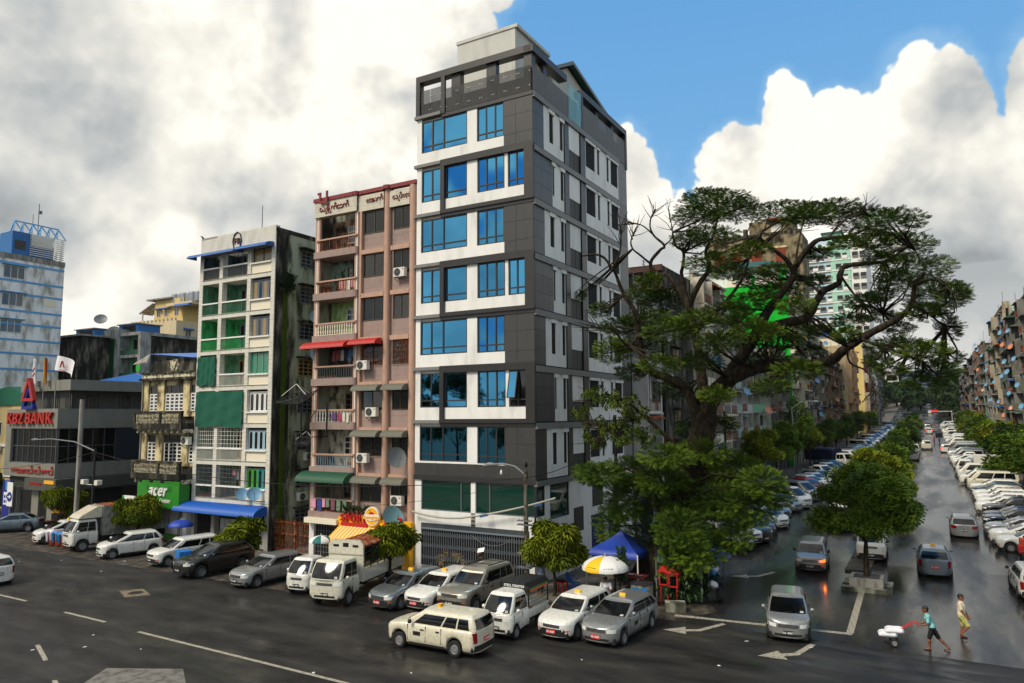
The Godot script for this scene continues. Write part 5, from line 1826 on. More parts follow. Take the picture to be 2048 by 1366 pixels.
func make_street_blocks() -> void:
	street_block("white_tile_block", "low white tiled block squeezed between the corner block and the dark block", 1, .0, -15.2, -21.3, 17.6, Color(.80, .80, .78), "soft", 5, 2, 201, .5, "soot")
	var ro := thing("terrace_block", "brown-black block with a white railed roof terrace, rising behind the corner block", "building")
	bx("wall", mats.concrete_dark, ro, facing_z(0, -22.0), -14.0, .05, .0, 21.2, -8.0, .0)
	bx("terrace_fascia", grimy("brown_fascia", Color(.42, .30, .25), "streak", .8, V(.2, .2, .2)), ro, facing_z(0, -22.0), -14.0, .12, 19.0, 19.5, .0, .35)
	bx("terrace_fascia", mats.brown_fascia, ro, facing_z(0, -22.0), -14.0, .12, 20.7, 21.2, .0, .35)
	rail_bars(ro, facing_z(0, -22.0), mats.ac_white, -10.0, -3.0, 21.2, 22.2, .2, 30)
	for k in 7:
		window(ro, facing_x(.05, -22.0), 2.0, 3.0 + 2.55 * k, 2.0, 1.3, [.5], [], mats.alu_dark, mats.dark_glass, .06, "window", .06, false)
		bx("sun_ledge", mats.concrete_dark, ro, facing_x(.05, -22.0), 1.8, 4.2, 4.4 + 2.55 * k, 4.5 + 2.55 * k, .0, .5)
	street_block("pilaster_block", "pale block with tiled pilasters and a sky blue awning near its roof", 1, .2, -30.2, -42.0, 21.6, Color(.84, .81, .74), "streak", 7, 4, 203, .55, "mould", Color(.78, .76, .62))
	street_block("grey_flats", "grey block with open balconies and a blue hexagon mark by its roof", 1, .0, -42.2, -50.0, 19.4, Color(.78, .78, .76), "streak", 6, 3, 204, .75, "soot", Color(.55, .64, .60))
	street_block("green_trim_flats", "low stained block with pale green balcony fronts before the vivid green gable", 1, .0, -50.2, -64.0, 16.8, Color(.69, .71, .65), "streak", 5, 4, 205, .8, "soot", Color(.42, .66, .50))
	street_block("black_flats", "soot-dark block with cluttered balconies just before the vivid green gable", 1, -.2, -64.2, -79.5, 17.8, Color(.54, .53, .49), "streak", 5, 5, 206, .7, "soot", Color(.30, .55, .55))
	# the vivid green block with its white top floor
	var g := street_block("green_block", "tall block with a vivid bright green gable wall and white top storey", 1, .6, -80.0, -94.0, 28.6, Color(.80, .79, .70), "soft", 9, 5, 207, .4, "#06b52c", Color(.75, .62, .20))
	bx("green_gable", grimy("gable_#06b52c", Color("#06b52c"), "soft"), g, facing_z(0, -80.0), -16.0, .6, .0, 28.9, -.2, .03)
	bx("white_storey", mats.white_render, g, facing_z(0, -82.0), -15.0, .2, 28.6, 32.0, -10.0, .0)
	bx("terrace_wall", mats.cream, g, facing_z(0, -80.0), -8.4, -.6, 28.9, 29.9, -.2, .06)
	bx("terrace_post", flat("vivid_green", Color("#06b52c"), .7), g, facing_z(0, -80.0), -4.6, -4.1, 28.9, 30.5, -.2, .12)
	bx("terrace_post", mats.vivid_green, g, facing_z(0, -80.0), -.6, .6, 28.9, 31.2, -.2, .12)
	simple_windows(g, facing_z(0, -82.0), [-8.0, -5.8, -3.2], [29.9], 1.2, 1.3, mats.ac_white, mats.dark_glass)
	var hr := MB.new()
	hr.tri(V(-16, 32.0, -81), V(1.0, 32.0, -81), V(-4, 34.0, -87))
	hr.quad(V(-16, 32.0, -81), V(-4, 34.0, -87), V(-10, 34.0, -87), V(-16, 32.0, -81.01))
	hr.tri(V(1.0, 32.0, -81), V(1.0, 32.0, -93), V(-4, 34.0, -87))
	obj("hip_roof", hr, mats.green_roof, g)
	street_block("balcony_flats", "weathered block with yellow and blue awnings just past the green gable", 1, .2, -94.3, -108.0, 24.0, Color(.66, .66, .62), "mould", 8, 4, 208, .75, "soot", Color(.20, .42, .60))
	street_block("pipe_flats", "tall narrow grey block hung with white drain pipes along the street", 1, .0, -108.3, -120.0, 23.0, Color(.56, .55, .50), "mould", 7, 4, 209, .7, "soot", Color(.60, .55, .45))
	street_block("brown_flats", "brown stained block of flats before the cream gable", 1, .4, -120.3, -149.0, 21.5, Color(.55, .48, .40), "mould", 7, 8, 210, .6, "mould", Color(.62, .42, .32))
	var cg := street_block("cream_gable_flats", "block with a plain cream gable and a blue rooftop shelter", 1, 2.0, -150.0, -170.0, 25.0, Color(.80, .66, .50), "soft", 7, 6, 211, .5, "#d8c295", Color(.70, .35, .28))
	bx("roof_shelter", mats.awning_blue, cg, facing_z(0, -150.5), -8.0, .5, 27.4, 28.2, -6.0, .0)
	bx("roof_room", mats.cream, cg, facing_z(0, -151.0), -7.6, .2, 25.0, 27.4, -5.0, .0)
	simple_windows(cg, facing_z(0, -150.0), [-1.5], [11.5, 17.0], 2.0, 1.5, mats.alu_dark, mats.dark_glass)
	var yg := street_block("yellow_gable_flats", "far block with a pale yellow gable and thin red pipes", 1, 3.2, -184.0, -230.0, 28.0, Color(.66, .62, .55), "streak", 8, 9, 212, .5, "#d9c27c", Color(.55, .2, .2))
	bx("red_pipe", mats.red, yg, facing_x(3.2, -184.0), 2.0, 2.6, 6.0, 22.0, .0, .5)
	street_block("last_flats", "last grey block of the row before the far trees", 1, 2.6, -231.0, -268.0, 27.0, Color(.62, .62, .60), "streak", 7, 8, 213, .5, "soot")
	# old olive building high behind
	var ob := thing("olive_block", "big old olive-brown building with brick-red patches behind the green block", "building")
	var OM := grimy("olive_wall", Color(.55, .50, .40), "mould", .9, V(.09, .05, .09))
	var FO := facing_z(0, -120.0)
	bx("wall", OM, ob, FO, -21.5, -2.6, .0, 46.0, -9.0, .0)
	bx("roof_house", OM, ob, FO, -12.8, -4.2, 46.0, 49.4, -8.0, -.5)
	bx("roof_house_window", mats.ac_white, ob, FO, -8.4, -6.4, 46.3, 48.4, -.5, -.44)
	bx("roof_house_canopy", mats.awning_red, ob, FO, -9.0, -6.0, 49.1, 49.5, -.5, .8)
	bx("wall", OM, ob, facing_x(-2.6, -120), .0, 9.0, 36.0, 46.0, .0, .2)
	bx("parapet", mats.concrete_dark, ob, FO, -21.5, -2.6, 46.0, 46.7, -.4, .05)
	for u in [-20.0, -16.5, -12.4, -7.6]:
		bx("brick_infill", flat("brick_infill", Color(.48, .20, .11), .9), ob, FO, u, u + 2.0, 39.5, 43.2, .0, .05)
		bx("window_surround", mats.old_cream, ob, FO, u - .3, u + 2.3, 43.2, 43.6, .0, .15)
	for u in [-20.0, -18.0, -14.0]:
		bx("chimney_pot", OM, ob, FO, u, u + .8, 46.7, 48.0, -.6, .0)
	# the tall pale tower
	var tw := thing("pale_tower", "tall pale blue and mint apartment tower far along the street", "tower")
	var TB := grimy("tower_blue", Color(.72, .82, .86), "soft", .8, V(.06, .02, .06))
	var TM := grimy("tower_mint", Color(.64, .82, .74), "soft", .8, V(.06, .02, .06))
	var FT := facing_z(0, -210.0)
	bx("wall", TB, tw, FT, -19.0, -6.4, .0, 63.5, -22.0, .0)
	bx("wall", TM, tw, FT, -6.4, -.8, .0, 63.0, -22.0, .3)
	bx("wall", mats.white_render, tw, FT, -.8, 3.6, .0, 61.5, -22.0, .0)
	bx("roof_cap", mats.white, tw, FT, -19.6, 4.2, 61.5, 62.2, -22.5, .7)
	bx("roof_house", TM, tw, FT, -8.4, -3.2, 63.0, 66.0, -12.0, -1.0)
	bx("roof_house_cap", mats.green_roof, tw, FT, -9.0, -2.6, 66.0, 66.5, -12.5, -.4)
	for k in 14:
		var y := 57.5 - 3.35 * k
		bx("floor_band", mats.white, tw, FT, -19.2, -.8, y - .55, y - .2, .0, .45)
		for u in [-18.4, -13.8, -10.0, -5.0, -.2, 1.9]:
			bx("window_recess", mats.dish_grey, tw, FT, u, u + 1.7 + (.9 if u < -13 else .0), y, y + 1.75, .25, .34)
			bx("window", mats.dim_glass, tw, FT, u + .1, u + 1.5 + (.9 if u < -13 else .0), y + .6, y + 1.65, .33, .38)
		for u in [-11.6, -7.8, -3.0]:
			bx("balcony_front", mats.white, tw, FT, u, u + 1.5, y - .1, y + .9, .0, .6)
			bx("window", mats.dark_glass, tw, FT, u + .1, u + 1.4, y + .9, y + 1.7, .0, .33)
	# --- the other side of the street
	street_block("far_corner_flats", "dark balconied block at the frame edge on the far side of the street", -1, 29.5, -52.0, -72.0, 21.3, Color(.53, .53, .51), "streak", 7, 6, 221, .7, "soot", Color(.3, .4, .5))
	street_block("ledge_flats", "black-stained block with long ledges, first of the row across the street", -1, 29.5, -72.3, -88.0, 23.3, Color(.49, .49, .47), "streak", 8, 5, 222, .65, "soot", Color(.42, .45, .30))
	street_block("blackened_flats", "blackened block crowded with blue dishes across the street", -1, 29.4, -88.3, -104.0, 22.9, Color(.44, .44, .43), "streak", 8, 5, 223, .7, "soot", Color(.2, .4, .4))
	var mt := street_block("mint_gable_flats", "tall block with a mint green gable and a beige edge across the street", -1, 29.3, -104.3, -127.0, 25.7, Color(.66, .63, .55), "soft", 8, 6, 224, .35, "#9fc9b4", Color(.6, .55, .45))
	bx("mint_gable", grimy("gable_#9fc9b4", Color("#9fc9b4"), "soft"), mt, facing_z(0, -104.3), 29.9, 40.0, 8.0, 26.2, -.2, .06)
	bx("gable_edge", grimy("beige_edge", Color(.68, .64, .55), "streak", .8, V(.2, .05, .2)), mt, facing_z(0, -104.3), 29.2, 30.3, .0, 26.8, -.2, .1)
	for k in 8:
		bx("stair_slot", mats.void, mt, facing_z(0, -104.3), 29.6, 30.0, 6.6 + 2.5 * k, 8.2 + 2.5 * k, .1, .12)
		bx("floor_band", mats.cream, mt, facing_z(0, -104.3), 30.3, 40.0, 8.2 + 2.5 * k, 8.35 + 2.5 * k, .06, .09)
	street_block("thin_flats", "slim grey block with a tall white sign across the street", -1, 29.4, -127.3, -141.0, 21.3, Color(.63, .63, .62), "streak", 7, 4, 225, .6, "soot")
	street_block("mint_strip_flats", "block with a mint strip and dark balconies across the street", -1, 29.6, -141.3, -156.0, 22.3, Color(.55, .63, .58), "streak", 7, 4, 226, .6, "soot", Color(.35, .6, .5))
	street_block("brick_flats", "brown block with red awnings and a rooftop dish across the street", -1, 29.3, -156.3, -184.0, 24.5, Color(.50, .45, .41), "streak", 8, 7, 227, .6, "soot", Color(.55, .25, .2))
	street_block("square_flats", "square dark block with a cream ground storey far across the street", -1, 29.0, -196.0, -232.0, 24.3, Color(.47, .45, .43), "streak", 7, 8, 228, .5, "soot")
	street_block("end_flats", "last dark block of the row across the street", -1, 29.5, -240.0, -300.0, 24.3, Color(.44, .43, .41), "streak", 7, 10, 229, .5, "soot")
	# dishes on both rows
	rng.seed = 300
	var spots := [[-76, 8.6, 0], [-79, 11.3, 0], [-81, 14.8, 0], [-84, 16.6, 1], [-86, 18.9, 0], [-90, 8.2, 2], [-91, 10.3, 0], [-92, 13.4, 0], [-95, 15.0, 0], [-96, 17.6, 1], [-98, 19.6, 0], [-101, 13.0, 0], [-102, 7.0, 1], [-110, 9.0, 0], [-117, 12.4, 0], [-129, 9.2, 0], [-134, 15.0, 0], [-139, 12.2, 0], [-146, 18.4, 0], [-150, 11.2, 2], [-158, 20.2, 0], [-163, 16.0, 1], [-168, 22.0, 0], [-172, 13.2, 0], [-176, 9.4, 0], [-205, 19.0, 0], [-214, 13.6, 0]]
	var names := {0: "blue", 1: "orange", 2: "pale pink"}
	for i in spots.size():
		var s = spots[i]
		var m: Material = [mats.dish_blue, mats.dish_orange, flat("dish_pink", Color(.82, .60, .52), .5)][s[2]]
		dish("%s dish on the row across the street, %s counting away from the junction" % [names[s[2]], ordinal(i)], V(28.2, s[1] + gh(s[0]), s[0]), V(-.75, .45, .55), rng.randf_range(.36, .46), m)
	var ls := [[-33, 14.0, 0], [-45, 11.5, 0], [-56, 9.5, 1], [-98, 17.4, 0], [-101, 14.8, 0], [-104, 9.0, 0], [-112, 19.0, 0], [-116, 22.6, 0], [-131, 12.0, 1], [-138, 23.0, 0], [-155, 26.4, 0]]
	for i in ls.size():
		var s = ls[i]
		dish("%s dish on the near row of flats, %s counting away from the rain tree" % [names[s[2]], ordinal(i)], V(1.6, s[1], s[0]), V(.7, .45, .6), .5, mats.dish_blue if s[2] == 0 else mats.dish_orange)
	var hx := thing("hexagon_sign", "white rooftop sign with a blue hexagon mark on the grey balconied block", "sign", V(.3, 18.2, -42.3))
	bx("board", mats.white, hx, I, -2.6, .2, .0, 2.6, -.1, .1)
	var hxm := MB.new()
	for i in 6:
		hxm.bar(V(-1.2 + .8 * cos(TAU * i / 6 + PI / 6), 1.3 + .9 * sin(TAU * i / 6 + PI / 6), .12), V(-1.2 + .8 * cos(TAU * (i + 1) / 6 + PI / 6), 1.3 + .9 * sin(TAU * (i + 1) / 6 + PI / 6), .12), .2, .04)
	obj("hexagon", hxm, flat("mark_blue", Color(.25, .36, .58), .6), hx)

# ---------------------------------------------------------------- the far end of the street
func make_distance() -> void:
	var st := thing("station_canopy", "long grey concrete canopy roof beyond the trees at the end of the street", "building")
	var FS := facing_z(0, -420.0)
	bx("roof", mats.concrete, st, FS, -12.0, 4.0, 30.4, 32.6, -12.0, .0)
	bx("roof_house", mats.concrete, st, FS, -9.0, -4.0, 32.6, 35.4, -10.0, -2.0)
	for u in [-11.0, -3.0, 2.8]:
		bx("post", mats.ac_white, st, FS, u, u + .9, 10.0, 30.4, -1.0, -.2)
	bx("cross_beam", mats.ac_white, st, FS, -6.0, 3.0, 26.4, 27.2, -.8, -.3)
	var lb := thing("long_blue_building", "long building with blue window bands above the far trees", "building")
	bx("wall", flat("blue_grey_wall", Color(.38, .45, .56), .7), lb, facing_z(0, -430.0), 5.0, 46.0, 14.0, 32.0, -14.0, .0)
	bx("roof", flat("patina", Color(.30, .45, .42), .7), lb, facing_z(0, -430.0), 4.0, 47.0, 32.0, 33.0, -15.0, .6)
	for k in 4:
		bx("window_band", mats.dark_glass, lb, facing_z(0, -430.0), 5.5, 45.5, 29.6 - 2.6 * k, 30.6 - 2.6 * k, .0, .08)
	rng.seed = 410
	var where := [[-14, -330, 15, 13], [-3, -345, 16, 13], [-8, -375, 15, 12], [3, -395, 13, 9], [24, -345, 15, 10], [33, -360, 17, 12], [28, -390, 18, 11], [38, -420, 17, 12], [25, -320, 9, 6], [-22, -380, 17, 14], [14.2, -365, 8, 4.5], [14.4, -400, 9, 5], [47, -390, 16, 12], [12, -450, 16, 12], [20, -470, 16, 11], [4, -465, 15, 10], [-8, -300, 12, 9], [-13, -310, 14, 10], [31, -325, 12, 9], [0, -430, 16, 11], [8.5, -420, 14, 7], [26, -430, 15, 9], [9.0, -355, 7, 4], [20.5, -410, 10, 6], [33, -300, 12, 8]]
	var words := ["broad dark", "tall dark", "rounded", "bushy", "spreading"]
	for i in where.size():
		var w = where[i]
		var at := V(w[0], gh(w[1]), w[1])
		var t := thing("far_tree", "%s tree in the dark wood at the street's end, %s of its cluster" % [words[i % 5], ["first", "second", "third", "fourth", "fifth", "sixth"][i / 5]], "tree", at, .0, "trees at the far end of the street")
		var tr := MB.new()
		tr.cyl(Vector3.ZERO, V(0, w[2] * .6, 0), .5, .3, 6)
		obj("trunk", tr, mats.bark, t)
		var pads := []
		for k in 9:
			var a := rng.randf() * TAU
			pads.append([cos(a) * w[3] * .45 * rng.randf(), w[2] * rng.randf_range(.35, .85), sin(a) * w[3] * .45 * rng.randf(), w[3] * .38, w[2] * .22, w[3] * .38])
		foliage(t, "crown", pads, 190, spray_round(), 1.9, Color(.060, .105, .030), Color(.028, .055, .018), mats.leaf_far)
	# traffic lights over the crossing
	var gt := thing("traffic_gantry", "traffic light arm with two lit red lamps over the far crossing", "traffic light", V(25.2, gh(-290), -290))
	var p := MB.new()
	p.cyl(V(0, 0, 0), V(0, 4.4, 0), .12, .1, 8)
	p.bar(V(0, 4.0, 0), V(-7.0, 4.1, 0), .22)
	obj("arm", p, mats.ac_white, gt)
	var red := flat("red_lamp", Color(.9, .05, .04), .4)
	red.emission_enabled = true
	red.emission = Color(1.0, .06, .05)
	red.emission_energy_multiplier = 2.2
	for u in [-6.8, -5.6]:
		bx("lamp_case", mats.black, gt, I, u, u + .9, 3.4, 4.7, -.1, .15)
		var l := MB.new()
		l.cyl(V(u + .45, 4.2, .15), V(u + .45, 4.2, .24), .36, .36, 12)
		obj("lamp", l, red, gt)
	var g2 := thing("sign_gantry", "bare white gantry beam across the near carriageway far up the street", "gantry", V(3.4, gh(-250), -250))
	var q := MB.new()
	q.cyl(V(0, 0, 0), V(0, 5.0, 0), .12, .1, 8)
	q.bar(V(0, 4.6, 0), V(9.0, 4.7, 0), .2)
	obj("beam", q, mats.ac_white, g2)

# ---------------------------------------------------------------- trees
# a spray is a twig with its leaves, pointing along +z
func spray_feather() -> Mesh:
	if not cache.has("feather"):
		rng.seed = 71
		var b := MB.new()
		for s in [-1.0, 1.0]:
			for i in 7:
				var z := .10 + .13 * i
				var l := .40 * sin(PI * (i + 1.2) / 8.6) + .06
				var a := V(0, 0, z)
				var tip := V(s * l * .9, -.05 - .16 * l * rng.randf(), z + l * .45)
				var side := V(-.3 * s, .05, .95) * .062
				b.quad(a, a.lerp(tip, .5) + side, tip, a.lerp(tip, .5) - side)
		b.quad(V(-.05, 0, .9), V(0, -.02, .7), V(.05, 0, .9), V(0, -.06, 1.25))
		cache.feather = b.mesh()
	return cache.feather

func spray_round() -> Mesh:
	if not cache.has("round"):
		rng.seed = 72
		var b := MB.new()
		for i in 15:
			var d := V(rng.randfn(), rng.randfn() * .7, rng.randfn() + .3).normalized()
			var p := d * rng.randf_range(.1, .55)
			var side := d.cross(UP).normalized() * .13
			var tip := p + (d + V(0, -.35, 0)).normalized() * .36
			b.quad(p, p.lerp(tip, .5) + side, tip, p.lerp(tip, .5) - side)
		cache["round"] = b.mesh()
	return cache["round"]

func spray_droop() -> Mesh:            # long narrow hanging leaves
	if not cache.has("droop"):
		rng.seed = 73
		var b := MB.new()
		for i in 13:
			var a := TAU * i / 13.0 * 2.4
			var p := V(cos(a) * .12, .25 - .04 * i, sin(a) * .12 + .1)
			var m := p + V(cos(a) * .26, -.02, sin(a) * .26 + .05)
			var tip := m + V(cos(a) * .16, -.34 - .1 * rng.randf(), sin(a) * .16)
			var side := V(-sin(a), .0, cos(a)) * .058
			b.quad(p, m + side, tip, m - side)
		cache.droop = b.mesh()
	return cache.droop

# scatters sprays through ellipsoid pads [x, y, z, rx, ry, rz]; colours are linear base colours
func foliage(parent: Node, called: String, pads: Array, per: float, spray: Mesh, size: float, c0: Color, c1: Color, mat: Material, flatten := .55, hang := .0, by_volume := false) -> void:
	var xs: Array[Transform3D] = []
	var cs: Array[Color] = []
	for p in pads:
		var n := int(per * (p[3] * (p[4] + .6) * (.9 if by_volume else 1.0) if by_volume else 1.0))
		var tone := rng.randf()
		for i in n:
			var d := V(rng.randfn(), rng.randfn(), rng.randfn()).normalized()
			var r := pow(rng.randf(), .45)
			var at := V(p[0] + d.x * p[3] * r, p[1] + d.y * p[4] * r, p[2] + d.z * p[5] * r)
			var out := V(d.x, d.y * flatten + .15 - hang, d.z).normalized()
			var bs := Basis.looking_at(-out, V(.2, 1, .1)).rotated(out, rng.randf_range(-.7, .7))
			xs.append(Transform3D(bs.scaled_local(Vector3.ONE * size * rng.randf_range(.7, 1.25)), at))
			var q := clampf(tone * .6 + rng.randf() * .4 + .0, .0, 1.0)
			cs.append(c1.lerp(c0, q))
	var mm := MultiMesh.new()
	mm.transform_format = MultiMesh.TRANSFORM_3D
	mm.use_colors = true
	mm.mesh = spray
	mm.instance_count = xs.size()
	for i in xs.size():
		mm.set_instance_transform(i, xs[i])
		mm.set_instance_color(i, cs[i])
	var o := MultiMeshInstance3D.new()
	o.multimesh = mm
	o.material_override = mat
	o.name = called
	o.set_meta("kind", "stuff")
	parent.add_child(o, true)

# limb with a wandering, tapering course
func limb(b: MB, pts: Array, r0: float, r1: float, sides := 9) -> Array:
	var c := Curve3D.new()
	for i in pts.size():
		var t: Vector3 = (pts[mini(i + 1, pts.size() - 1)] - pts[maxi(i - 1, 0)]) * .22
		c.add_point(pts[i], -t, t)
	c.bake_interval = .25
	var q := c.get_baked_points()
	var ps := []
	var rs := []
	var step := maxi(1, int(q.size() / 40.0))
	for i in range(0, q.size(), step):
		var f := float(i) / maxf(1.0, q.size() - 1)
		ps.append(q[i])
		rs.append(lerpf(r0, r1, pow(f, .8)) * (1.0 + .06 * sin(i * 1.7)))
	ps.append(q[q.size() - 1])
	rs.append(r1)
	b.tube(ps, rs, sides)
	return ps

func make_rain_tree() -> void:
	var limbs := [
		[1.05, .620, [V(4.94, -.32, -3.50), V(5.47, 1.08, -3.50), V(6.26, 2.95, -3.50), V(7.10, 5.06, -3.50), V(7.78, 7.15, -3.50), V(8.23, 9.10, -3.50)]],
		[.50, .070, [V(8.23, 9.10, -3.50), V(9.06, 10.37, -3.27), V(10.64, 11.23, -3.05), V(12.36, 11.38, -2.82), V(14.19, 11.41, -2.59), V(15.22, 12.07, -2.36), V(16.12, 12.58, -2.14), V(17.00, 13.00, -1.91), V(17.64, 13.37, -1.68), V(17.98, 13.87, -1.45), V(18.12, 14.55, -1.23), V(18.52, 15.00, -1.00)]],
		[.42, .060, [V(8.59, 9.74, -3.50), V(9.97, 11.74, -3.82), V(10.47, 12.75, -4.14), V(11.84, 13.56, -4.45), V(13.13, 13.86, -4.77), V(13.66, 14.74, -5.09), V(14.05, 15.32, -5.41), V(14.69, 15.67, -5.73), V(14.86, 16.49, -6.05), V(15.92, 16.66, -6.36), V(16.99, 16.73, -6.68), V(17.94, 17.12, -7.00)]],
		[.34, .060, [V(9.65, 11.27, -3.60), V(10.59, 12.51, -3.53), V(11.06, 13.30, -3.47), V(11.57, 14.17, -3.40), V(12.77, 15.68, -3.33), V(12.94, 16.21, -3.27), V(13.83, 17.30, -3.20), V(14.55, 17.47, -3.13), V(15.42, 17.46, -3.07), V(16.41, 17.73, -3.00)]],
		[.14, .040, [V(12.89, 15.98, -3.20), V(12.64, 16.58, -2.76), V(11.90, 17.29, -2.32), V(11.62, 17.76, -1.88), V(12.30, 18.06, -1.44), V(12.95, 18.23, -1.00)]],
		[.36, .050, [V(8.07, 8.84, -3.70), V(7.91, 11.36, -3.99), V(7.53, 13.83, -4.27), V(7.29, 14.96, -4.56), V(7.72, 16.13, -4.85), V(8.23, 17.05, -5.14), V(8.02, 18.09, -5.42), V(8.37, 18.97, -5.71), V(8.64, 20.20, -6.00)]],
		[.16, .040, [V(7.52, 13.58, -4.50), V(8.78, 14.78, -5.00), V(9.51, 15.76, -5.50), V(9.97, 16.76, -6.00), V(10.17, 17.82, -6.50)]],
		[.34, .040, [V(7.96, 7.93, -3.40), V(7.51, 10.09, -3.00), V(6.75, 10.78, -2.60), V(5.81, 11.26, -2.20), V(5.50, 11.86, -1.80), V(5.39, 13.46, -1.40), V(5.39, 14.29, -1.00), V(4.89, 15.38, -.60), V(4.68, 16.28, -.20), V(4.63, 16.51, .20), V(4.20, 17.13, .60), V(3.37, 17.13, 1.00)]],
		[.07, .030, [V(4.80, 16.38, .50), V(5.33, 17.25, .75), V(5.48, 18.33, 1.00)]],
		[.10, .030, [V(5.58, 13.15, -1.00), V(5.26, 12.53, -.17), V(4.80, 13.24, .67), V(4.21, 13.32, 1.50)]],
		[.20, .030, [V(7.35, 14.56, -4.50), V(6.28, 16.52, -4.44), V(5.53, 16.90, -4.38), V(5.16, 17.50, -4.31), V(5.76, 18.19, -4.25), V(6.04, 18.40, -4.19), V(5.39, 19.16, -4.12), V(5.31, 19.94, -4.06), V(5.67, 20.50, -4.00)]],
		[.08, .025, [V(5.23, 17.45, -4.20), V(4.85, 17.84, -3.80), V(4.37, 18.48, -3.40), V(4.83, 19.33, -3.00)]],
		[.05, .020, [V(5.43, 19.10, -4.00), V(4.95, 19.57, -3.50), V(4.34, 19.68, -3.00)]],
		[.05, .020, [V(6.10, 18.36, -4.00), V(6.42, 19.02, -4.50), V(6.10, 20.34, -5.00)]],
		[.20, .040, [V(7.55, 13.55, -4.20), V(7.10, 16.29, -3.86), V(7.22, 16.88, -3.52), V(7.40, 17.64, -3.18), V(7.08, 18.00, -2.84), V(7.04, 18.64, -2.50)]],
		[.16, .025, [V(7.49, 6.38, -3.30), V(6.60, 7.63, -2.54), V(5.46, 8.94, -1.78), V(4.78, 9.69, -1.02), V(4.08, 10.02, -.26), V(3.37, 9.71, .50)]],
		[.06, .020, [V(5.38, 8.94, -2.00), V(4.43, 8.48, -1.00), V(3.45, 7.73, .00)]],
		[.09, .030, [V(15.80, 12.36, -1.80), V(16.62, 11.96, -1.37), V(17.21, 11.68, -.93), V(18.31, 11.10, -.50)]],
		[.06, .020, [V(15.25, 12.04, -2.00), V(15.35, 11.30, -1.67), V(16.06, 10.80, -1.33), V(16.37, 9.79, -1.00)]],
		[.08, .030, [V(18.12, 14.55, -1.20), V(18.87, 14.58, -.60), V(19.45, 13.90, .00)]],
		[.08, .030, [V(17.92, 13.77, -1.30), V(18.61, 13.23, -1.65), V(19.14, 12.68, -2.00)]],
		[.10, .030, [V(13.85, 15.15, -5.00), V(12.79, 16.06, -6.00), V(11.60, 15.92, -7.00)]],
		[.08, .025, [V(14.73, 16.13, -6.00), V(15.63, 14.67, -5.50), V(16.63, 13.90, -5.00)]],
		[.12, .050, [V(11.85, 13.67, -5.00), V(12.68, 12.44, -4.00), V(13.90, 10.96, -3.00)]],
		[.07, .030, [V(14.54, 17.41, -3.00), V(15.27, 18.49, -4.00), V(16.12, 18.99, -5.00)]],
		[.07, .030, [V(13.01, 16.30, -3.00), V(13.17, 18.01, -4.00), V(13.31, 19.14, -5.00)]],
		[.06, .030, [V(16.40, 17.65, -3.00), V(17.44, 17.12, -2.50), V(18.20, 16.23, -2.00)]],
	]
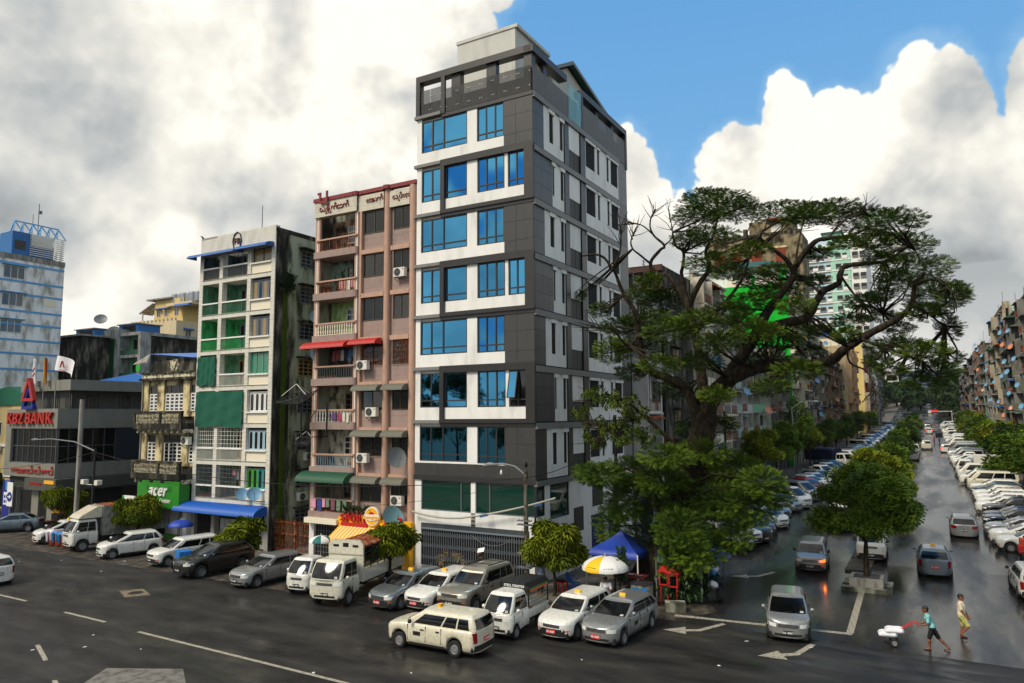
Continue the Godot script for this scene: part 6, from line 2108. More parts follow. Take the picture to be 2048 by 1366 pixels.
	var pads := [
		[8.4, 20.9, -6.4, 2.23, .74, 2.01], [8.1, 19.6, -3.6, 1.35, .54, 1.21], [9.9, 20.1, -5.2, 1.23, .60, 1.11], [7.8, 18.3, -3.1, 1.01, .43, .91], [9.1, 18.2, -2.9, 1.36, .47, 1.22],
		[7.3, 22.0, -7.9, 1.20, .36, 1.08], [11.6, 20.5, -8.4, 1.78, .49, 1.60], [14.0, 18.2, -1.0, 1.21, .42, 1.09], [14.4, 19.6, -6.2, 1.63, .50, 1.47], [15.8, 19.0, -6.4, 1.61, .57, 1.45],
		[17.4, 17.0, .5, 1.31, .47, 1.18], [17.7, 16.9, -4.3, 1.43, .53, 1.29], [15.7, 16.7, -1.0, .86, .27, .77], [14.0, 17.0, -4.2, .75, .23, .68], [16.6, 17.0, -2.7, .93, .33, .84],
		[18.1, 16.2, -7.1, 1.83, .69, 1.65], [18.9, 14.2, -2.8, 1.39, .63, 1.25], [19.5, 13.9, -.7, .63, .50, .56], [17.5, 15.2, -3.8, 1.18, .42, 1.06], [18.4, 13.4, -1.8, .92, .35, .83],
		[19.3, 12.7, -2.5, .48, .53, .43], [16.5, 15.2, -7.9, .74, .26, .66], [16.8, 15.9, -1.7, .81, .27, .73], [16.0, 14.3, -3.2, .90, .31, .81], [15.1, 13.7, -5.8, .86, .36, .78],
		[16.4, 14.1, -8.2, .95, .26, .86], [15.3, 12.5, -.7, .58, .22, .52], [17.3, 13.0, -4.2, .71, .24, .64], [17.2, 12.0, -2.0, 1.23, .36, 1.11], [18.2, 11.6, -.6, 1.06, .36, .95],
		[18.6, 10.8, -2.1, 1.09, .48, .98], [17.0, 10.8, -.2, .59, .34, .53], [18.2, 10.4, -4.9, .99, .33, .89], [16.5, 11.3, -1.3, .53, .22, .48], [19.3, 11.5, -4.5, .55, .32, .50],
		[9.7, 16.3, -.1, 1.32, .36, 1.19], [11.4, 16.8, -.6, .95, .29, .86], [8.8, 17.2, -7.6, 1.16, .38, 1.04], [10.5, 16.5, -7.3, 1.41, .45, 1.26], [11.7, 15.6, -6.5, 1.22, .44, 1.10],
		[13.4, 13.8, .2, .85, .34, .77], [11.7, 16.5, -4.6, .91, .26, .82], [10.8, 14.6, -2.9, 1.26, .45, 1.14], [8.9, 14.6, -5.8, 1.38, .50, 1.24], [13.8, 15.6, -3.9, .65, .22, .58],
		[4.5, 15.9, -5.0, 1.30, .49, 1.17], [5.6, 15.5, -5.3, 1.43, .57, 1.29], [5.4, 14.1, -3.2, 1.64, .55, 1.47], [4.0, 13.9, -3.2, 1.53, .47, 1.37], [3.9, 12.4, -1.3, .93, .69, .84],
		[5.2, 12.7, -2.4, 1.34, .59, 1.20], [7.5, 13.1, -.1, 1.36, .54, 1.22], [8.6, 13.6, -.8, 1.11, .54, 1.00], [7.1, 11.4, .4, 1.09, .44, .98], [4.5, 11.3, -2.5, .81, .43, .73],
		[5.5, 10.4, -7.0, 1.17, .53, 1.05], [8.8, 11.6, -.8, .98, .44, .88], [10.0, 12.4, .2, 1.18, .47, 1.06], [9.6, 9.9, -.4, .86, .38, .77], [5.4, 16.4, -3.4, .72, .28, .64],
		[2.8, 14.8, -2.5, .56, .39, .50], [.1, 16.3, -5.7, .43, .25, .39], [11.4, 12.9, -1.0, 1.31, .43, 1.18], [12.1, 12.6, -3.3, 1.12, .40, 1.01], [12.7, 13.3, -5.9, 1.05, .42, .95],
		[10.5, 12.0, -7.9, 1.41, .51, 1.27], [13.2, 11.0, -.8, 1.15, .41, 1.03], [12.2, 10.2, .4, .90, .31, .81], [12.9, 12.4, -7.7, .76, .27, .69], [10.6, 13.5, -1.3, .97, .36, .87],
		[13.8, 13.2, -4.8, .61, .23, .55], [6.6, 8.1, -7.1, 1.15, .52, 1.04], [8.3, 8.4, -5.9, .99, .49, .89],
	]
	var sparse := [
		[3.8, 10.0, .0, 1.02, .41, .61], [5.0, 9.6, .2, .90, .35, .54], [2.3, 9.0, -1.4, .70, .59, .42], [4.0, 8.5, -.3, .77, .51, .46], [5.0, 9.0, -1.4, .88, .36, .53],
		[5.1, 8.0, -.1, .90, .50, .54], [3.1, 7.7, -.8, .68, .42, .41], [6.2, 8.0, .3, .83, .49, .50],
	]
	var low := [
		[3.7, 6.0, -.1, 1.32, .46, 1.06], [4.6, 6.1, -2.0, 1.57, .63, 1.26], [7.2, 7.0, -.0, 1.33, .44, 1.07], [8.1, 7.1, -2.8, 1.53, .56, 1.23], [9.4, 6.3, -3.7, 1.54, .62, 1.23],
		[11.2, 5.8, -1.6, 1.14, .62, .91], [4.7, 4.4, -3.9, 1.91, .93, 1.52], [7.1, 4.8, -3.2, 2.08, .99, 1.67], [9.4, 4.7, -2.4, 1.73, .84, 1.38], [4.2, 4.5, -1.6, .99, .94, .79],
		[2.8, 2.9, -3.4, .88, 1.10, .70], [4.7, 2.3, -3.8, 1.24, .97, 1.00], [7.6, 3.4, -.5, 1.40, .97, 1.12], [8.7, 3.4, -2.7, 1.45, .85, 1.16], [8.2, 2.4, -.2, .90, .90, .72],
		[7.2, 1.8, -.4, .63, .92, .50], [10.5, 4.4, -2.5, 1.17, .73, .94], [1.9, 5.9, -2.2, .71, .33, .57], [11.8, 5.2, -1.9, .80, .52, .64], [8.8, 2.5, -1.4, .73, .73, .58],
		[6.3, 5.7, -1.6, 1.53, .66, 1.22], [9.9, 3.1, -1.8, .82, .63, .65],
	]

	rng.seed = 81
	var t := thing("rain_tree", "giant old rain tree with a leaning trunk and wide ragged crown over the side street", "tree")
	var nodes := []
	for i in limbs.size():
		var l = limbs[i]
		var b := MB.new()
		var ps := limb(b, l[2], l[0], l[1], 12 if l[0] > .3 else 8)
		if i == 0:
			# buttress flare at the foot
			for k in 6:
				var a := TAU * k / 6.0 + .3
				b.tube([V(4.9 + cos(a) * 1.5, -.3, -3.5 + sin(a) * 1.3), V(5.1 + cos(a) * .95, .5, -3.5 + sin(a) * .8), V(5.6 + cos(a) * .45, 1.9, -3.5 + sin(a) * .45)], [.32, .36, .5], 7)
		obj("trunk" if i == 0 else "limb", b, mats.bark, t)
		for p in ps:
			nodes.append([p, l[0]])
	# twigs from the limbs out to every pad of leaves
	var tw := MB.new()
	for p in pads + sparse:
		var c := V(p[0], p[1], p[2])
		var best = nodes[0][0]
		for q in nodes:
			if q[0].distance_to(c) < best.distance_to(c):
				best = q[0]
		for k in 5:
			var e := c + V(rng.randf_range(-.8, .8) * p[3], rng.randf_range(-.5, .6) * p[4], rng.randf_range(-.7, .7) * p[5])
			var m: Vector3 = best.lerp(e, .55) + V(rng.randfn(0, .2), rng.randfn(0, .15) - .1, rng.randfn(0, .2))
			tw.tube([best, m, e], [.055, .038, .016], 5)
	# bare dead twigs on the side by the corner block
	for l in limbs:
		if l[1] <= .031:
			var e: Vector3 = l[2][-1]
			var e0: Vector3 = l[2][-2]
			for k in 9:
				var a := e0.lerp(e, rng.randf_range(.1, 1.0))
				var d: Vector3 = ((e - e0).normalized() + V(rng.randfn(0, .7), rng.randfn(.2, .6), rng.randfn(0, .6))).normalized()
				var m: Vector3 = a + d * rng.randf_range(.3, .6)
				tw.tube([a, m, m + (d + V(rng.randfn(0, .4), .2, rng.randfn(0, .4))) * .5], [.026, .018, .009], 4)
	obj("twigs", tw, mats.bark, t).set_meta("kind", "stuff")
	foliage(t, "foliage", pads, 720, spray_feather(), .205, Color(.115, .165, .016), Color(.038, .070, .012), mats.leaf, .30, .02, true)
	foliage(t, "sparse_foliage", sparse, 26, spray_droop(), .42, Color(.16, .19, .03), Color(.06, .11, .02), mats.leaf, .5, .2, true)
	# the leafy younger tree that wraps the foot
	var y := thing("foot_tree", "bushy bright green tree crowding round the foot of the giant rain tree", "tree")
	var yb := MB.new()
	limb(yb, [V(6.6, -.1, -2.0), V(6.5, 2.0, -2.1), V(6.9, 4.0, -2.2), V(6.8, 6.0, -2.2)], .22, .08)
	obj("trunk", yb, mats.bark, y)
	var yt := MB.new()
	for p in low:
		var e := V(p[0], p[1], p[2])
		yt.tube([V(6.6, clampf(p[1] - 1.0, 1.0, 5.5), -2.1), V(6.6, p[1], -2.1).lerp(e, .5) + V(0, .3, 0), e], [.06, .045, .02], 5)
	obj("branches", yt, mats.bark, y).set_meta("kind", "stuff")
	foliage(y, "foliage", low, 480, spray_feather(), .27, Color(.115, .185, .014), Color(.028, .056, .008), mats.leaf, .7, .25, true)

# clipped street tree: bushy head of pads on a straight stem
func street_tree(label: String, x: float, z: float, stem: float, w: float, h: float, seed_no: int, group: String, droop := true, tone := 0, y0 := .0) -> Node3D:
	rng.seed = seed_no
	var t := thing("street_tree", label, "tree", V(x, gh(z) + y0, z), .0, group)
	var b := MB.new()
	var lean := V(rng.randfn(0, .1), stem + h * .35, rng.randfn(0, .1))
	limb(b, [V(0, -.1, 0), V(rng.randfn(0, .05), stem * .5, rng.randfn(0, .05)), lean], .055 + w * .022, .05)
	for k in 5:
		var a := TAU * k / 5.0 + rng.randf()
		limb(b, [V(0, stem * .8, 0), V(cos(a) * w * .2, stem + h * .15, sin(a) * w * .2), V(cos(a) * w * .38, stem + h * .45, sin(a) * w * .38)], .05, .02, 6)
	obj("trunk", b, mats.bark, t)
	var pads := []
	for k in 14:
		var a := rng.randf() * TAU
		var r := w * .37 * sqrt(rng.randf())
		var yy := rng.randf()
		pads.append([cos(a) * r * (1.2 - yy * .4), stem + h * (.12 + .72 * yy), sin(a) * r * (1.2 - yy * .4), w * rng.randf_range(.15, .22), h * rng.randf_range(.10, .17), w * .19])
	var c: Array = [[Color(.24, .27, .012), Color(.050, .085, .008)], [Color(.125, .195, .014), Color(.034, .070, .008)], [Color(.075, .130, .012), Color(.024, .052, .008)]][tone]
	var per := 30.0 + 16.0 * w
	if z < -60.0:
		foliage(t, "crown", pads, 40, spray_round(), .30 * w * .5, c[0], c[1], mats.leaf, .6)
	elif droop:
		foliage(t, "crown", pads, per, spray_droop(), .56, c[0], c[1], mats.leaf, .5, .1)
	else:
		foliage(t, "crown", pads, per * 1.2, spray_round(), .50, c[0], c[1], mats.leaf, .5)
	return t

func make_street_trees() -> void:
	var g := "small clipped trees along the main road pavement"
	street_tree("small round tree in front of the sport bar, beside the open-sided truck", -6.9, 3.6, 1.7, 2.5, 1.75, 501, g)
	street_tree("ragged double-headed tree in front of the white tiled block", -18.9, 3.3, .8, 2.5, 2.0, 502, g)
	street_tree("small leaning tree before the green acer shop", -30.0, 2.9, 1.7, 2.7, 1.9, 503, g)
	street_tree("small round tree beside the grey box truck in front of the bank", -41.6, 1.9, 1.4, 3.1, 2.2, 504, g)
	street_tree("round yellow-green tree at the lamp post by the corner block", 1.75, 1.5, 1.55, 2.75, 2.1, 505, g, true, 0)
	street_tree("dark clipped tree at the frame edge before the yellow building", -60.6, -.5, 2.0, 3.4, 2.4, 506, g)
	var m := "trees on the strip between the carriageways"
	street_tree("spreading tree on the stone planter, first between the carriageways", 15.05, -8.1, 2.3, 5.2, 3.4, 511, m, false, 1, .55)
	street_tree("second tree up the strip, touching the planter tree's crown", 14.4, -19.0, 1.5, 5.6, 4.2, 512, m, false, 1)
	street_tree("bright tree on the strip, third from the planter", 14.0, -36.0, 1.6, 5.4, 4.2, 513, m, false, 0)
	street_tree("tree on the strip, fourth from the planter", 14.0, -54.0, 1.4, 5.0, 3.8, 514, m, false, 1)
	var ord := ["fifth", "sixth", "seventh", "eighth", "ninth", "tenth", "eleventh", "twelfth", "thirteenth"]
	for i in 9:
		street_tree("tree on the strip between the carriageways, %s from the planter" % ord[i], 14.0, -74.0 - 19.0 * i, 1.4, 4.8, 3.8, 515 + i, m, false, 1 if i % 2 else 2)
	var l := "trees along the pavement by the green gabled block"
	var ll := [[3.0, -26, 2.6, 3.4, 3.2, "first past the rain tree"], [2.9, -41, 2.8, 5.0, 4.4, "broad one in front of the grey balconied block"], [3.0, -52, 2.8, 5.2, 5.0, "second broad one"], [3.1, -64, 3.2, 5.0, 7.5, "tallest of the row"], [3.0, -77, 2.6, 4.6, 4.0, "just past the tallest"], [3.2, -92, 2.4, 4.6, 4.4, "fourth from the rain tree's side"], [3.2, -108, 2.4, 4.6, 4.0, "below the weathered balconies"], [3.4, -126, 2.4, 5.0, 4.4, "below the brown flats"], [3.4, -150, 2.4, 5.0, 4.6, "below the cream gable"], [3.4, -185, 2.4, 5.4, 4.6, "last before the yellow gable"]]
	for i in ll.size():
		var q = ll[i]
		street_tree("leafy pavement tree of the near row, " + q[5], q[0], q[1], q[2], q[3], q[4], 530 + i, l, false, 0 if i in [0, 1, 4] else 1)
	var r := "trees along the pavement across the street"
	for i in 12:
		street_tree("leafy tree on the pavement across the street, %s up from the junction" % ordinal(i), 26.9 + .3 * (i % 2), -36.0 - 12.5 * i - .35 * i * i, 1.7, 6.2 + .3 * (i % 3), 4.6, 550 + i, r, false, [0, 1, 1, 2][i % 4])
	# park trees across the main road, seen in the mirror windows
	for i in 5:
		var t := street_tree("park tree across the main road, mirrored in the windows, %s along" % ordinal(i), -62.0 + 11.0 * i, 50.0 + 3.0 * (i % 2), 5.0, 10.0, 11.0, 570 + i, "park trees mirrored in the windows", false, 2)
		t.position.y = .0

# ---------------------------------------------------------------- vehicles
# Car space: front towards +z, x to the car's own left, y up from the road; origin under the middle.
# keys: L length, W width, H height, hood/cowl/belt/deck heights, zc windscreen foot, zf/zr roof ends, zb rear glass foot,
# fa/ra axle positions, r wheel radius, clear ground clearance, nose/tail roundness lengths
func car_spec(kind: String) -> Dictionary:
	var d := {L = 4.2, W = 1.68, H = 1.48, hood = .78, cowl = .96, belt = .98, deck = .98, zc = .98, zf = .28, zr = -1.62, zb = -1.95, fa = 1.32, ra = -1.22, r = .30, clear = .22, nose = .55, tail = .25, wr = .60, pil = [.05, -.70, -1.30], black = false, rim = "rim", bump = false}
	var add := {}
	match kind:
		"wagon": add = {L = 4.26, H = 1.46, W = 1.66, hood = .76, zc = .92, zf = .22, zr = -1.72, zb = -2.02, pil = [.0, -.72, -1.38], bump = true}
		"boxwagon": add = {L = 4.24, H = 1.53, W = 1.69, hood = .84, cowl = 1.0, belt = 1.0, deck = 1.0, zc = 1.10, zf = .40, zr = -1.88, zb = -2.05, fa = 1.36, ra = -1.19, pil = [.16, -.55, -1.25], bump = true}
		"curvewagon": add = {L = 4.5, H = 1.46, W = 1.74, hood = .78, zc = 1.06, zf = .20, zr = -1.55, zb = -2.12, fa = 1.42, ra = -1.28, nose = .75, tail = .5, pil = [.0, -.76, -1.45]}
		"hatch": add = {L = 3.88, H = 1.53, W = 1.69, hood = .80, cowl = 1.0, belt = 1.02, deck = 1.02, zc = 1.22, zf = .18, zr = -1.45, zb = -1.82, fa = 1.28, ra = -1.22, nose = .75, tail = .45, pil = [.10, -.55, -1.25]}
		"sedan": add = {L = 4.4, H = 1.47, W = 1.70, hood = .80, cowl = .98, deck = 1.02, zc = 1.0, zf = .12, zr = -.95, zb = -1.58, fa = 1.34, ra = -1.26, nose = .65, tail = .45, pil = [.0, -.72]}
		"suv": add = {L = 4.6, H = 1.78, W = 1.80, hood = 1.02, cowl = 1.14, belt = 1.16, deck = 1.16, zc = .95, zf = .25, zr = -1.95, zb = -2.2, fa = 1.42, ra = -1.28, r = .38, clear = .36, nose = .4, tail = .25, pil = [.0, -.76, -1.40], wr = .62, bump = true}
		"soft_suv": add = {L = 4.58, H = 1.69, W = 1.84, hood = .94, cowl = 1.1, belt = 1.1, deck = 1.1, zc = 1.05, zf = .15, zr = -1.6, zb = -2.05, fa = 1.38, ra = -1.24, r = .36, clear = .3, nose = .7, tail = .45, pil = [.0, -.76, -1.40]}
		"mpv": add = {L = 4.7, H = 1.85, W = 1.78, hood = .95, cowl = 1.1, belt = 1.1, deck = 1.1, zc = 1.5, zf = .65, zr = -2.05, zb = -2.28, fa = 1.46, ra = -1.35, r = .33, nose = .6, pil = [.5, -.45, -1.35], wr = .64}
		"van": add = {L = 4.7, H = 1.98, W = 1.70, hood = 1.04, cowl = 1.15, belt = 1.14, deck = 1.14, zc = 2.02, zf = 1.30, zr = -2.18, zb = -2.32, fa = 1.3, ra = -1.3, r = .32, nose = .35, tail = .2, pil = [1.0, .10, -1.0], wr = .68}
		"minivan": add = {L = 4.1, H = 1.9, W = 1.66, hood = 1.02, cowl = 1.12, belt = 1.1, deck = 1.1, zc = 1.72, zf = 1.0, zr = -1.85, zb = -2.0, fa = 1.2, ra = -1.25, r = .30, nose = .35, tail = .2, pil = [.75, -.1, -1.0], wr = .66, bump = true}
		"pickup": add = {L = 4.9, H = 1.72, W = 1.74, hood = .98, cowl = 1.1, belt = 1.12, deck = 1.12, zc = .95, zf = .3, zr = -.75, zb = -.92, fa = 1.5, ra = -1.45, r = .37, clear = .36, nose = .4, tail = .15, pil = [.0, -.45], bump = true}
		"kei_cab": add = {L = 1.62, H = 1.78, W = 1.48, hood = .96, cowl = 1.05, belt = 1.05, deck = 1.05, zc = .66, zf = .22, zr = -.68, zb = -.76, fa = .25, ra = -9.0, r = .27, clear = .3, nose = .3, tail = .05, pil = [-.1], wr = .60}
		"truck_cab": add = {L = 1.75, H = 2.15, W = 1.86, hood = 1.22, cowl = 1.30, belt = 1.28, deck = 1.28, zc = .78, zf = .40, zr = -.74, zb = -.82, fa = .1, ra = -9.0, r = .38, clear = .42, nose = .22, tail = .05, pil = [-.15], wr = .78}
	d.merge(add, true)
	return d

func car_half_width(d: Dictionary, z: float) -> float:
	var w: float = d.W * .5
	var f: float = d.L * .5 - d.nose
	var b: float = -d.L * .5 + d.tail
	if z > f:
		return w * pow(maxf(.0, 1.0 - pow((z - f) / d.nose, 2.6)), .34) * .985 + .0
	if z < b:
		return w * pow(maxf(.0, 1.0 - pow((b - z) / d.tail, 3.0)), .30) * .985
	return w

func car_top(d: Dictionary, z: float) -> float:
	var f: float = d.L * .5
	if z > d.zc:
		var q: float = clampf((z - d.zc) / (f - d.zc), .0, 1.0)
		return lerpf(d.cowl, d.hood, pow(q, 1.5)) - (.10 * pow(clampf((q - .75) / .25, .0, 1.0), 2.0) if f - d.zc > .3 else .0)
	if z < d.zb:
		var q: float = clampf((d.zb - z) / (d.zb + f), .0, 1.0)
		return d.deck - .07 * pow(q, 2.0)
	return lerpf(d.deck, d.cowl, (z - d.zb) / (d.zc - d.zb))

# distance along z of the front (or rear) skin at side position x
func car_end(d: Dictionary, x: float, front: bool) -> float:
	var lo: float = .0
	var hi: float = d.L * .5
	for i in 22:
		var m := (lo + hi) * .5
		if car_half_width(d, m if front else -m) > absf(x):
			lo = m
		else:
			hi = m
	return lo if front else -lo

func car_body(d: Dictionary) -> MB:
	var b := MB.new()
	var zs := []
	var n := 30
	for i in n + 1:
		var q := float(i) / n
		zs.append(d.L * .5 * sin(PI * (q - .5)) * -1.0)
	for a in [d.fa, d.ra]:
		for k in 9:
			zs.append(a + (d.r + .07) * cos(PI * k / 8.0))
	zs = zs.filter(func(z): return absf(z) <= d.L * .5)
	zs.sort()
	zs.reverse()
	var ring := []                    # outline from the front middle round the +x side to the rear middle
	for z in zs:
		ring.append([maxf(car_half_width(d, z), .0), z])
	var cols := []
	for p in ring:
		var z: float = p[1]
		var low: float = d.clear
		for a in [d.fa, d.ra]:
			var e: float = absf(z - a)
			if e < d.r + .07:
				low = maxf(low, d.r + sqrt(pow(d.r + .07, 2) - e * e) * 1.02)
		var top := car_top(d, z)
		var col := PackedVector3Array()
		var h := top - low
		for q in [[.86, .0], [.965, .10], [.99, .3], [1.0, .55], [.985, .78], [.955, .92], [.90, 1.0]]:
			col.append(V(p[0] * q[0], low + h * q[1], z * (1.0 if absf(z) < d.L * .4 else .985 + .015 * q[0])))
		# over the bonnet and deck to the middle
		for q in [[.72, .02], [.40, .035], [.0, .042]]:
			col.append(V(p[0] * q[0], top + q[1], z))
		cols.append(col)
	var left := []
	for c in cols:
		var m := PackedVector3Array()
		for v in c:
			m.append(V(-v.x, v.y, v.z))
		left.append(m)
	b.grid(cols, false, true)
	b.grid(left, false, false)
	return b

# windscreen, side and rear patches on the upper house: returns a point for side s in 0..1 round the house
func car_house(d: Dictionary, u: float, v: float) -> Vector3:
	# u: 0 front middle, 1 front corner, 2 rear corner, 3 rear middle; v: 0 belt .. 1 roof
	var wb: float = d.W * .5 * .90
	var wt: float = d.W * .5 * (.55 + d.wr * .36)
	var yb := .0
	var x := .0
	var z0 := .0
	var z1 := .0
	if u <= 1.0:
		var k := u
		x = k
		z0 = d.zc + .16 * (1.0 - k * k)
		z1 = d.zf + .10 * (1.0 - k * k)
		yb = d.cowl + .02
	elif u <= 2.0:
		var k := u - 1.0
		x = 1.0
		z0 = lerpf(d.zc, d.zb, k)
		z1 = lerpf(d.zf, d.zr, k)
		yb = lerpf(d.cowl, d.deck, k)
	else:
		var k := 3.0 - u
		x = k
		z0 = d.zb - .10 * (1.0 - k * k)
		z1 = d.zr - .07 * (1.0 - k * k)
		yb = d.deck + .01
	var yt: float = d.H - .09
	var bulge := sin(PI * v) * .03
	return V(x * (lerpf(wb, wt, v) + bulge * x), lerpf(yb - .02, yt, v), lerpf(z0, z1, v) + (bulge if u < 1.0 else (-bulge if u > 2.0 else .0)))

func car_cabin(d: Dictionary) -> MB:
	var b := MB.new()
	var us := [.0, .3, .6, .85, .97, 1.03, 1.2, 1.4, 1.6, 1.8, 1.97, 2.03, 2.2, 2.5, 2.8, 3.0]
	for side in [1.0, -1.0]:
		var rows := []
		for u in us:
			var row := PackedVector3Array()
			for v in [.0, .25, .5, .75, .92, 1.0]:
				var p := car_house(d, u, v)
				row.append(V(p.x * side, p.y, p.z))
			var e := car_house(d, u, 1.0)
			for q in [[.94, .045], [.80, .075], [.5, .09], [.0, .098]]:
				var zz: float = lerpf(e.z, clampf(e.z, d.zr + .12, d.zf - .12), 1.0 - q[0] * .6)
				row.append(V(e.x * q[0] * side, d.H - .09 + q[1], zz))
			rows.append(row)
		b.grid(rows, false, side > .0)
	return b

func house_patch(d: Dictionary, u0: float, u1: float, v0: float, v1: float, side: float, out := .008) -> MB:
	var b := MB.new()
	var rows := []
	var n := 6
	for i in n + 1:
		var row := PackedVector3Array()
		for j in 5:
			var u := lerpf(u0, u1, float(i) / n)
			var v := lerpf(v0, v1, j / 4.0)
			var s := side
			if u < .0:
				u = -u
				s = -side
			if u > 3.0:
				u = 6.0 - u
				s = -side
			var p := car_house(d, u, v)
			p.x *= s
			var o := V(signf(p.x), .25, 0) if u > 1.0 and u < 2.0 else V(0, .5, 1 if u <= 1.0 else -1)
			row.append(p + o.normalized() * out)
		rows.append(row)
	b.grid(rows, false, side > .0)
	return b

# patch that hugs the nose or tail between x0..x1 and y0..y1
func end_patch(d: Dictionary, front: bool, x0: float, x1: float, y0: float, y1: float, out := .012, slope := .0, n := 6) -> MB:
	var b := MB.new()
	var rows := []
	var s := 1.0 if front else -1.0
	for i in n + 1:
		var x := lerpf(x0, x1, float(i) / n)
		var row := PackedVector3Array()
		for j in 3:
			var y := lerpf(y0, y1 + slope * absf(x - x0), j / 2.0)
			var z := car_end(d, minf(absf(x) * 1.02, d.W * .4999), front)
			row.append(V(x, y, z + s * out - s * .02 * (y - y0)))
		rows.append(row)
	var side := rows.duplicate(true)
	b.grid(rows, false, not front)
	for e in [0, n]:
		for j in 2:
			b.quad(rows[e][j], rows[e][j + 1], rows[e][j + 1] - V(0, 0, s * .05), rows[e][j] - V(0, 0, s * .05))
	for i in n:
		for j in [0, 2]:
			b.quad(rows[i][j], rows[i + 1][j], rows[i + 1][j] - V(0, 0, s * .05), rows[i][j] - V(0, 0, s * .05))
	return b

func side_box(d: Dictionary, z0: float, z1: float, y0: float, y1: float, side: float, out := .004) -> MB:
	var b := MB.new()
	var w: float = d.W * .5
	b.box(V(minf(side * (w - .04), side * (w + out)), y0, z0), V(maxf(side * (w - .04), side * (w + out)), y1, z1))
	return b

func wheel(parent: Node, x: float, z: float, r: float, rim: String) -> void:
	if not cache.has("tyre"):
		var b := MB.new()
		b.lathe([[.62, -.09], [.70, -.105], [.95, -.10], [1.0, -.07], [1.0, .07], [.95, .10], [.70, .105], [.62, .09]].map(func(p): return [p[0] * .3, p[1] * .95]), 22, Vector3.ZERO, true)
		cache.tyre = b.mesh()
		for kind in ["rim", "alloy"]:
			var q := MB.new()
			q.lathe([[.195, -.06], [.195, .06], [.18, .075], [.165, .05]], 22, Vector3.ZERO, true)
			if kind == "rim":
				q.lathe([[.165, .05], [.10, .075], [.06, .055], [.001, .06]], 16, Vector3.ZERO, true)
				q.lathe([[.001, -.07], [.06, -.055], [.10, -.075], [.165, -.05]], 16, Vector3.ZERO, true)
			else:
				for k in 7:
					var a := TAU * k / 7
					for s in [-.055, .055]:
						q.bar(V(s, 0, 0), V(s, cos(a) * .17, sin(a) * .17), .035, .03)
				q.lathe([[.165, .0], [.001, .0]], 16, V(-.02, 0, 0), true)
			cache[kind] = q.mesh()
	var w := Node3D.new()
	w.name = "wheel"
	parent.add_child(w, true)
	w.position = V(x, r, z)
	w.scale = Vector3.ONE * (r / .3)
	put("tyre", cache.tyre, mats.rubber, w)
	put("rim", cache[rim], flat("wheel_metal", Color(.62, .63, .64), .4, .7) if rim == "alloy" else flat("wheel_grey", Color(.52, .52, .52), .5, .4), w)

# one car of a kind with all its parts; details = list of extras
func build_car(kind: String, label: String, category: String, called: String, pm: Material, group: String, extras := []) -> Node3D:
	var d := car_spec(kind)
	var t := thing(called, label, category, Vector3.ZERO, .0, group)
	car_shell(t, d, pm, extras)
	var xo: float = d.W * .5 - .10
	for z in [d.fa, d.ra]:
		if z > -5.0:
			for s in [-1.0, 1.0]:
				wheel(t, s * xo, z, d.r, "alloy" if "alloy" in extras else "rim")
	return t

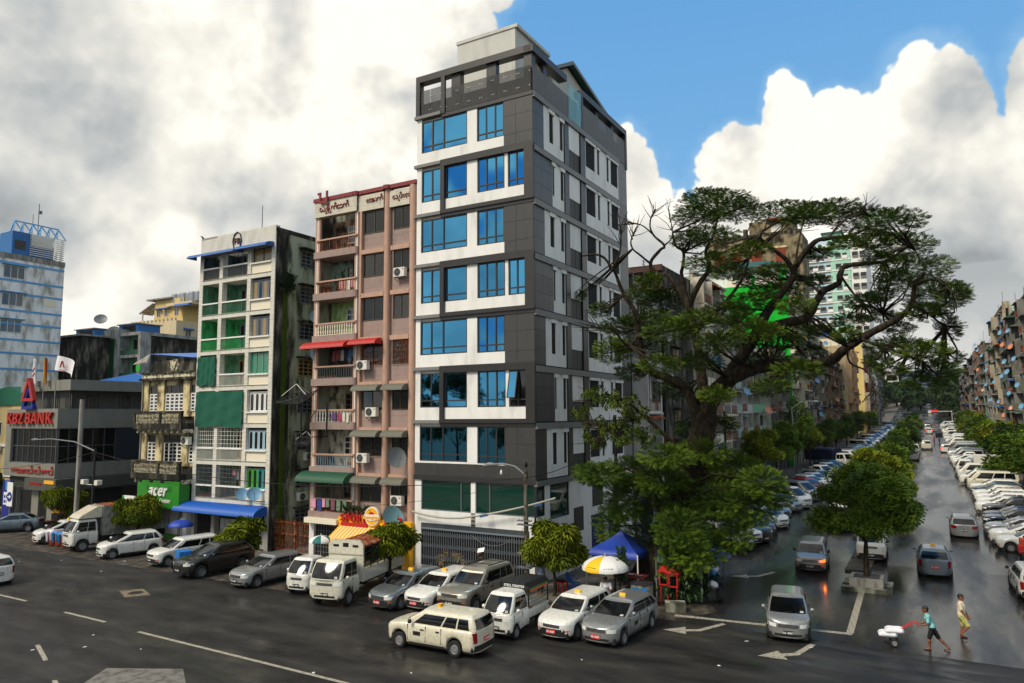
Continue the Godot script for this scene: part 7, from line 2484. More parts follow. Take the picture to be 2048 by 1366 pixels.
func car_shell(t: Node3D, d: Dictionary, pm: Material, extras := []) -> void:
	var blackm := flat("trim_black", Color(.075, .075, .075), .55)
	var gl := glass("car_glass", Color(.035, .042, .045), .10, .0, .55)
	obj("body", car_body(d), pm, t)
	obj("cabin", car_cabin(d), pm, t)
	var ub := MB.new()
	ub.box(V(-d.W * .42, d.clear - .06, -d.L * .46), V(d.W * .42, d.clear + .16, d.L * .46))
	obj("underbody", ub, mats.black, t)
	obj("windscreen", house_patch(d, -.90, .90, .05, .93, 1.0), gl, t)
	obj("rear_window", house_patch(d, 2.14, 3.86, .10, .88, 1.0), gl, t)
	# side glass between the pillars: pil gives the middle of each pillar along the belt
	var span: float = d.zc - d.zb
	for s in [1.0, -1.0]:
		var us := [1.10]
		for p in d.pil:
			us.append(1.0 + (d.zc - p) / span if p != d.pil[0] or d.pil.size() < 2 else 1.10)
		us.append(1.94)
		for i in us.size() - 1:
			if us[i + 1] - us[i] > .06:
				obj("side_window", house_patch(d, us[i] + .012, us[i + 1] - .012, .08, .86, s), gl, t)
		var xm: float = d.W * .5
		# door seams, handles, sill, mirror
		var zds := [d.zc - .15]
		for p in d.pil:
			zds.append(p - .05)
		for z in zds.slice(0, 3):
			obj("door_seam", side_box(d, z - .008, z + .008, d.clear + .16, car_top(d, z) - .05, s, -.001), blackm, t)
		for i in mini(2, zds.size() - 1):
			obj("door_handle", side_box(d, zds[i + 1] + .08, zds[i + 1] + .24, d.belt - .20, d.belt - .165, s, .022), blackm if d.bump else pm, t)
		obj("sill_strip", side_box(d, d.ra + d.r + .15 if d.ra > -5 else -d.L * .4, d.fa - d.r - .15, d.clear + .02, d.clear + .09, s, -.012), blackm, t)
		var mb := MB.new()
		mb.xf = mv(s * (xm + .085), d.belt + .10, d.zc - .32)
		mb.lathe([[.001, -.075], [.06, -.07], [.085, .0], [.06, .07], [.001, .075]], 10)
		mb.bar(V(-s * .12, -.06, .02), V(0, -.02, 0), .035)
		obj("mirror", mb, blackm if d.bump else pm, t)
		# lamps
		var hx: float = d.W * .5
		var hy: float = d.hood - .20
		obj("headlight", end_patch(d, true, s * hx * .52, s * hx * .93, hy, hy + .13, .014, .05), glass("lamp_glass", Color(.86, .87, .84), .08, .0, .9), t)
		if d.bump:
			obj("indicator", end_patch(d, true, s * hx * .70, s * hx * .88, d.clear + .22, d.clear + .27, .016, .0, 3), flat("amber", Color(.75, .33, .05), .3), t)
		var tall: bool = d.H > 1.5 or "tall_tail" in extras
		obj("tail_light", end_patch(d, false, s * hx * (.74 if tall else .55), s * hx * .93, d.deck - (.42 if tall else .26), d.deck - .06, .014, .0), flat("tail_red", Color(.50, .02, .03), .15), t)
	var hw: float = d.W * .5
	obj("grille", end_patch(d, true, -hw * .44, hw * .44, d.hood - .19, d.hood - .08, .012), blackm, t)
	for k in 2:
		obj("grille_bar", end_patch(d, true, -hw * .42, hw * .42, d.hood - .165 + .04 * k, d.hood - .152 + .04 * k, .02), mats.steel, t)
	obj("air_intake", end_patch(d, true, -hw * .6, hw * .6, d.clear + .06, d.clear + .15, .010), blackm, t)
	if d.bump:
		obj("bumper", end_patch(d, true, -hw * .96, hw * .96, d.clear + .03, d.clear + .30, .008, .0, 14), blackm, t)
		obj("bumper", end_patch(d, false, -hw * .96, hw * .96, d.clear + .05, d.clear + .26, .02, .0, 14), blackm, t)
	var plate := flat("plate_red", Color(.78, .12, .14), .5) if "taxi" in extras else flat("plate_black", Color(.06, .06, .06), .5)
	for f in [true, false]:
		var p := end_patch(d, f, -.19, .19, d.clear + (.12 if f else .34), d.clear + (.27 if f else .49), .03, .0, 2)
		var pl := obj("number_plate", p, plate, t)
		var zt := car_end(d, .1, f) + (.034 if f else -.034)
		put("plate_characters", plate_text(), mats.white, pl, Transform3D(Basis(UP, .0 if f else PI), V(0, d.clear + (.195 if f else .415), zt)))
	if "taxi" in extras:
		var tx := MB.new()
		tx.prism([Vector2(-.09, 0), Vector2(.09, 0), Vector2(.05, .13), Vector2(-.05, .13)], -.17, .17)
		var o := obj("taxi_sign", tx, mats.yellow, t)
		o.transform = Transform3D(Basis(UP, PI / 2) * Basis.from_scale(V(.8, .8, .8)), V(0, d.H + .006, d.zf - .45))
		put("taxi_word", text_mesh("TAXI", .09, .008), mats.black, o, Transform3D(Basis(UP, -PI / 2) * Basis(V(1, 0, 0), -.3), V(.072, .065, 0)))
		for s in [1.0, -1.0]:
			obj("door_number", side_box(d, d.pil[0] + .18, d.pil[0] + .52, d.belt - .42, d.belt - .27, s, .006), blackm, t)
	if "rack" in extras:
		var rk := MB.new()
		for s in [-1.0, 1.0]:
			rk.bar(V(s * d.W * .33, d.H + .06, d.zf - .3), V(s * d.W * .33, d.H + .06, d.zr + .1), .035)
		for k in 2:
			rk.bar(V(-d.W * .35, d.H + .08, d.zf - .6 - k * .9), V(d.W * .35, d.H + .08, d.zf - .6 - k * .9), .03)
		obj("roof_rack", rk, blackm, t)
	if "visor" in extras:
		obj("sun_strip", house_patch(d, -.86, .86, .80, .92, 1.0, .012), mats.cream, t)
	var sticker := house_patch(d, .62, .78, .10, .20, 1.0, .012)
	obj("sticker", sticker, mats.white, t)
	var wp := MB.new()
	for s in [-.25, .3]:
		var a := car_house(d, absf(s), .06)
		var e := car_house(d, absf(s + .45), .16)
		wp.bar(V(signf(s) * a.x, a.y + .012, a.z + .012), V(signf(s + .45) * e.x, e.y + .02, e.z + .02), .014)
	obj("wiper", wp, blackm, t)

func plate_text() -> Mesh:
	if not cache.has("plate"):
		cache.plate = text_mesh("5E-4087", .105, .004)
	return cache.plate

# open pickup bed, cargo boxes and truck bodies
func add_bed(t: Node3D, m: Material, w: float, z0: float, z1: float, y0: float, y1: float) -> void:
	var F := Transform3D()
	bx("bed_floor", m, t, F, -w / 2, w / 2, y0 - .06, y0, z0, z1)
	bx("bed_side", m, t, F, -w / 2, -w / 2 + .04, y0, y1, z0, z1)
	bx("bed_side", m, t, F, w / 2 - .04, w / 2, y0, y1, z0, z1)
	bx("tailgate", m, t, F, -w / 2 + .04, w / 2 - .04, y0, y1, z0, z0 + .04)
	bx("bed_front", m, t, F, -w / 2 + .04, w / 2 - .04, y0, y1, z1 - .04, z1)
	bx("chassis", mats.black, t, F, -w * .3, w * .3, y0 - .3, y0 - .06, z0 + .1, z1 + .8)

# moves a cab built round its own middle forward by dz, leaving the tail behind the origin
func build_truck(kind: String, label: String, called: String, pm: Material, group: String, dz: float, rear_z: float) -> Node3D:
	var d := car_spec(kind)
	var t := thing(called, label, "truck", Vector3.ZERO, .0, group)
	car_shell(t, d, pm)
	for c in t.get_children():
		c.position.z += dz
	for s in [-1.0, 1.0]:
		wheel(t, s * (d.W * .5 - .12), d.fa + dz, d.r, "rim")
		wheel(t, s * (d.W * .5 - .14), rear_z, d.r, "rim")
	return t

# far cars: the same shapes as one mesh of paint, glass and dark surfaces
func far_car_mesh(kind: String) -> ArrayMesh:
	var key := "far " + kind
	if cache.has(key):
		return cache[key]
	var d := car_spec(kind)
	var p := car_body(d)
	var c := car_cabin(d)
	p.v.append_array(c.v); p.n.append_array(c.n); p.uv.append_array(c.uv)
	var g := MB.new()
	var parts := [house_patch(d, -.90, .90, .05, .93, 1.0), house_patch(d, 2.14, 3.86, .10, .88, 1.0)]
	for s in [1.0, -1.0]:
		parts.append(house_patch(d, 1.10, 1.46, .08, .86, s))
		parts.append(house_patch(d, 1.49, 1.93, .08, .86, s))
	for q in parts:
		g.v.append_array(q.v); g.n.append_array(q.n); g.uv.append_array(q.uv)
	var k := MB.new()
	k.box(V(-d.W * .42, d.clear - .06, -d.L * .46), V(d.W * .42, d.clear + .16, d.L * .46))
	for z in [d.fa, d.ra]:
		for s in [-1.0, 1.0]:
			k.cyl(V(s * (d.W * .5 - .2), d.r, z), V(s * (d.W * .5 - .01), d.r, z), d.r, d.r, 12)
	var q2 := end_patch(d, true, -d.W * .3, d.W * .3, d.clear + .06, d.clear + .16, .012)
	k.v.append_array(q2.v); k.n.append_array(q2.n); k.uv.append_array(q2.uv)
	var l := MB.new()
	for s in [1.0, -1.0]:
		var e := end_patch(d, true, s * d.W * .26, s * d.W * .465, d.hood - .2, d.hood - .07, .014, .05)
		l.v.append_array(e.v); l.n.append_array(e.n); l.uv.append_array(e.uv)
	var m := p.mesh()
	for x in [[g, "car_glass"], [k, "black"], [l, "lamp_glass"]]:
		m.add_surface_from_arrays(Mesh.PRIMITIVE_TRIANGLES, x[0].arrays())
		m.surface_set_material(m.get_surface_count() - 1, mats[x[1]])
	cache[key] = m
	return m

func place(t: Node3D, x: float, z: float, heading: float) -> Node3D:     # heading: degrees from +z towards +x
	t.position = V(x, gh(z) + .004, z)
	t.rotation = V(atan(gh(z - 1.0) - gh(z)) * cos(deg_to_rad(heading)), deg_to_rad(heading), atan(gh(z - 1.0) - gh(z)) * sin(deg_to_rad(heading)))
	return t

# nose of the car at (x, z)
func park(t: Node3D, kind: String, x: float, z: float, heading: float) -> Node3D:
	var l: float = car_spec(kind).L * .5
	return place(t, x - sin(deg_to_rad(heading)) * l, z - cos(deg_to_rad(heading)) * l, heading)

func car(kind: String, label: String, category: String, pm: Material, group: String, extras := []) -> Node3D:
	var key := "car %s %s" % [kind, extras]
	var called: String = {"suv": "parked_suv", "soft_suv": "parked_suv", "van": "parked_van", "minivan": "parked_van", "pickup": "pickup_truck"}.get(kind, "parked_car")
	if "moving" in extras:
		called = called.replace("parked_", "moving_")
	if not cache.has(key):
		var t := build_car(kind, label, category, called, pm, group, extras)
		if kind == "pickup":
			var d := car_spec(kind)
			var cut := MB.new()
			cut.box(V(-.66, d.belt - .02, -2.3), V(.66, d.belt + .055, -1.0))
			obj("bed_liner", cut, mats.black, t)
		cache[key] = [t, pm]
		return t
	var src: Array = cache[key]
	var c := copy(src[0], called, label, Vector3.ZERO, .0, group)
	c.set_meta("category", category)
	for ch in c.get_children():
		if ch is MeshInstance3D and ch.material_override == src[1]:
			ch.material_override = pm
	return c

func at_wheel(t: Node3D, kind: String, wx: float, wz: float, heading: float, rear := false) -> void:   # contact of the near front wheel on the car's left
	var d := car_spec(kind)
	var a := deg_to_rad(heading)
	var xo: float = d.W * .5
	var f: float = d.ra if rear else d.fa
	place(t, wx - (xo * cos(a) + f * sin(a)), wz - (-xo * sin(a) + f * cos(a)), heading)

func make_cars() -> void:
	var white := paint("paint_white", Color(.86, .86, .83))
	var cream := paint("paint_cream", Color(.83, .81, .72))
	var silver := paint("paint_silver", Color(.56, .57, .57), .45)
	var greyish := paint("paint_grey", Color(.42, .45, .46), .45)
	var champagne := paint("paint_champagne", Color(.58, .56, .51), .45)
	var blue_grey := paint("paint_blue_grey", Color(.42, .48, .52), .5)
	var black := paint("paint_black", Color(.045, .047, .05))
	var navy := paint("paint_navy", Color(.08, .11, .18), .2)
	var red := paint("paint_red", Color(.55, .05, .06))
	var teal := paint("paint_teal", Color(.10, .22, .27), .3)
	var yellow := paint("paint_yellow", Color(.86, .58, .06))
	var blue := paint("paint_blue", Color(.10, .24, .50), .2)
	glass("car_glass", Color(.035, .042, .045), .10, .0, .55)
	glass("lamp_glass", Color(.86, .87, .84), .08, .0, .9)
	var g := "vehicles parked nose-out along the main road"
	at_wheel(car("curvewagon", "silver taxi estate with a pale roof sign, parked nearest the corner of the side street", "car", silver, g, ["taxi"]), "curvewagon", 7.54, 6.78, -4.0)
	at_wheel(car("wagon", "white taxi estate with a yellow roof sign between the silver estate and the small truck", "car", white, g, ["taxi"]), "wagon", 5.65, 7.01, -3.0)
	var surf := car("suv", "silver high-roofed off-roader with a cream sun strip and roof rack", "car", champagne, g, ["rack", "visor", "alloy"])
	place(surf, -.95, 4.3, -1.0)
	at_wheel(car("wagon", "white taxi estate half hidden behind the off-roader and the passing taxi", "car", white, g, ["taxi"]), "wagon", -1.9, 6.15, -2.0)
	at_wheel(car("wagon", "grey taxi estate parked beside the open-sided truck", "car", greyish, g, ["taxi"]), "wagon", -3.48, 6.85, -4.0)
	at_wheel(car("curvewagon", "silver streamlined estate with alloy wheels before the alley gate", "car", silver, g, ["alloy"]), "curvewagon", -12.98, 7.05, -3.0)
	at_wheel(car("soft_suv", "shiny black off-roader parked before the white tiled block", "car", black, g, ["alloy"]), "soft_suv", -17.62, 7.01, -5.0)
	park(car("boxwagon", "white boxy estate parked beside the black off-roader, before the blue awning", "car", white, g), "boxwagon", -23.1, 6.55, -9.0)
	at_wheel(car("hatch", "white hatchback with alloy wheels parked before the acer shop", "car", white, g, ["alloy"]), "hatch", -27.48, 6.19, -15.0)
	park(car("hatch", "white taxi hatchback with a red plate, beyond the grey box truck", "car", white, g, ["taxi"]), "hatch", -38.0, 5.7, -12.0)
	at_wheel(car("sedan", "silver-blue saloon pointing away by the arrow sign of the bank", "car", blue_grey, g, ["alloy"]), "sedan", -44.64, 2.79, -38.0, true)
	place(car("hatch", "white car whose red tail light just enters the frame on the main road", "car", white, "cars driving through the junction", ["moving", "alloy"]), -27.6, 13.4, -94.0)
	# passing taxi on the main road
	at_wheel(car("boxwagon", "white taxi estate with a yellow roof sign driving across the foreground of the junction", "car", cream, "cars driving through the junction", ["taxi", "moving"]), "boxwagon", -.11, 11.27, -88.0)
	# small canopy truck
	var hj := build_truck("kei_cab", "small white truck with a black canopy over its bed, beside the lamp post", "canopy_truck", white, g, .86, -1.0)
	add_bed(hj, white, 1.42, -1.72, .08, .66, .95)
	var cn := MB.new()
	cn.prism([Vector2(-.70, 1.62), Vector2(.70, 1.62), Vector2(.70, 1.80), Vector2(.5, 1.96), Vector2(-.5, 1.96), Vector2(-.70, 1.80)], -1.75, .12)
	obj("canopy", cn, flat("canopy_black", Color(.07, .07, .07), .5), hj)
	for s in [-.68, .64]:
		for z in [-1.7, .04]:
			bx("canopy_post", mats.canopy_black, hj, I, s, s + .05, .95, 1.62, z, z + .05)
		for k in 4:
			bx("canopy_rail", mats.steel, hj, I, s + .01, s + .03, 1.02 + .14 * k, 1.04 + .14 * k, -1.65, .04)
		bx("canopy_stripe", flat("stripe_green", Color(.20, .42, .10), .6), hj, I, s - .03 if s < 0 else s + .06, s - .025 if s < 0 else s + .068, 1.70, 1.77, -1.6, .0)
		bx("canopy_stripe", flat("stripe_orange", Color(.78, .30, .06), .6), hj, I, s - .03 if s < 0 else s + .06, s - .025 if s < 0 else s + .068, 1.63, 1.695, -1.6, .0)
	put("lettering", text_mesh("STEEL FIGHTER", .14, .01, true), mats.white, hj, mv(0, 1.83, .125))
	bx("cargo_crate", flat("crate_orange", Color(.80, .42, .10), .7), hj, I, .1, .5, .66, .9, -.6, -.2)
	place(hj, 2.72, 7.0, .0)
	# open-sided cargo truck
	var ct := build_truck("truck_cab", "white cab truck with a rusty roof over open slatted sides, before the sport bar", "open_sided_truck", paint("paint_old_white", Color(.80, .79, .72)), g, 2.0, -2.2)
	add_bed(ct, mats.paint_old_white, 1.96, -3.55, .92, .92, 1.42)
	var hd := MB.new()
	hd.prism([Vector2(-.98, 2.15), Vector2(.98, 2.15), Vector2(.98, 2.62), Vector2(.78, 2.86), Vector2(-.78, 2.86), Vector2(-.98, 2.62)], .86, .98)
	obj("headboard", hd, mats.paint_old_white, ct)
	for x in [-.55, .0, .55]:
		bx("headboard_slot", mats.void, ct, I, x - .16, x + .16, 2.50, 2.62 if x != .0 else 2.70, .98, .985)
	bx("headboard_lower", mats.paint_old_white, ct, I, -.98, .98, 1.42, 2.15, .86, .94)
	var rr := MB.new()
	rr.prism([Vector2(-1.0, 2.52), Vector2(1.0, 2.52), Vector2(.98, 2.60), Vector2(.5, 2.76), Vector2(-.5, 2.76), Vector2(-.98, 2.60)], -3.6, .86)
	obj("roof_sheet", rr, mats.rust, ct)
	for s in [-.97, .93]:
		for k in 7:
			bx("side_post", mats.rubber, ct, I, s, s + .04, 1.42, 2.54, -3.5 + .72 * k, -3.45 + .72 * k)
		for k in 5:
			bx("side_rail", mats.rubber, ct, I, s + .005, s + .035, 1.55 + .22 * k, 1.585 + .22 * k, -3.5, .84)
	at_wheel(ct, "truck_cab", -6.75, 6.0, 12.0)
	ct.position = V(-7.55, .004, 5.55)
	var st := build_truck("kei_cab", "small white flat-fronted truck mostly hidden behind the open-sided truck", "small_truck", white, g, .9, -1.1)
	add_bed(st, mats.paint_old_white, 1.46, -1.9, .1, .7, 1.1)
	place(st, -10.25, 5.6, 10.0)
	# box truck with roof fairing
	var bt := build_truck("truck_cab", "white cab truck with a dirty grey box body and roof fairing, near the bank", "box_truck", white, g, 2.0, -2.3)
	var BX := grimy("box_grey", Color(.62, .62, .60), "streak", .6, V(.4, .2, .4))
	bx("cargo_box", BX, bt, I, -.98, .98, .95, 2.95, -3.9, .90)
	bx("box_roof", mats.rust, bt, I, -.96, .96, 2.95, 2.965, -3.85, .85)
	bx("chassis", mats.black, bt, I, -.5, .5, .5, .95, -3.7, 1.4)
	for s in [-.995, .98]:
		bx("box_door", mats.dish_grey, bt, I, s, s + .015, 1.05, 2.6, -.9, .1)
		bx("box_rail", mats.steel, bt, I, s, s + .018, 1.8, 1.86, -3.9, -1.0)
		for z in [-3.9, .84]:
			bx("box_corner", mats.steel, bt, I, s - .002, s + .017, .95, 2.95, z, z + .06)
	var fa := MB.new()
	fa.xf = Transform3D(Basis(V(0, 0, -1), UP, V(1, 0, 0)), Vector3.ZERO)
	fa.prism([Vector2(-2.45, 2.20), Vector2(-.95, 2.20), Vector2(-.95, 2.92), Vector2(-1.25, 2.92), Vector2(-2.2, 2.42)], -.85, .85)
	obj("roof_fairing", fa, cream, bt)
	place(bt, -32.4, 3.4, -10.0)
	# moving cars in the side street
	var mv := "cars driving along the side street"
	place(car("hatch", "silver hatchback at the stop line with its front facing the junction", "car", silver, mv, ["moving", "alloy"]), 12.75, 1.55, 9.0)
	var sx := car("boxwagon", "silver estate with its orange indicator lit, second in the queue to the junction", "car", silver, mv, ["moving", "lit"])
	park(sx, "boxwagon", 12.0, -10.3, 4.0)
	var lamp := flat("lit_orange", Color(1.0, .45, .08), .3)
	lamp.emission_enabled = true
	lamp.emission = Color(1.0, .42, .06)
	lamp.emission_energy_multiplier = 1.6
	obj("lit_indicator", end_patch(car_spec("boxwagon"), true, .66, .80, .66, .80, .03, .0, 3), lamp, sx)
	var ol := OmniLight3D.new()
	ol.name = "indicator_light"
	ol.light_color = Color(1.0, .45, .08)
	ol.light_energy = .06
	ol.light_size = .06
	ol.omni_range = 20.0
	ol.omni_attenuation = 2.0
	ol.shadow_enabled = true
	sx.add_child(ol)
	ol.position = V(.72, .74, 2.22)
	park(car("mpv", "white people carrier with a brown plate half under the strip trees", "car", white, mv, ["moving", "alloy"]), "mpv", 12.0, -25.0, 3.0)
	park(car("boxwagon", "silver car partly hidden by the strip trees, third up the near carriageway", "car", silver, mv, ["moving"]), "boxwagon", 10.6, -47.0, 2.0)
	park(car("boxwagon", "silver taxi coming down the near carriageway beyond the strip trees", "car", silver, mv, ["moving", "taxi"]), "boxwagon", 10.6, -57.0, 2.0)
	park(car("hatch", "pale blue-grey car farthest of those coming down the near carriageway", "car", blue_grey, mv, ["moving", "alloy"]), "hatch", 10.9, -70.0, 2.0)
	park(car("minivan", "white van with a black bumper parked under the planter tree", "van", white, "vehicles left on the strip between the carriageways"), "minivan", 14.75, -15.4, 1.0)
	place(car("hatch", "blue-grey taxi hatchback driving away up the far carriageway", "car", blue_grey, mv, ["moving", "taxi"]), 18.05, -14.1, 182.0)
	place(car("curvewagon", "silver estate driving away by the parked row across the street", "car", silver, mv, ["moving", "alloy"]), 19.95, -28.2, 180.0)
	place(car("boxwagon", "white estate cut by the frame edge across the junction, its tail to the road", "car", white, "cars parked across the street", ["taxi"]), 22.3, -10.6, 183.0)
	# parked row on the near side, noses towards the carriageway
	var gl := "cars parked at a slant along the near side of the street"
	var P := {"w": white, "s": silver, "k": black, "n": navy, "b": blue_grey, "r": red, "t": teal, "y": yellow, "c": cream, "g": greyish, "u": blue}
	var pn := {"w": "white", "s": "silver", "k": "black", "n": "dark blue", "b": "blue-grey", "r": "bright red", "t": "dark teal", "y": "yellow", "c": "cream", "g": "grey", "u": "blue"}
	var kn := {"pickup": "pickup", "suv": "off-roader", "soft_suv": "off-roader", "hatch": "hatchback", "minivan": "small van", "curvewagon": "estate", "mpv": "people carrier", "sedan": "saloon", "wagon": "estate", "van": "van", "boxwagon": "boxy estate"}
	var near := [["pickup", "w", 6.3, -13.6], ["pickup", "w", 7.5, -14.9], ["suv", "w", 7.7, -16.7], ["mpv", "k", 8.1, -18.4], ["sedan", "n", 7.9, -20.8], ["wagon", "b", 7.7, -22.8], ["hatch", "w", 8.2, -24.9], ["soft_suv", "b", 7.8, -28.2], ["minivan", "w", 7.1, -31.6], ["curvewagon", "s", 7.9, -33.9], ["mpv", "w", 8.3, -36.4], ["sedan", "w", 7.9, -39.2], ["mpv", "s", 8.5, -41.6], ["sedan", "n", 7.9, -45.4], ["hatch", "r", 8.2, -47.9], ["hatch", "w", 7.9, -51.2], ["sedan", "w", 8.2, -54.6], ["curvewagon", "s", 8.2, -58.4], ["pickup", "w", 8.2, -62.2], ["pickup", "w", 8.4, -66.4], ["soft_suv", "t", 8.4, -70.6]]
	for i in near.size():
		var q = near[i]
		var lb := "%s %s parked slantwise, %s of its row counting from the rain tree" % [pn[q[1]], kn[q[0]], ordinal(i)]
		park(car(q[0], lb, "car", P[q[1]], gl, ["alloy"] if q[0] in ["hatch", "mpv", "curvewagon", "soft_suv"] else []), q[0], q[2], q[3], 54.0)
	var gr := "cars parked square to the kerb across the street"
	var across := [["wagon", "w", 21.5, -22.9], ["sedan", "w", 21.3, -25.4], ["sedan", "s", 21.2, -28.3], ["soft_suv", "n", 21.3, -31.4], ["sedan", "n", 21.4, -34.3], ["suv", "k", 21.6, -37.3], ["sedan", "w", 21.2, -40.4], ["curvewagon", "w", 21.4, -43.6], ["wagon", "w", 21.4, -46.6], ["wagon", "w", 21.4, -49.6], ["curvewagon", "t", 21.4, -52.6], ["curvewagon", "w", 21.4, -55.5], ["van", "c", 21.3, -58.8], ["mpv", "w", 20.7, -63.4], ["van", "w", 20.7, -69.0]]
	for i in across.size():
		var q = across[i]
		var lb := "%s %s parked square to the far kerb, %s up from the junction" % [pn[q[1]], kn[q[0]], ordinal(i)]
		park(car(q[0], lb, "car", P[q[1]], gr, ["alloy"] if q[0] in ["mpv", "curvewagon", "soft_suv"] else ["taxi"] if i == 8 else []), q[0], q[2], q[3], -90.0)
	# the far stretch of both rows: whole cars in one mesh each
	rng.seed = 900
	var kinds := ["sedan", "hatch", "wagon", "suv", "mpv", "van", "boxwagon", "curvewagon", "pickup"]
	var cols := ["w", "w", "w", "w", "s", "s", "k", "n", "g", "c", "b", "w", "t"]
	for row in 2:
		var z := -88.0 if row == 0 else -74.0
		var i := 1
		while z > -250.0:
			var k: String = kinds[rng.randi() % kinds.size()]
			var c: String = cols[rng.randi() % cols.size()]
			if row == 0 and i in [2]:
				k = "van"
				c = "s"
			if row == 0 and i == 5:
				k = "sedan"
				c = "y"
			if row == 0 and i == 4:
				k = "pickup"
				c = "u"
			var o := put("far_parked_car", far_car_mesh(k), null)
			o.set_surface_override_material(0, P[c])
			tag(o, "%s %s far up the %s row, %s car from the junction" % [pn[c], kn[k], "slanted" if row == 0 else "square", ordinal(i + (20 if row == 0 else 14))], "car", gl if row == 0 else gr)
			park(o, k, (8.4 if row == 0 else 20.6) + rng.randfn(0, .2), z, (54.0 if row == 0 else -90.0) + rng.randfn(0, 2.0))
			z -= rng.randf_range(2.7, 3.3) if row == 0 else rng.randf_range(2.5, 3.0)
			i += 1
	# blue-sheeted truck and small box truck in the rows
	var lt := build_truck("truck_cab", "white cab truck under a dark blue tarpaulin in the slanted row", "tarpaulin_truck", white, gl, 2.0, -2.2)
	var tp := MB.new()
	tp.prism([Vector2(-1.0, .95), Vector2(1.0, .95), Vector2(1.0, 2.5), Vector2(.7, 2.75), Vector2(-.7, 2.75), Vector2(-1.0, 2.5)], -4.0, .9)
	obj("tarpaulin", tp, flat("tarp_blue", Color(.07, .10, .22), .7), lt)
	place(lt, 5.6, -80.5, 60.0)
	var wt := build_truck("truck_cab", "small white truck with a light grey box in the square row across the street", "small_box_truck", white, gr, 1.4, -1.4)
	bx("cargo_box", mats.ac_white, wt, I, -.95, .95, .9, 2.7, -2.9, .3)
	bx("chassis", mats.black, wt, I, -.5, .5, .5, .9, -2.8, 1.0)
	place(wt, 22.9, -72.5, -90.0)
	# traffic far up the carriageways
	var far := [["boxwagon", "w", 20.3, -117.5, 180, "white estate with lit tail lights driving up the far carriageway"], ["suv", "c", 17.3, -125.0, 180, "cream off-roader driving up beside the strip trees"], ["hatch", "w", 17.6, -192.0, 180, "white car braking at the far crossing, tail lights lit"], ["sedan", "s", 19.2, -205.0, 180, "silver car ahead of the braking white one"], ["mpv", "w", 17.2, -214.0, 180, "white people carrier waiting near the far crossing"], ["sedan", "k", 19.8, -176.0, 180, "black saloon beside the parked row near the far crossing"], ["hatch", "g", 17.4, -240.0, 180, "grey hatchback right at the far crossing"], ["wagon", "s", 10.9, -112.0, 0, "silver estate coming down far up the near carriageway"], ["sedan", "w", 11.2, -150.0, 0, "white saloon coming down far up the near carriageway"], ["van", "w", 11.0, -205.0, 0, "white van coming down from the far crossing"], ["sedan", "w", 18.0, -340.0, 180, "tiny white car on the rise beyond the crossing"], ["van", "s", 17.4, -380.0, 180, "tiny silver van near the top of the rise"], ["sedan", "b", 15.4, -104.0, 180, "blue-grey car parked against the strip trees"], ["minivan", "w", 15.5, -110.0, 180, "white small van parked against the strip trees"], ["hatch", "w", 15.5, -98.0, 180, "white hatchback parked first against the strip trees"]]
	var brake := flat("lit_red", Color(.9, .05, .03), .3)
	brake.emission_enabled = true
	brake.emission = Color(1.0, .06, .03)
	brake.emission_energy_multiplier = 2.0
	for q in far:
		var o := put("far_moving_car", far_car_mesh(q[0]), null)
		o.set_surface_override_material(0, P[q[1]])
		tag(o, q[5], "car", "traffic far up the side street")
		place(o, q[2], q[3], q[4])
		if "lit" in q[5]:
			for s in [1.0, -1.0]:
				obj("lit_tail_light", end_patch(car_spec(q[0]), false, s * .58, s * .80, .72, 1.0, .02, .0, 3), brake, o)

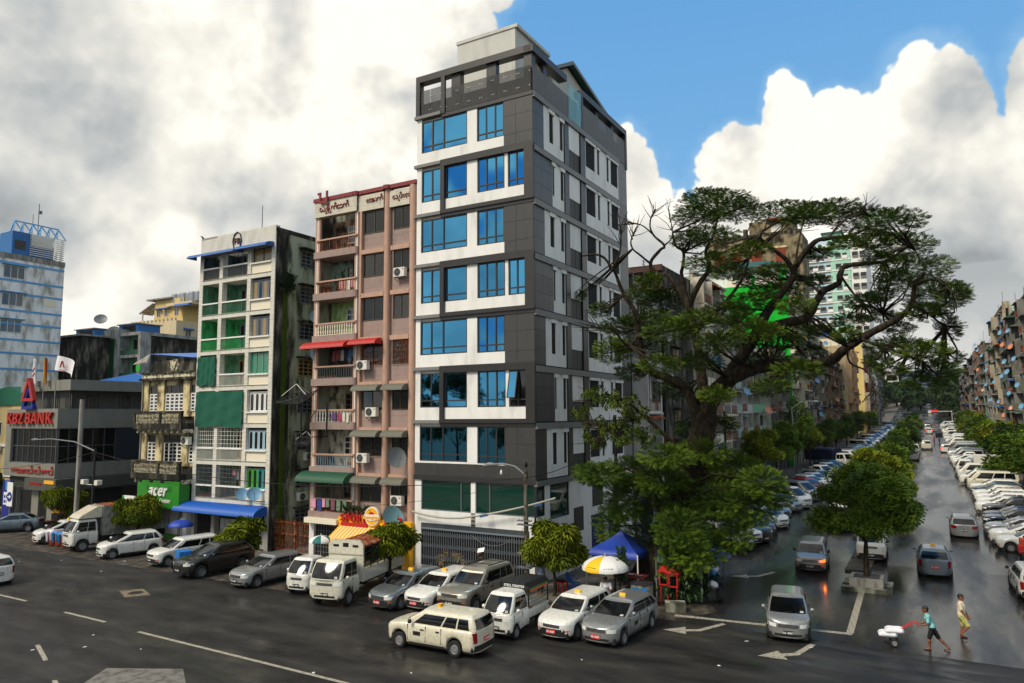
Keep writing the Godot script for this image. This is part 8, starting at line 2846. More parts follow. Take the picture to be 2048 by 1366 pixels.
# ---------------------------------------------------------------- people
# surface nets over rounded, tapering bones [from, to, r0, r1] blended together
func skin_over(out: MB, bones: Array, cell: float, k: float) -> void:
	var lo := V(9, 9, 9)
	var hi := -lo
	for b in bones:
		var m := Vector3.ONE * (maxf(b[2], b[3]) + 3.5 * k + cell * 2)
		lo = lo.min(b[0].min(b[1]) - m)
		hi = hi.max(b[0].max(b[1]) + m)
	var n := Vector3i(((hi - lo) / cell).ceil()) + Vector3i.ONE
	var f := PackedFloat32Array()
	f.resize(n.x * n.y * n.z)
	for b in bones:
		var a: Vector3 = b[0]
		var ab: Vector3 = b[1] - a
		var l2 := maxf(ab.length_squared(), 1e-8)
		var m := Vector3.ONE * (maxf(b[2], b[3]) + 3.5 * k + cell)
		var i0 := Vector3i((a.min(b[1]) - m - lo) / cell)
		var i1 := Vector3i((a.max(b[1]) + m - lo) / cell)
		for z in range(maxi(i0.z, 0), mini(i1.z + 1, n.z)):
			for y in range(maxi(i0.y, 0), mini(i1.y + 1, n.y)):
				for x in range(maxi(i0.x, 0), mini(i1.x + 1, n.x)):
					var p := lo + V(x, y, z) * cell - a
					var t := clampf(p.dot(ab) / l2, .0, 1.0)
					f[x + n.x * (y + n.y * z)] += exp(-((p - ab * t).length() - lerpf(b[2], b[3], t)) / k)
	var at := {}
	var off := [0, 1, n.x, n.x + 1, n.x * n.y, n.x * n.y + 1, n.x * n.y + n.x, n.x * n.y + n.x + 1]
	for z in n.z - 1:
		for y in n.y - 1:
			for x in n.x - 1:
				var i := x + n.x * (y + n.y * z)
				var inside := 0
				var c := Vector3.ZERO
				var w := .0
				for q in 8:
					var v := f[i + off[q]]
					if v > 1.0:
						inside += 1
					var g := 1.0 / (.02 + absf(-log(maxf(v, 1e-12)) * k) / cell)
					c += V(q & 1, (q >> 1) & 1, q >> 2) * g
					w += g
				if inside > 0 and inside < 8:
					# pull the vertex onto the surface along each crossed edge
					var s := Vector3.ZERO
					var cnt := 0
					for e in [[0, 1], [2, 3], [4, 5], [6, 7], [0, 2], [1, 3], [4, 6], [5, 7], [0, 4], [1, 5], [2, 6], [3, 7]]:
						var va := -log(maxf(f[i + off[e[0]]], 1e-12))
						var vb := -log(maxf(f[i + off[e[1]]], 1e-12))
						if (va > .0) != (vb > .0):
							var pa := V(e[0] & 1, (e[0] >> 1) & 1, e[0] >> 2)
							var pb := V(e[1] & 1, (e[1] >> 1) & 1, e[1] >> 2)
							s += pa.lerp(pb, va / (va - vb))
							cnt += 1
					at[i] = lo + (V(x, y, z) + s / cnt) * cell
	var norm := func(i: int) -> Vector3:
		var g := V(f[i + 1] - f[i], f[i + n.x] - f[i], f[i + n.x * n.y] - f[i])
		return -g.normalized()
	for i in at:
		for ax in 3:
			var d: int = [1, n.x, n.x * n.y][ax]
			var d1: int = [n.x, n.x * n.y, 1][ax]
			var d2: int = [n.x * n.y, 1, n.x][ax]
			if (f[i] > 1.0) != (f[i + d] > 1.0) and at.has(i - d1) and at.has(i - d2) and at.has(i - d1 - d2):
				var q := [i, i - d1, i - d1 - d2, i - d2]
				if f[i] > 1.0:
					q.reverse()
				for tr in [[0, 1, 2], [0, 2, 3]]:
					for c in tr:
						out.v.append(out.xf * at[q[c]])
						out.n.append((out.xf.basis * norm.call(q[c])).normalized())
						out.uv.append(Vector2.ZERO)

func hand(bones: Array, wrist: Vector3, dir: Vector3, palm: Vector3, curl: float, side: float) -> void:
	dir = dir.normalized()
	var across := dir.cross(palm).normalized() * side
	palm = across.cross(dir).normalized() * side
	for i in 4:
		var base := wrist + dir * .085 + across * (.030 - .020 * i)
		bones.append([wrist + dir * .015 + across * (.016 - .011 * i), base, .014, .0115])
		var l: float = [.068, .078, .072, .056][i]
		var d1 := (dir + palm * curl * .6).normalized()
		var d2 := (dir + palm * curl * 1.9).normalized()
		var d3 := (dir * .5 + palm * curl * 2.6).normalized()
		bones.append([base, base + d1 * l * .45, .0105, .0095])
		bones.append([base + d1 * l * .45, base + d1 * l * .45 + d2 * l * .32, .0095, .009])
		bones.append([base + d1 * l * .45 + d2 * l * .32, base + d1 * l * .45 + d2 * l * .32 + d3 * l * .26, .009, .008])
	var tb := wrist + dir * .03 + across * .026
	bones.append([wrist + dir * .02, tb + across * .014, .016, .013])
	bones.append([tb + across * .014, tb + across * .03 + dir * .035 + palm * .012, .012, .0105])
	bones.append([tb + across * .03 + dir * .035 + palm * .012, tb + across * .026 + dir * .06 + palm * .022, .0105, .009])

# J: joints in the person's own space (x to their left, y up, z forward)
func person(label: String, at: Vector3, turn: float, J: Dictionary, shirt: Material, legs: Material, short_legs: bool, skin := "skin", scale := 1.0) -> Node3D:
	var t := thing("person", label, "person", at, turn)
	t.scale = Vector3.ONE * scale
	var sk := flat(skin, Color(.50, .30, .19), .6)
	var body := [[J.pelvis + V(.06, 0, 0), J.pelvis - V(.06, 0, 0), .115, .115], [J.pelvis, J.chest, .12, .13], [J.chest + V(.08, .05, 0), J.chest + V(-.08, .05, 0), .10, .10], [J.chest, J.neck, .085, .058], [J.neck, J.head - V(0, .05, 0), .055, .052]]
	var top := [[J.pelvis + V(.07, .02, 0), J.pelvis + V(-.07, .02, 0), .13, .13], [J.pelvis, J.chest, .135, .148], [J.chest + V(.09, .05, 0), J.chest + V(-.09, .05, 0), .112, .112], [J.chest, J.neck - V(0, .03, 0), .10, .075]]
	var low := [[J.pelvis + V(.07, -.03, 0), J.pelvis + V(-.07, -.03, 0), .13, .13]]
	var hands := []
	for s in [["l", 1.0], ["r", -1.0]]:
		var sh: Vector3 = J["sh_" + s[0]]
		var el: Vector3 = J["el_" + s[0]]
		var wr: Vector3 = J["wr_" + s[0]]
		var kn: Vector3 = J["kn_" + s[0]]
		var an: Vector3 = J["an_" + s[0]]
		var hip: Vector3 = J.pelvis + V(.09 * s[1], -.04, 0)
		body.append_array([[J.chest + V(.1 * s[1], .08, 0), sh, .07, .058], [sh, el, .052, .040], [el, wr, .040, .027], [hip, kn, .088, .056], [kn, kn.lerp(an, .35), .054, .056], [kn.lerp(an, .35), an, .056, .036]])
		var toe: Vector3 = J["toe_" + s[0]]
		body.append_array([[an, an + V(0, -.05, -.02), .038, .036], [an + V(0, -.055, -.01), toe, .036, .024]])
		top.append_array([[J.chest + V(.1 * s[1], .08, 0), sh, .085, .072], [sh, sh.lerp(el, .75), .068, .072]])
		low.append_array([[hip, hip.lerp(kn, .5), .105, .095], [hip.lerp(kn, .5), kn.lerp(hip, .08), .092, .088]])
		if not short_legs:
			low.append([kn, kn.lerp(an, .85), .075, .068])
		var hb := []
		hand(hb, wr, wr - el if not J.has("hd") else J.hd, V(-s[1], 0, .2) if not J.has("hd") else V(0, -1, 0), .55 if not J.has("hd") else 1.1, s[1])
		hands.append(hb)
		var so := MB.new()
		so.bar(toe.lerp(an, 1.15) + V(0, -.055 if toe.y < an.y - .05 else -.02, -.02), toe + (toe - an) * V(.2, 0, .2) + V(0, -.022, 0), .09, .018)
		obj("sandal", so, mats.rubber, t)
	var H: Vector3 = J.head
	var fw := V(0, 0, 1)
	if J.has("look"):
		fw = J.look
	var sd := UP.cross(fw).normalized()
	var hb2 := [[H + V(0, .035, 0) - fw * .02, H + V(0, .03, 0) + fw * .02, .088, .080], [H - V(0, .02, 0) + fw * .02, H - V(0, .075, 0) + fw * .045, .066, .042], [H + V(0, .005, 0) + fw * .09, H - V(0, .028, 0) + fw * .115, .012, .016], [H - V(0, .062, 0) + fw * .085, H - V(0, .062, 0) + fw * .092, .022, .016], [H - V(0, .05, 0), J.neck, .05, .055]]
	for s in [-1.0, 1.0]:
		hb2.append([H + sd * .083 * s + V(0, .012, 0), H + sd * .088 * s - V(0, .02, 0), .018, .013])
	var bm := MB.new()
	skin_over(bm, body, .02, .012)
	skin_over(bm, hb2, .008, .008)
	for h in hands:
		skin_over(bm, h, .0055, .003)
	obj("body", bm, sk, t)
	var tm := MB.new()
	skin_over(tm, top, .02, .015)
	obj("shirt", tm, shirt, t)
	var lm := MB.new()
	skin_over(lm, low, .02, .012)
	obj("shorts" if short_legs else "trousers", lm, legs, t)
	var hm := MB.new()
	skin_over(hm, [[H + V(0, .065, 0) - fw * .02, H + V(0, .06, 0) + fw * .02, .088, .082], [H + V(0, .02, 0) - fw * .05, H - V(0, .03, 0) - fw * .05, .078, .055]], .01, .012)
	obj("hair", hm, flat("hair_black", Color(.03, .025, .022), .6), t)
	var em := MB.new()
	for s in [-1.0, 1.0]:
		em.cbox(H + fw * .094 + sd * .032 * s + V(0, .012, 0), V(.018, .009, .012))
	em.cbox(H + fw * .105 - V(0, .062, 0), V(.03, .006, .006))
	obj("eyes_and_mouth", em, mats.black, t)
	return t

func standing() -> Dictionary:
	return {pelvis = V(0, .92, 0), chest = V(0, 1.24, .0), neck = V(0, 1.46, -.01), head = V(0, 1.59, .02), sh_l = V(.19, 1.38, 0), sh_r = V(-.19, 1.38, 0), el_l = V(.235, 1.10, -.03), el_r = V(-.235, 1.10, -.03), wr_l = V(.225, .87, .05), wr_r = V(-.225, .87, .05), kn_l = V(.10, .49, .03), kn_r = V(-.10, .49, .03), an_l = V(.10, .085, .0), an_r = V(-.10, .085, .0), toe_l = V(.12, .03, .17), toe_r = V(-.12, .03, .17)}

func make_people() -> void:
	var m := standing()
	m.merge({kn_r = V(-.09, .52, .24), an_r = V(-.09, .20, -.02), toe_r = V(-.10, .10, .13), kn_l = V(.09, .48, .0), an_l = V(.09, .085, -.06), toe_l = V(.11, .03, .11), el_r = V(-.23, 1.12, .05), wr_r = V(-.16, .90, .22), el_l = V(.24, 1.12, .02), wr_l = V(.19, .89, .18)}, true)
	var ft := grimy("flower_print", Color(1, 1, 1), "print", .8, V(4, 4, 4))
	person("man in a cream T-shirt and patterned yellow shorts walking across the side street", V(19.0, .004, -.64), deg_to_rad(78), m, flat("cream_shirt", Color(.80, .75, .65), .85), ft, true)
	var b := standing()
	b.merge({pelvis = V(0, .86, -.02), chest = V(0, 1.16, .08), neck = V(0, 1.36, .13), head = V(0, 1.49, .18), sh_l = V(.16, 1.28, .10), sh_r = V(-.16, 1.28, .10), el_l = V(.20, 1.00, .12), el_r = V(-.20, 1.00, .12), wr_l = V(.15, .90, .36), wr_r = V(-.15, .90, .36), kn_l = V(.09, .46, .10), an_l = V(.08, .085, .10), toe_l = V(.09, .03, .27), kn_r = V(-.09, .44, -.24), an_r = V(-.09, .11, -.56), toe_r = V(-.10, .035, -.42), hd = V(0, -.1, 1)}, true)
	person("boy in a pale turquoise shirt and black shorts pushing a red sack trolley", V(17.95, .004, 1.55), deg_to_rad(-84), b, flat("turquoise_shirt", Color(.48, .72, .70), .85), flat("black_shorts", Color(.05, .05, .06), .8), true, "skin", .98)
	# the trolley with its two sacks
	var tr := thing("sack_trolley", "red two-wheeled hand trolley carrying white sacks across the side street", "trolley", V(17.95, .004, 1.55), deg_to_rad(-84))
	var fr := MB.new()
	for s in [-.13, .13]:
		fr.tube([V(s, .92, .42), V(s, .97, .56), V(s, .85, .75), V(s, .34, 1.55), V(s, .30, 1.80)], [.02, .02, .022, .022, .022], 7)
	for k in 4:
		fr.bar(V(-.13, .80 - .13 * k, .83 + .21 * k), V(.13, .80 - .13 * k, .83 + .21 * k), .03)
	obj("frame", fr, mats.red, tr)
	for s in [-.22, .22]:
		wheel(tr, s, 1.30, .15, "rim")
	for q in [[.44, 1.36, .30, "lower"], [.60, 1.12, .28, "upper"]]:
		var sm := MB.new()
		skin_over(sm, [[V(-.18, q[0], q[1] - .1), V(.18, q[0], q[1] - .1), .09, .09], [V(-.18, q[0] - .03, q[1] + .4), V(.18, q[0] - .03, q[1] + .4), .09, .08], [V(-.14, q[0] - .01, q[1]), V(-.14, q[0] - .02, q[1] + .3), .12, .12], [V(.14, q[0] - .01, q[1]), V(.14, q[0] - .02, q[1] + .3), .12, .12]], .03, .03)
		var o := obj("sack", sm, flat("sack_white", Color(.82, .82, .84), .7))
		o.position = tr.position
		o.rotation = tr.rotation
		tag(o, "white sack lying %s on the red trolley" % ("underneath" if q[3] == "lower" else "on top of the other sack"), "sack", "sacks on the red trolley")
	var n := standing()
	n.merge({el_l = V(.36, 1.50, .05), wr_l = V(.20, 1.70, .12), hd = V(-.6, .5, .2)}, true)
	person("man in a dark shirt holding a newspaper over his head before the lattice shutter", V(-2.5, .13, 1.5), deg_to_rad(160), n, flat("dark_shirt", Color(.05, .06, .09), .8), mats.black_shorts, false)
	var np := MB.new()
	np.box(V(-.2, 0, -.14), V(.2, .012, .14))
	var paper := obj("newspaper", np, mats.white)
	paper.position = V(-2.55, 1.95, 1.45)
	paper.rotation = V(.7, .3, .3)
	tag(paper, "folded newspaper held over a man's head at the shutter", "newspaper")
	var s := standing()
	s.merge({pelvis = V(0, .42, -.1), chest = V(0, .74, -.04), neck = V(0, .95, .0), head = V(0, 1.07, .05), sh_l = V(.19, .88, 0), sh_r = V(-.19, .88, 0), el_l = V(.26, .62, .06), el_r = V(-.26, .62, .06), wr_l = V(.14, .52, .26), wr_r = V(-.14, .52, .26), kn_l = V(.14, .47, .32), kn_r = V(-.14, .47, .32), an_l = V(.13, .085, .28), an_r = V(-.13, .085, .28), toe_l = V(.14, .03, .45), toe_r = V(-.14, .03, .45)}, true)
	person("vendor in a white shirt sitting under the yellow and white parasol", V(4.55, .13, 1.55), deg_to_rad(15), s, mats.sack_white, mats.black_shorts, false)
	person("vendor in a dark top sitting inside the green-roofed stall", V(6.9, .13, -1.6), deg_to_rad(40), s, mats.dark_shirt, mats.black_shorts, false)
	var w := standing()
	person("person in a dark T-shirt standing at the bank steps", V(-43.6, .13, 1.1), deg_to_rad(170), w, mats.dark_shirt, mats.black_shorts, false)
	person("person in pale clothes standing beneath the yellow umbrella", V(-42.3, .13, 1.4), deg_to_rad(30), w, mats.cream_shirt, mats.dark_shirt, false)
	person("woman in a pale blue top standing behind the lamp post tree", V(1.0, .13, 1.5), deg_to_rad(60), w, flat("pale_blue_top", Color(.60, .66, .76), .85), mats.dark_shirt, false)
	person("walker in a grey shirt seen from behind on the shaded pavement", V(2.3, gh(-46) + .13, -46), deg_to_rad(180), w, flat("grey_shirt", Color(.42, .44, .48), .85), mats.dark_shirt, false)
	person("walker in a bright blue shirt ahead of the one in grey", V(3.2, gh(-48) + .13, -48.5), deg_to_rad(180), w, mats.mark_blue, mats.dark_shirt, false)
	person("person in a red shirt crossing far up the far carriageway", V(18.6, gh(-140), -140), deg_to_rad(90), w, mats.red, mats.black_shorts, false)
	person("person in dark clothes beside the one in red, far up the street", V(19.5, gh(-136), -136), deg_to_rad(90), w, mats.dark_shirt, mats.black_shorts, false)

# ---------------------------------------------------------------- street furniture
func lamp_post(label: String, at: Vector3, h: float, r: float, pole: Material, arm: Vector3, arm_h: float) -> Node3D:
	var t := thing("street_lamp", label, "street lamp", at)
	var p := MB.new()
	p.cyl(Vector3.ZERO, V(0, h, 0), r, r * .72, 10)
	obj("pole", p, pole, t)
	var a := MB.new()
	var e := V(arm.x, arm_h, arm.z)
	a.tube([V(0, h - .25, 0), V(arm.x * .35, lerpf(h, arm_h, .75), arm.z * .35), V(arm.x * .75, arm_h + .06, arm.z * .75), e], [.06, .055, .05, .05], 8)
	obj("arm", a, mats.dish_grey, t)
	var l := MB.new()
	l.tube([e - V(arm.x, 0, arm.z).normalized() * .1, e + V(arm.x, 0, arm.z).normalized() * .3, e + V(arm.x, -.2, arm.z).normalized() * .62], [.06, .13, .05], 8)
	obj("lamp_head", l, mats.dish_grey, t)
	return t

func cable(label: String, pts: Array, sag: float, r: float, mat: Material, group := "overhead cables") -> Node3D:
	var b := MB.new()
	for i in pts.size() - 1:
		var q := []
		var rad := []
		for k in 13:
			var f := k / 12.0
			q.append(pts[i].lerp(pts[i + 1], f) - V(0, sag * 4.0 * f * (1.0 - f), 0))
			rad.append(r)
		b.tube(q, rad, 5)
	var o := obj("overhead_cable", b, mat)
	tag(o, label, "cable", group)
	return o

func make_street_things() -> void:
	var stone: Material = grimy("old_post", Color(.42, .40, .36), "mould", .9, V(.8, .4, .8))
	var lp := lamp_post("weathered concrete lamp post with a curved arm in front of the corner block", V(.38, .13, 1.8), 6.1, .14, stone, V(-1.7, 0, .3), 6.35)
	for y in [3.35, 3.55, 1.25, 1.95]:
		bx("clamp_bar", mats.alu_grey, lp, I, -.45, .3, y, y + .06, -.1, .18)
	bx("meter_box", mats.alu_grey, lp, I, .12, .5, 1.35, 1.95, -.15, .2)
	for u in [-.42, -.3, -.18, .3]:
		var ib := MB.new()
		ib.lathe([[.03, .0], [.05, .05], [.03, .09], [.05, .13], [.02, .17]], 8, V(u, 3.6, .05))
		obj("insulator", ib, mats.ac_white, lp)
	var bulb := MB.new()
	bulb.lathe([[.02, .0], [.06, -.08], [.065, -.2], [.02, -.26]], 8, V(-1.3, 6.1, .25))
	obj("bulb", bulb, mats.white, lp)
	tag(put("roosting_bird", bird_mesh(), mats.black, null, Transform3D(Basis(UP, .6), V(.40, 6.25, 1.8))), "dark bird perched on the lamp post before the corner block", "bird", "birds perched on high places")
	tag(put("roosting_bird", bird_mesh(), mats.black, null, Transform3D(Basis(UP, -.8), V(-28.2, 22.17, -.1))), "dark bird perched on the stepped corner of the tiled block's parapet", "bird", "birds perched on high places")
	var tp := lamp_post("dark pole with a drooping lamp and cable tangle before the bank", V(-37.6, .13, 1.8), 6.6, .11, mats.rubber, V(-6.0, 0, 1.2), 7.2)
	for s in [-1.0, .8]:
		var ld := MB.new()
		ld.cbox(V(s, 4.0, .1), V(.4, .35, .4))
		ld.bar(V(0, 3.8, 0), V(s, 3.8, .1), .05)
		obj("floodlight", ld, mats.ac_white, tp)
	var cp := MB.new()
	cp.cyl(Vector3.ZERO, V(0, 10.5, 0), .2, .17, 10)
	tag(put("concrete_pole", cp.mesh(), mats.concrete, null, mv(-39.7, .0, 1.8)), "tall plain concrete pole standing before the bank", "pole")
	lamp_post("grey lamp on a pole by the flats just past the rain tree", V(3.6, gh(-60), -60), 9.0, .1, mats.dish_grey, V(2.6, 0, .6), 9.6)
	lamp_post("pale lamp reaching out of the trees across the street", V(26.6, gh(-78), -78), 8.2, .1, mats.dish_grey, V(-2.6, 0, .6), 8.8)
	for i in 3:
		var wp := MB.new()
		wp.cyl(Vector3.ZERO, V(0, 9.0, 0), .12, .09, 8)
		wp.bar(V(-.9, 8.4, 0), V(.9, 8.4, 0), .1)
		var zz: float = [-4.6, -30.0, -84.0][i]
		tag(put("utility_pole", wp.mesh(), mats.rubber, null, mv(2.7, gh(zz), zz)), "dark utility pole on the near pavement, %s" % ["beside the blue market tent", "first past the rain tree", "second past the rain tree"][i], "pole", "utility poles on the near pavement")
	var wm: Material = mats.wire
	cable("long black cable sagging along the fronts from the bank to the corner lamp post", [V(-70, 5.4, 4.0), V(-37.6, 6.4, 1.8), V(.38, 5.85, 1.8)], 1.3, .022, wm)
	cable("second thin cable along the fronts, lower at the pink block", [V(-37.6, 6.2, 1.8), V(-18.0, 3.4, 1.6), V(.38, 5.6, 1.8)], .5, .012, wm)
	cable("cable from the corner lamp post over to the rain tree", [V(.38, 5.85, 1.8), V(2.7, 8.0, -4.6), V(2.7, 9.0, -30)], .5, .02, wm)
	cable("thin slack cable looping across the lattice shutter", [V(-3.9, 2.45, .3), V(.3, 3.4, 1.75)], .75, .012, mats.dish_grey)
	cable("cable slung between poles across the far carriageway", [V(3.6, gh(-60) + 9.2, -60), V(26.6, gh(-58) + 6.6, -58)], .9, .03, wm)
	cable("cable crossing high over the street before the far crossing", [V(3.0, gh(-200) + 9, -200), V(27, gh(-200) + 8.4, -200)], .6, .05, wm)
	var bundle := cable("thick bundle of pale wrapped cables slung across the corner block's first floor", [V(-8.0, 3.52, .35), V(-4.6, 3.35, .42), V(1.4, 4.75, .5)], .12, .055, flat("wrap", Color(.66, .65, .60), .7))
	for q in [[-3.0, 3.66], [.35, 4.42]]:
		bx("blue_wrap", flat("wrap_blue", Color(.16, .34, .52), .6), bundle, Transform3D(Basis(V(0, 0, 1), .23), V(q[0], q[1] - .07, .38)), -.25, .25, -.065, .065, .0, .13)
	# planter under the median tree
	var pl := thing("stone_planter", "stepped stone planter holding the first strip tree", "planter", V(15.05, 0, -8.1))
	bx("lower_step", mats.mould_wall, pl, I, -1.15, 1.15, .0, .22, -1.1, 1.1)
	bx("upper_step", mats.concrete, pl, I, -.78, .78, .22, .62, -.75, .75)
	bx("soil", mats.mud, pl, I, -.6, .6, .62, .63, -.58, .58)
	# arrow sign
	var ar := thing("arrow_sign", "white road sign with a blue arrow disc in front of the bank", "road sign", V(-46.3, .0, 3.4))
	bx("post", mats.steel, ar, I, -.05, .05, .0, 3.9, -.05, .05)
	bx("plate", mats.white, ar, I, -.42, .42, 2.0, 3.9, .05, .08)
	var dc := MB.new()
	dc.cyl(V(0, 2.75, .08), V(0, 2.75, .10), .38, .38, 20)
	obj("disc", dc, mats.royal_blue, ar)
	var aw := MB.new()
	aw.prism([Vector2(-.24, 2.70), Vector2(.02, 2.70), Vector2(.02, 2.58), Vector2(.26, 2.75), Vector2(.02, 2.92), Vector2(.02, 2.80), Vector2(-.24, 2.80)], .10, .112)
	obj("arrow", aw, mats.white, ar)
	# rubbish bins before the truck
	for i in 3:
		var bn := MB.new()
		bn.lathe([[.001, .1], [.30, .1], [.36, .95], [.40, .98], [.38, 1.02], [.001, 1.05]], 4)
		var o := thing("rubbish_bin", ["orange wheeled bin with a white sack hung over it, by the white taxi hatchback", "orange wheeled bin draped with blue plastic, middle one of three", "orange wheeled bin under blue plastic beside the box truck"][i], "bin", V(-36.3 + .95 * i, .004, 5.2 + .1 * i), .2, "bins before the box truck")
		obj("tub", bn, flat("bin_orange", Color(.80, .26, .08), .6), o)
		var cv := MB.new()
		skin_over(cv, [[V(-.25, 1.0, .2), V(.25, 1.0, .2), .14, .14], [V(-.22, .95, .33), V(-.15, .35, .36), .12, .06], [V(.2, .95, .33), V(.2, .45, .36), .13, .06]], .04, .03)
		obj("plastic_cover", cv, flat("sack_white", Color(.82, .82, .84), .7) if i == 0 else flat("plastic_blue", Color(.10, .46, .68), .4), o)
	var by := thing("pedal_cart", "blue-boxed pedal cart parked between the white estate and black off-roader", "cart", V(-20.6, .004, 6.2), -.4)
	bx("box", flat("cart_blue", Color(.08, .42, .72), .5), by, I, -.1, .85, .45, 1.2, -.4, .3)
	wheel(by, -.35, .2, .32, "rim")
	wheel(by, .85, -.5, .32, "rim")
	var hb := MB.new()
	hb.bar(V(-.35, .32, .2), V(-.3, 1.05, .1), .04)
	hb.bar(V(-.5, 1.05, .1), V(-.1, 1.05, .1), .03)
	hb.bar(V(-.35, .32, .2), V(.85, .45, -.3), .04)
	obj("frame", hb, mats.black, by)
	parasol("small yellow umbrella over a seated trader by the bank", V(-42.4, .13, 1.5), 1.75, .62, [mats.yellow, mats.yellow])
	parasol("blue umbrella before the folding gate of the tiled block", V(-26.6, .13, 2.0), 1.9, .8, [mats.blue_cloth, mats.blue_cloth])
	parasol("white and teal striped umbrella beside the sport bar", V(-13.9, .13, 1.6), 1.75, .7, [mats.white, mats.teal_banner])

func bird_mesh() -> Mesh:
	if not cache.has("bird"):
		var b := MB.new()
		b.tube([V(0, .1, -.28), V(0, .14, -.12), V(0, .2, .02), V(0, .32, .1), V(0, .37, .14), V(0, .35, .24)], [.02, .05, .085, .055, .05, .006], 8)
		b.bar(V(.02, .12, 0), V(.02, -.02, .02), .012)
		b.bar(V(-.02, .12, 0), V(-.02, -.02, .02), .012)
		cache.bird = b.mesh()
	return cache.bird

func parasol(label: String, at: Vector3, h: float, r: float, cols: Array) -> Node3D:
	var t := thing("parasol", label, "parasol", at)
	var p := MB.new()
	p.cyl(Vector3.ZERO, V(0, h + .12, 0), .022, .02, 8)
	obj("pole", p, mats.ac_white, t)
	for i in 8:
		var b := MB.new()
		var rows := []
		for k in 6:
			var q := k / 5.0
			var row := PackedVector3Array()
			for j in 4:
				var a := TAU * (i + j / 3.0) / 8.0
				row.append(V(cos(a) * r * sin(q * 1.35) / sin(1.35), h - r * .42 * (1.0 - cos(q * 1.35)) / (1.0 - cos(1.35)) - .015 * sin(PI * j / 3.0) * q, sin(a) * r * sin(q * 1.35) / sin(1.35)))
			rows.append(row)
		var low := PackedVector3Array()
		for v in rows[5]:
			low.append(v * V(1.0, 1, 1.0) - V(0, r * .13, 0))
		rows.append(low)
		b.grid(rows, false, true)
		obj("panel", b, cols[i % cols.size()], t)
	return t

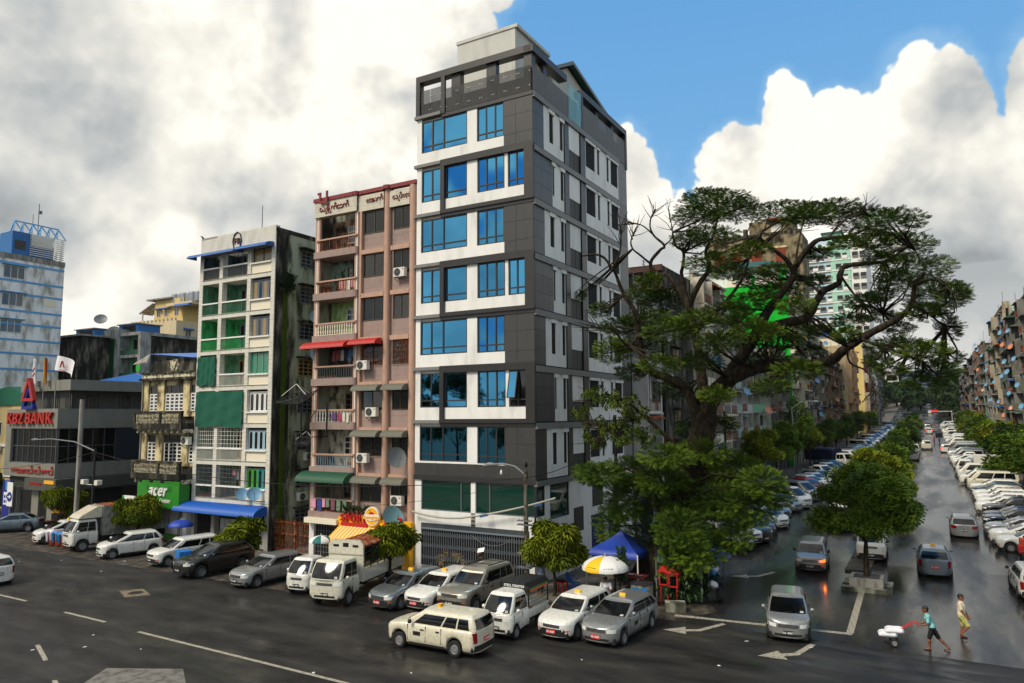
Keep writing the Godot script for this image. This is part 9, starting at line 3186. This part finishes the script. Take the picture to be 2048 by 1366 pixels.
# ---------------------------------------------------------------- stalls at the foot of the tree
func make_stalls() -> void:
	var um := parasol("large yellow and white parasol with MPT lettering at the corner stalls", V(4.3, .13, 1.0), 2.05, 1.12, [flat("parasol_yellow", Color(.88, .72, .08), .7), mats.white, mats.white, flat("parasol_blue", Color(.10, .28, .46), .7), mats.parasol_blue, mats.white, mats.white, mats.white])
	um.rotation.y = deg_to_rad(-82)
	for a in [[0, .0], [1, .785], [7, -.785]]:
		put("lettering", text_mesh("MPT", .22, .006), mats.black, um, Transform3D(Basis(UP, PI / 2 - PI / 8 - a[1]), V(0, 1.58, 0)) * mv(0, 0, 1.06))
	var te := thing("market_tent", "bright blue peaked tent over the food stall beside the rain tree", "tent", V(3.7, .13, -2.7))
	var tm := MB.new()
	for i in 4:
		var a := TAU * (i + .5) / 4
		var b := TAU * (i + 1.5) / 4
		var pa := V(cos(a) * 2.0, 1.78, sin(a) * 2.0)
		var pb := V(cos(b) * 2.0, 1.78, sin(b) * 2.0)
		var rows := []
		for k in 6:
			var q := k / 5.0
			var row := PackedVector3Array()
			for j in 7:
				var e := pb.lerp(pa, j / 6.0)
				row.append(V(e.x * q, lerpf(2.75, 1.78, pow(q, .8)) - .05 * sin(PI * j / 6.0) * sin(PI * q), e.z * q))
			rows.append(row)
		var low := PackedVector3Array()
		for v in rows[5]:
			low.append(v - V(0, .24, 0))
		rows.append(low)
		tm.grid(rows)
		bx("tent_pole", mats.ac_white, te, I, pa.x - .03, pa.x + .03, .0, 1.78, pa.z - .03, pa.z + .03)
	obj("canopy", tm, mats.blue_cloth, te)
	bx("notice", mats.white, te, I, -.6, .1, 1.0, 1.5, 1.42, 1.44)
	var t2 := thing("grey_tarpaulin", "grey-blue sheet stretched over goods beyond the rain tree trunk", "tarpaulin", V(7.0, .13, -5.6))
	var g2 := MB.new()
	var rw := []
	for k in 7:
		var row := PackedVector3Array()
		for j in 7:
			row.append(V(-1.2 + .45 * j, 2.2 - .17 * j - .1 * sin(k * 1.3 + j), -1.3 + .4 * k))
		rw.append(row)
	g2.grid(rw, false, true)
	obj("sheet", g2, flat("tarp_grey_blue", Color(.20, .25, .42), .6), t2)
	for q in [-1.1, 1.0]:
		bx("post", mats.alu_grey, t2, I, q, q + .06, .0, 2.1, -1.2, -1.14)
	# red shrine-like stand and the green-roofed stall
	var rs := thing("red_cabinet_stand", "red cabinet on legs with a small roof, beside the green-roofed stall", "stand", V(7.1, -.1, -.1))
	for c in [[-.42, 1.0, .0], [.05, .95, .06]]:
		bx("cabinet", mats.red, rs, I, c[0], c[0] + .44, c[1], c[1] + .62, -.25, .2)
		bx("cabinet_glass", mats.dark_glass, rs, I, c[0] + .06, c[0] + .38, c[1] + .08, c[1] + .52, .2, .215)
		var rf := MB.new()
		rf.prism([Vector2(c[0] - .08, c[1] + .62), Vector2(c[0] + .52, c[1] + .62), Vector2(c[0] + .22, c[1] + .95)], -.3, .28)
		obj("cabinet_roof", rf, mats.red, rs)
	for x in [-.38, -.05, .40]:
		bx("leg", mats.red, rs, I, x, x + .05, .0, 1.0, .1, .15)
	var gs := thing("green_roof_stall", "wooden stall with a dark green corrugated roof at the foot of the rain tree", "stall", V(7.4, .13, -1.3))
	awning(gs, Transform3D(Basis(UP, .25), V(0, 0, -.3)), flat("stall_green", Color(.06, .22, .16), .6), -1.2, 1.2, 1.75, 2.25, 1.2, 9, "roof")
	for q in [[-1.1, .7], [1.05, .5], [-1.1, -.6], [1.05, -.8]]:
		bx("post", mats.dish_grey, gs, I, q[0], q[0] + .05, .0, 1.9, q[1], q[1] + .05)
	bx("counter", flat("dark_wood", Color(.20, .13, .08), .8), gs, I, -1.0, 1.0, .7, .78, -.3, .5)
	bx("counter_front", mats.stall_green, gs, I, -1.0, 1.0, .0, .7, .42, .46)
	var shop := thing("food_counter", "low red-topped food counter with trays under the blue tent", "table", V(4.9, .13, -.6))
	bx("top", flat("counter_red", Color(.45, .12, .09), .6), shop, I, -.7, .9, .86, .93, -.4, .4)
	for q in [[-.65, -.35], [.8, -.35], [-.65, .3], [.8, .3]]:
		bx("leg", mats.dark_wood, shop, I, q[0], q[0] + .06, .0, .86, q[1], q[1] + .06)
	for i in 3:
		var d := MB.new()
		d.lathe([[.001, .0], [.14, .0], [.2, .05], [.19, .055], [.13, .012], [.001, .01]], 14)
		tag(put("food_tray", d.mesh(), mats.steel, null, mv(4.5 + .5 * i, 1.06, -.45 - .1 * (i % 2))), "round steel tray on the food counter, %s" % ["nearest the blue chair", "middle one", "nearest the tree trunk"][i], "tray", "trays on the food counter")
	# plastic chair and stool
	var ch := thing("plastic_chair", "pale blue plastic armchair behind the parked white taxi", "chair", V(2.2, .13, .2), 2.6)
	var bl := flat("chair_blue", Color(.22, .42, .75), .5)
	bx("seat", bl, ch, I, -.22, .22, .42, .45, -.22, .24)
	var bk := MB.new()
	bk.tube([V(-.24, .44, -.2), V(-.26, .75, -.26), V(-.14, .95, -.3), V(.14, .95, -.3), V(.26, .75, -.26), V(.24, .44, -.2)], [.03, .035, .035, .035, .035, .03], 7)
	for i in 5:
		bk.bar(V(-.16 + .08 * i, .45, -.21), V(-.14 + .07 * i, .93, -.29), .045, .015)
	obj("backrest", bk, bl, ch)
	for q in [[-.22, -.22], [.18, -.22], [-.22, .2], [.18, .2]]:
		bx("leg", bl, ch, I, q[0], q[0] + .05, .0, .42, q[1], q[1] + .05)
	for s in [-.26, .22]:
		bx("armrest", bl, ch, I, s, s + .05, .62, .65, -.24, .2)
	var so := thing("plastic_stool", "red plastic stool with a tray of food beside the blue chair", "stool", V(1.75, .13, .75))
	bx("seat", flat("stool_red", Color(.78, .14, .06), .5), so, I, -.28, .28, .50, .56, -.28, .28)
	for q in [[-.27, -.27], [.2, -.27], [-.27, .2], [.2, .2]]:
		bx("leg", mats.stool_red, so, I, q[0], q[0] + .07, .0, .5, q[1], q[1] + .07)
	tag(put("food_pan", (func(): var d := MB.new(); d.lathe([[.001, .0], [.22, .0], [.26, .07], [.25, .07], [.001, .04]], 16); return d.mesh()).call(), mats.iron, null, mv(1.75, .69, .75)), "shallow dark pan on the red plastic stool", "pan")
	var bb := thing("blue_panel_bin", "squat stained bin with two blue panels at the tree's foot", "bin", V(6.0, .13, .6))
	bx("tub", mats.mould_wall, bb, I, -.45, .45, .1, .85, -.3, .3)
	bx("lid", mats.alu_dark, bb, I, -.5, .5, .85, .92, -.35, .35)
	for s in [-.36, .06]:
		bx("panel", mats.cart_blue, bb, I, s, s + .3, .25, .72, .3, .312)
	# loaded tricycle at the kerb
	var tc := thing("loaded_tricycle", "old bicycle cart piled with bundles at the kerb past the stalls", "bicycle cart", V(8.6, .02, -2.6), .5)
	for q in [[.0, 1.0], [-.35, -.5], [.4, -.5]]:
		wheel(tc, q[0], q[1], .33, "alloy")
	var fm := MB.new()
	fm.bar(V(0, .33, 1.0), V(0, 1.0, .75), .04)
	fm.bar(V(-.3, 1.02, .7), V(.3, 1.02, .7), .03)
	fm.bar(V(0, .75, .8), V(0, .45, -.4), .04)
	fm.bar(V(0, .45, .25), V(0, .9, .1), .04)
	fm.cbox(V(0, .92, .08), V(.14, .06, .26))
	fm.cbox(V(0, .62, -.5), V(.7, .06, .8))
	obj("frame", fm, mats.black, tc)
	var goods := [["white bundle", "sack_white", V(8.2, 1.15, -3.6), .34], ["blue plastic bundle", "plastic_blue", V(8.45, .95, -3.0), .28], ["brown wicker basket", "dark_wood", V(8.0, 1.0, -4.3), .36], ["grey-white bag on the handlebar", "sack_white", V(8.75, .75, -1.7), .24]]
	for q in goods:
		var m := MB.new()
		skin_over(m, [[V(-.4, 0, 0) * q[3], V(.4, 0, 0) * q[3], q[3] * .8, q[3] * .75], [V(0, .3, .3) * q[3], V(.1, -.3, -.3) * q[3], q[3] * .7, q[3] * .8]], .06, .03)
		var o := obj("bundle", m, mats[q[1]])
		o.position = q[2]
		tag(o, q[0] + " among the goods at the kerb past the stalls", "bundle", "goods at the kerb")
	# undergrowth round the stalls
	rng.seed = 950
	var sh := MB.new()
	for i in 420:
		var a := rng.randf()
		leaf_tuft(sh, V(7.6 + rng.randfn(0, .55), .2 + rng.randf() * .7, .0 - a * 3.0 + rng.randfn(0, .3)), 3, .45, .25)
	for i in 120:
		leaf_tuft(sh, V(5.0 + rng.randfn(0, .12), .9 + rng.randf() * 1.5, .6 + rng.randfn(0, .12)), 2, .4, .2)
	tag(obj("undergrowth", sh, mats.plant_green), "low leafy plants crowding the kerb beside the stalls", "undergrowth", "", "stuff")
	var kb := MB.new()
	kb.cbox(Vector3.ZERO, V(.9, .45, .5))
	tag(put("kerb_block", kb.mesh(), mats.mould_wall, null, Transform3D(Basis(UP, .4), V(7.7, .2, .9))), "mossy concrete block at the kerb before the red cabinet", "block")
	# a stall at the far kerb
	var fs := thing("red_handcart", "red and orange handcart at the frame edge by the parked white estates", "handcart", V(22.7, .0, -19.8))
	bx("tray", mats.stool_red, fs, I, -.2, 1.4, .6, 1.0, -.5, .5)
	bx("load", mats.bin_orange, fs, I, -.1, 1.3, 1.0, 1.4, -.4, .4)
	wheel(fs, .0, .55, .34, "rim")
	wheel(fs, .0, -.55, .34, "rim")
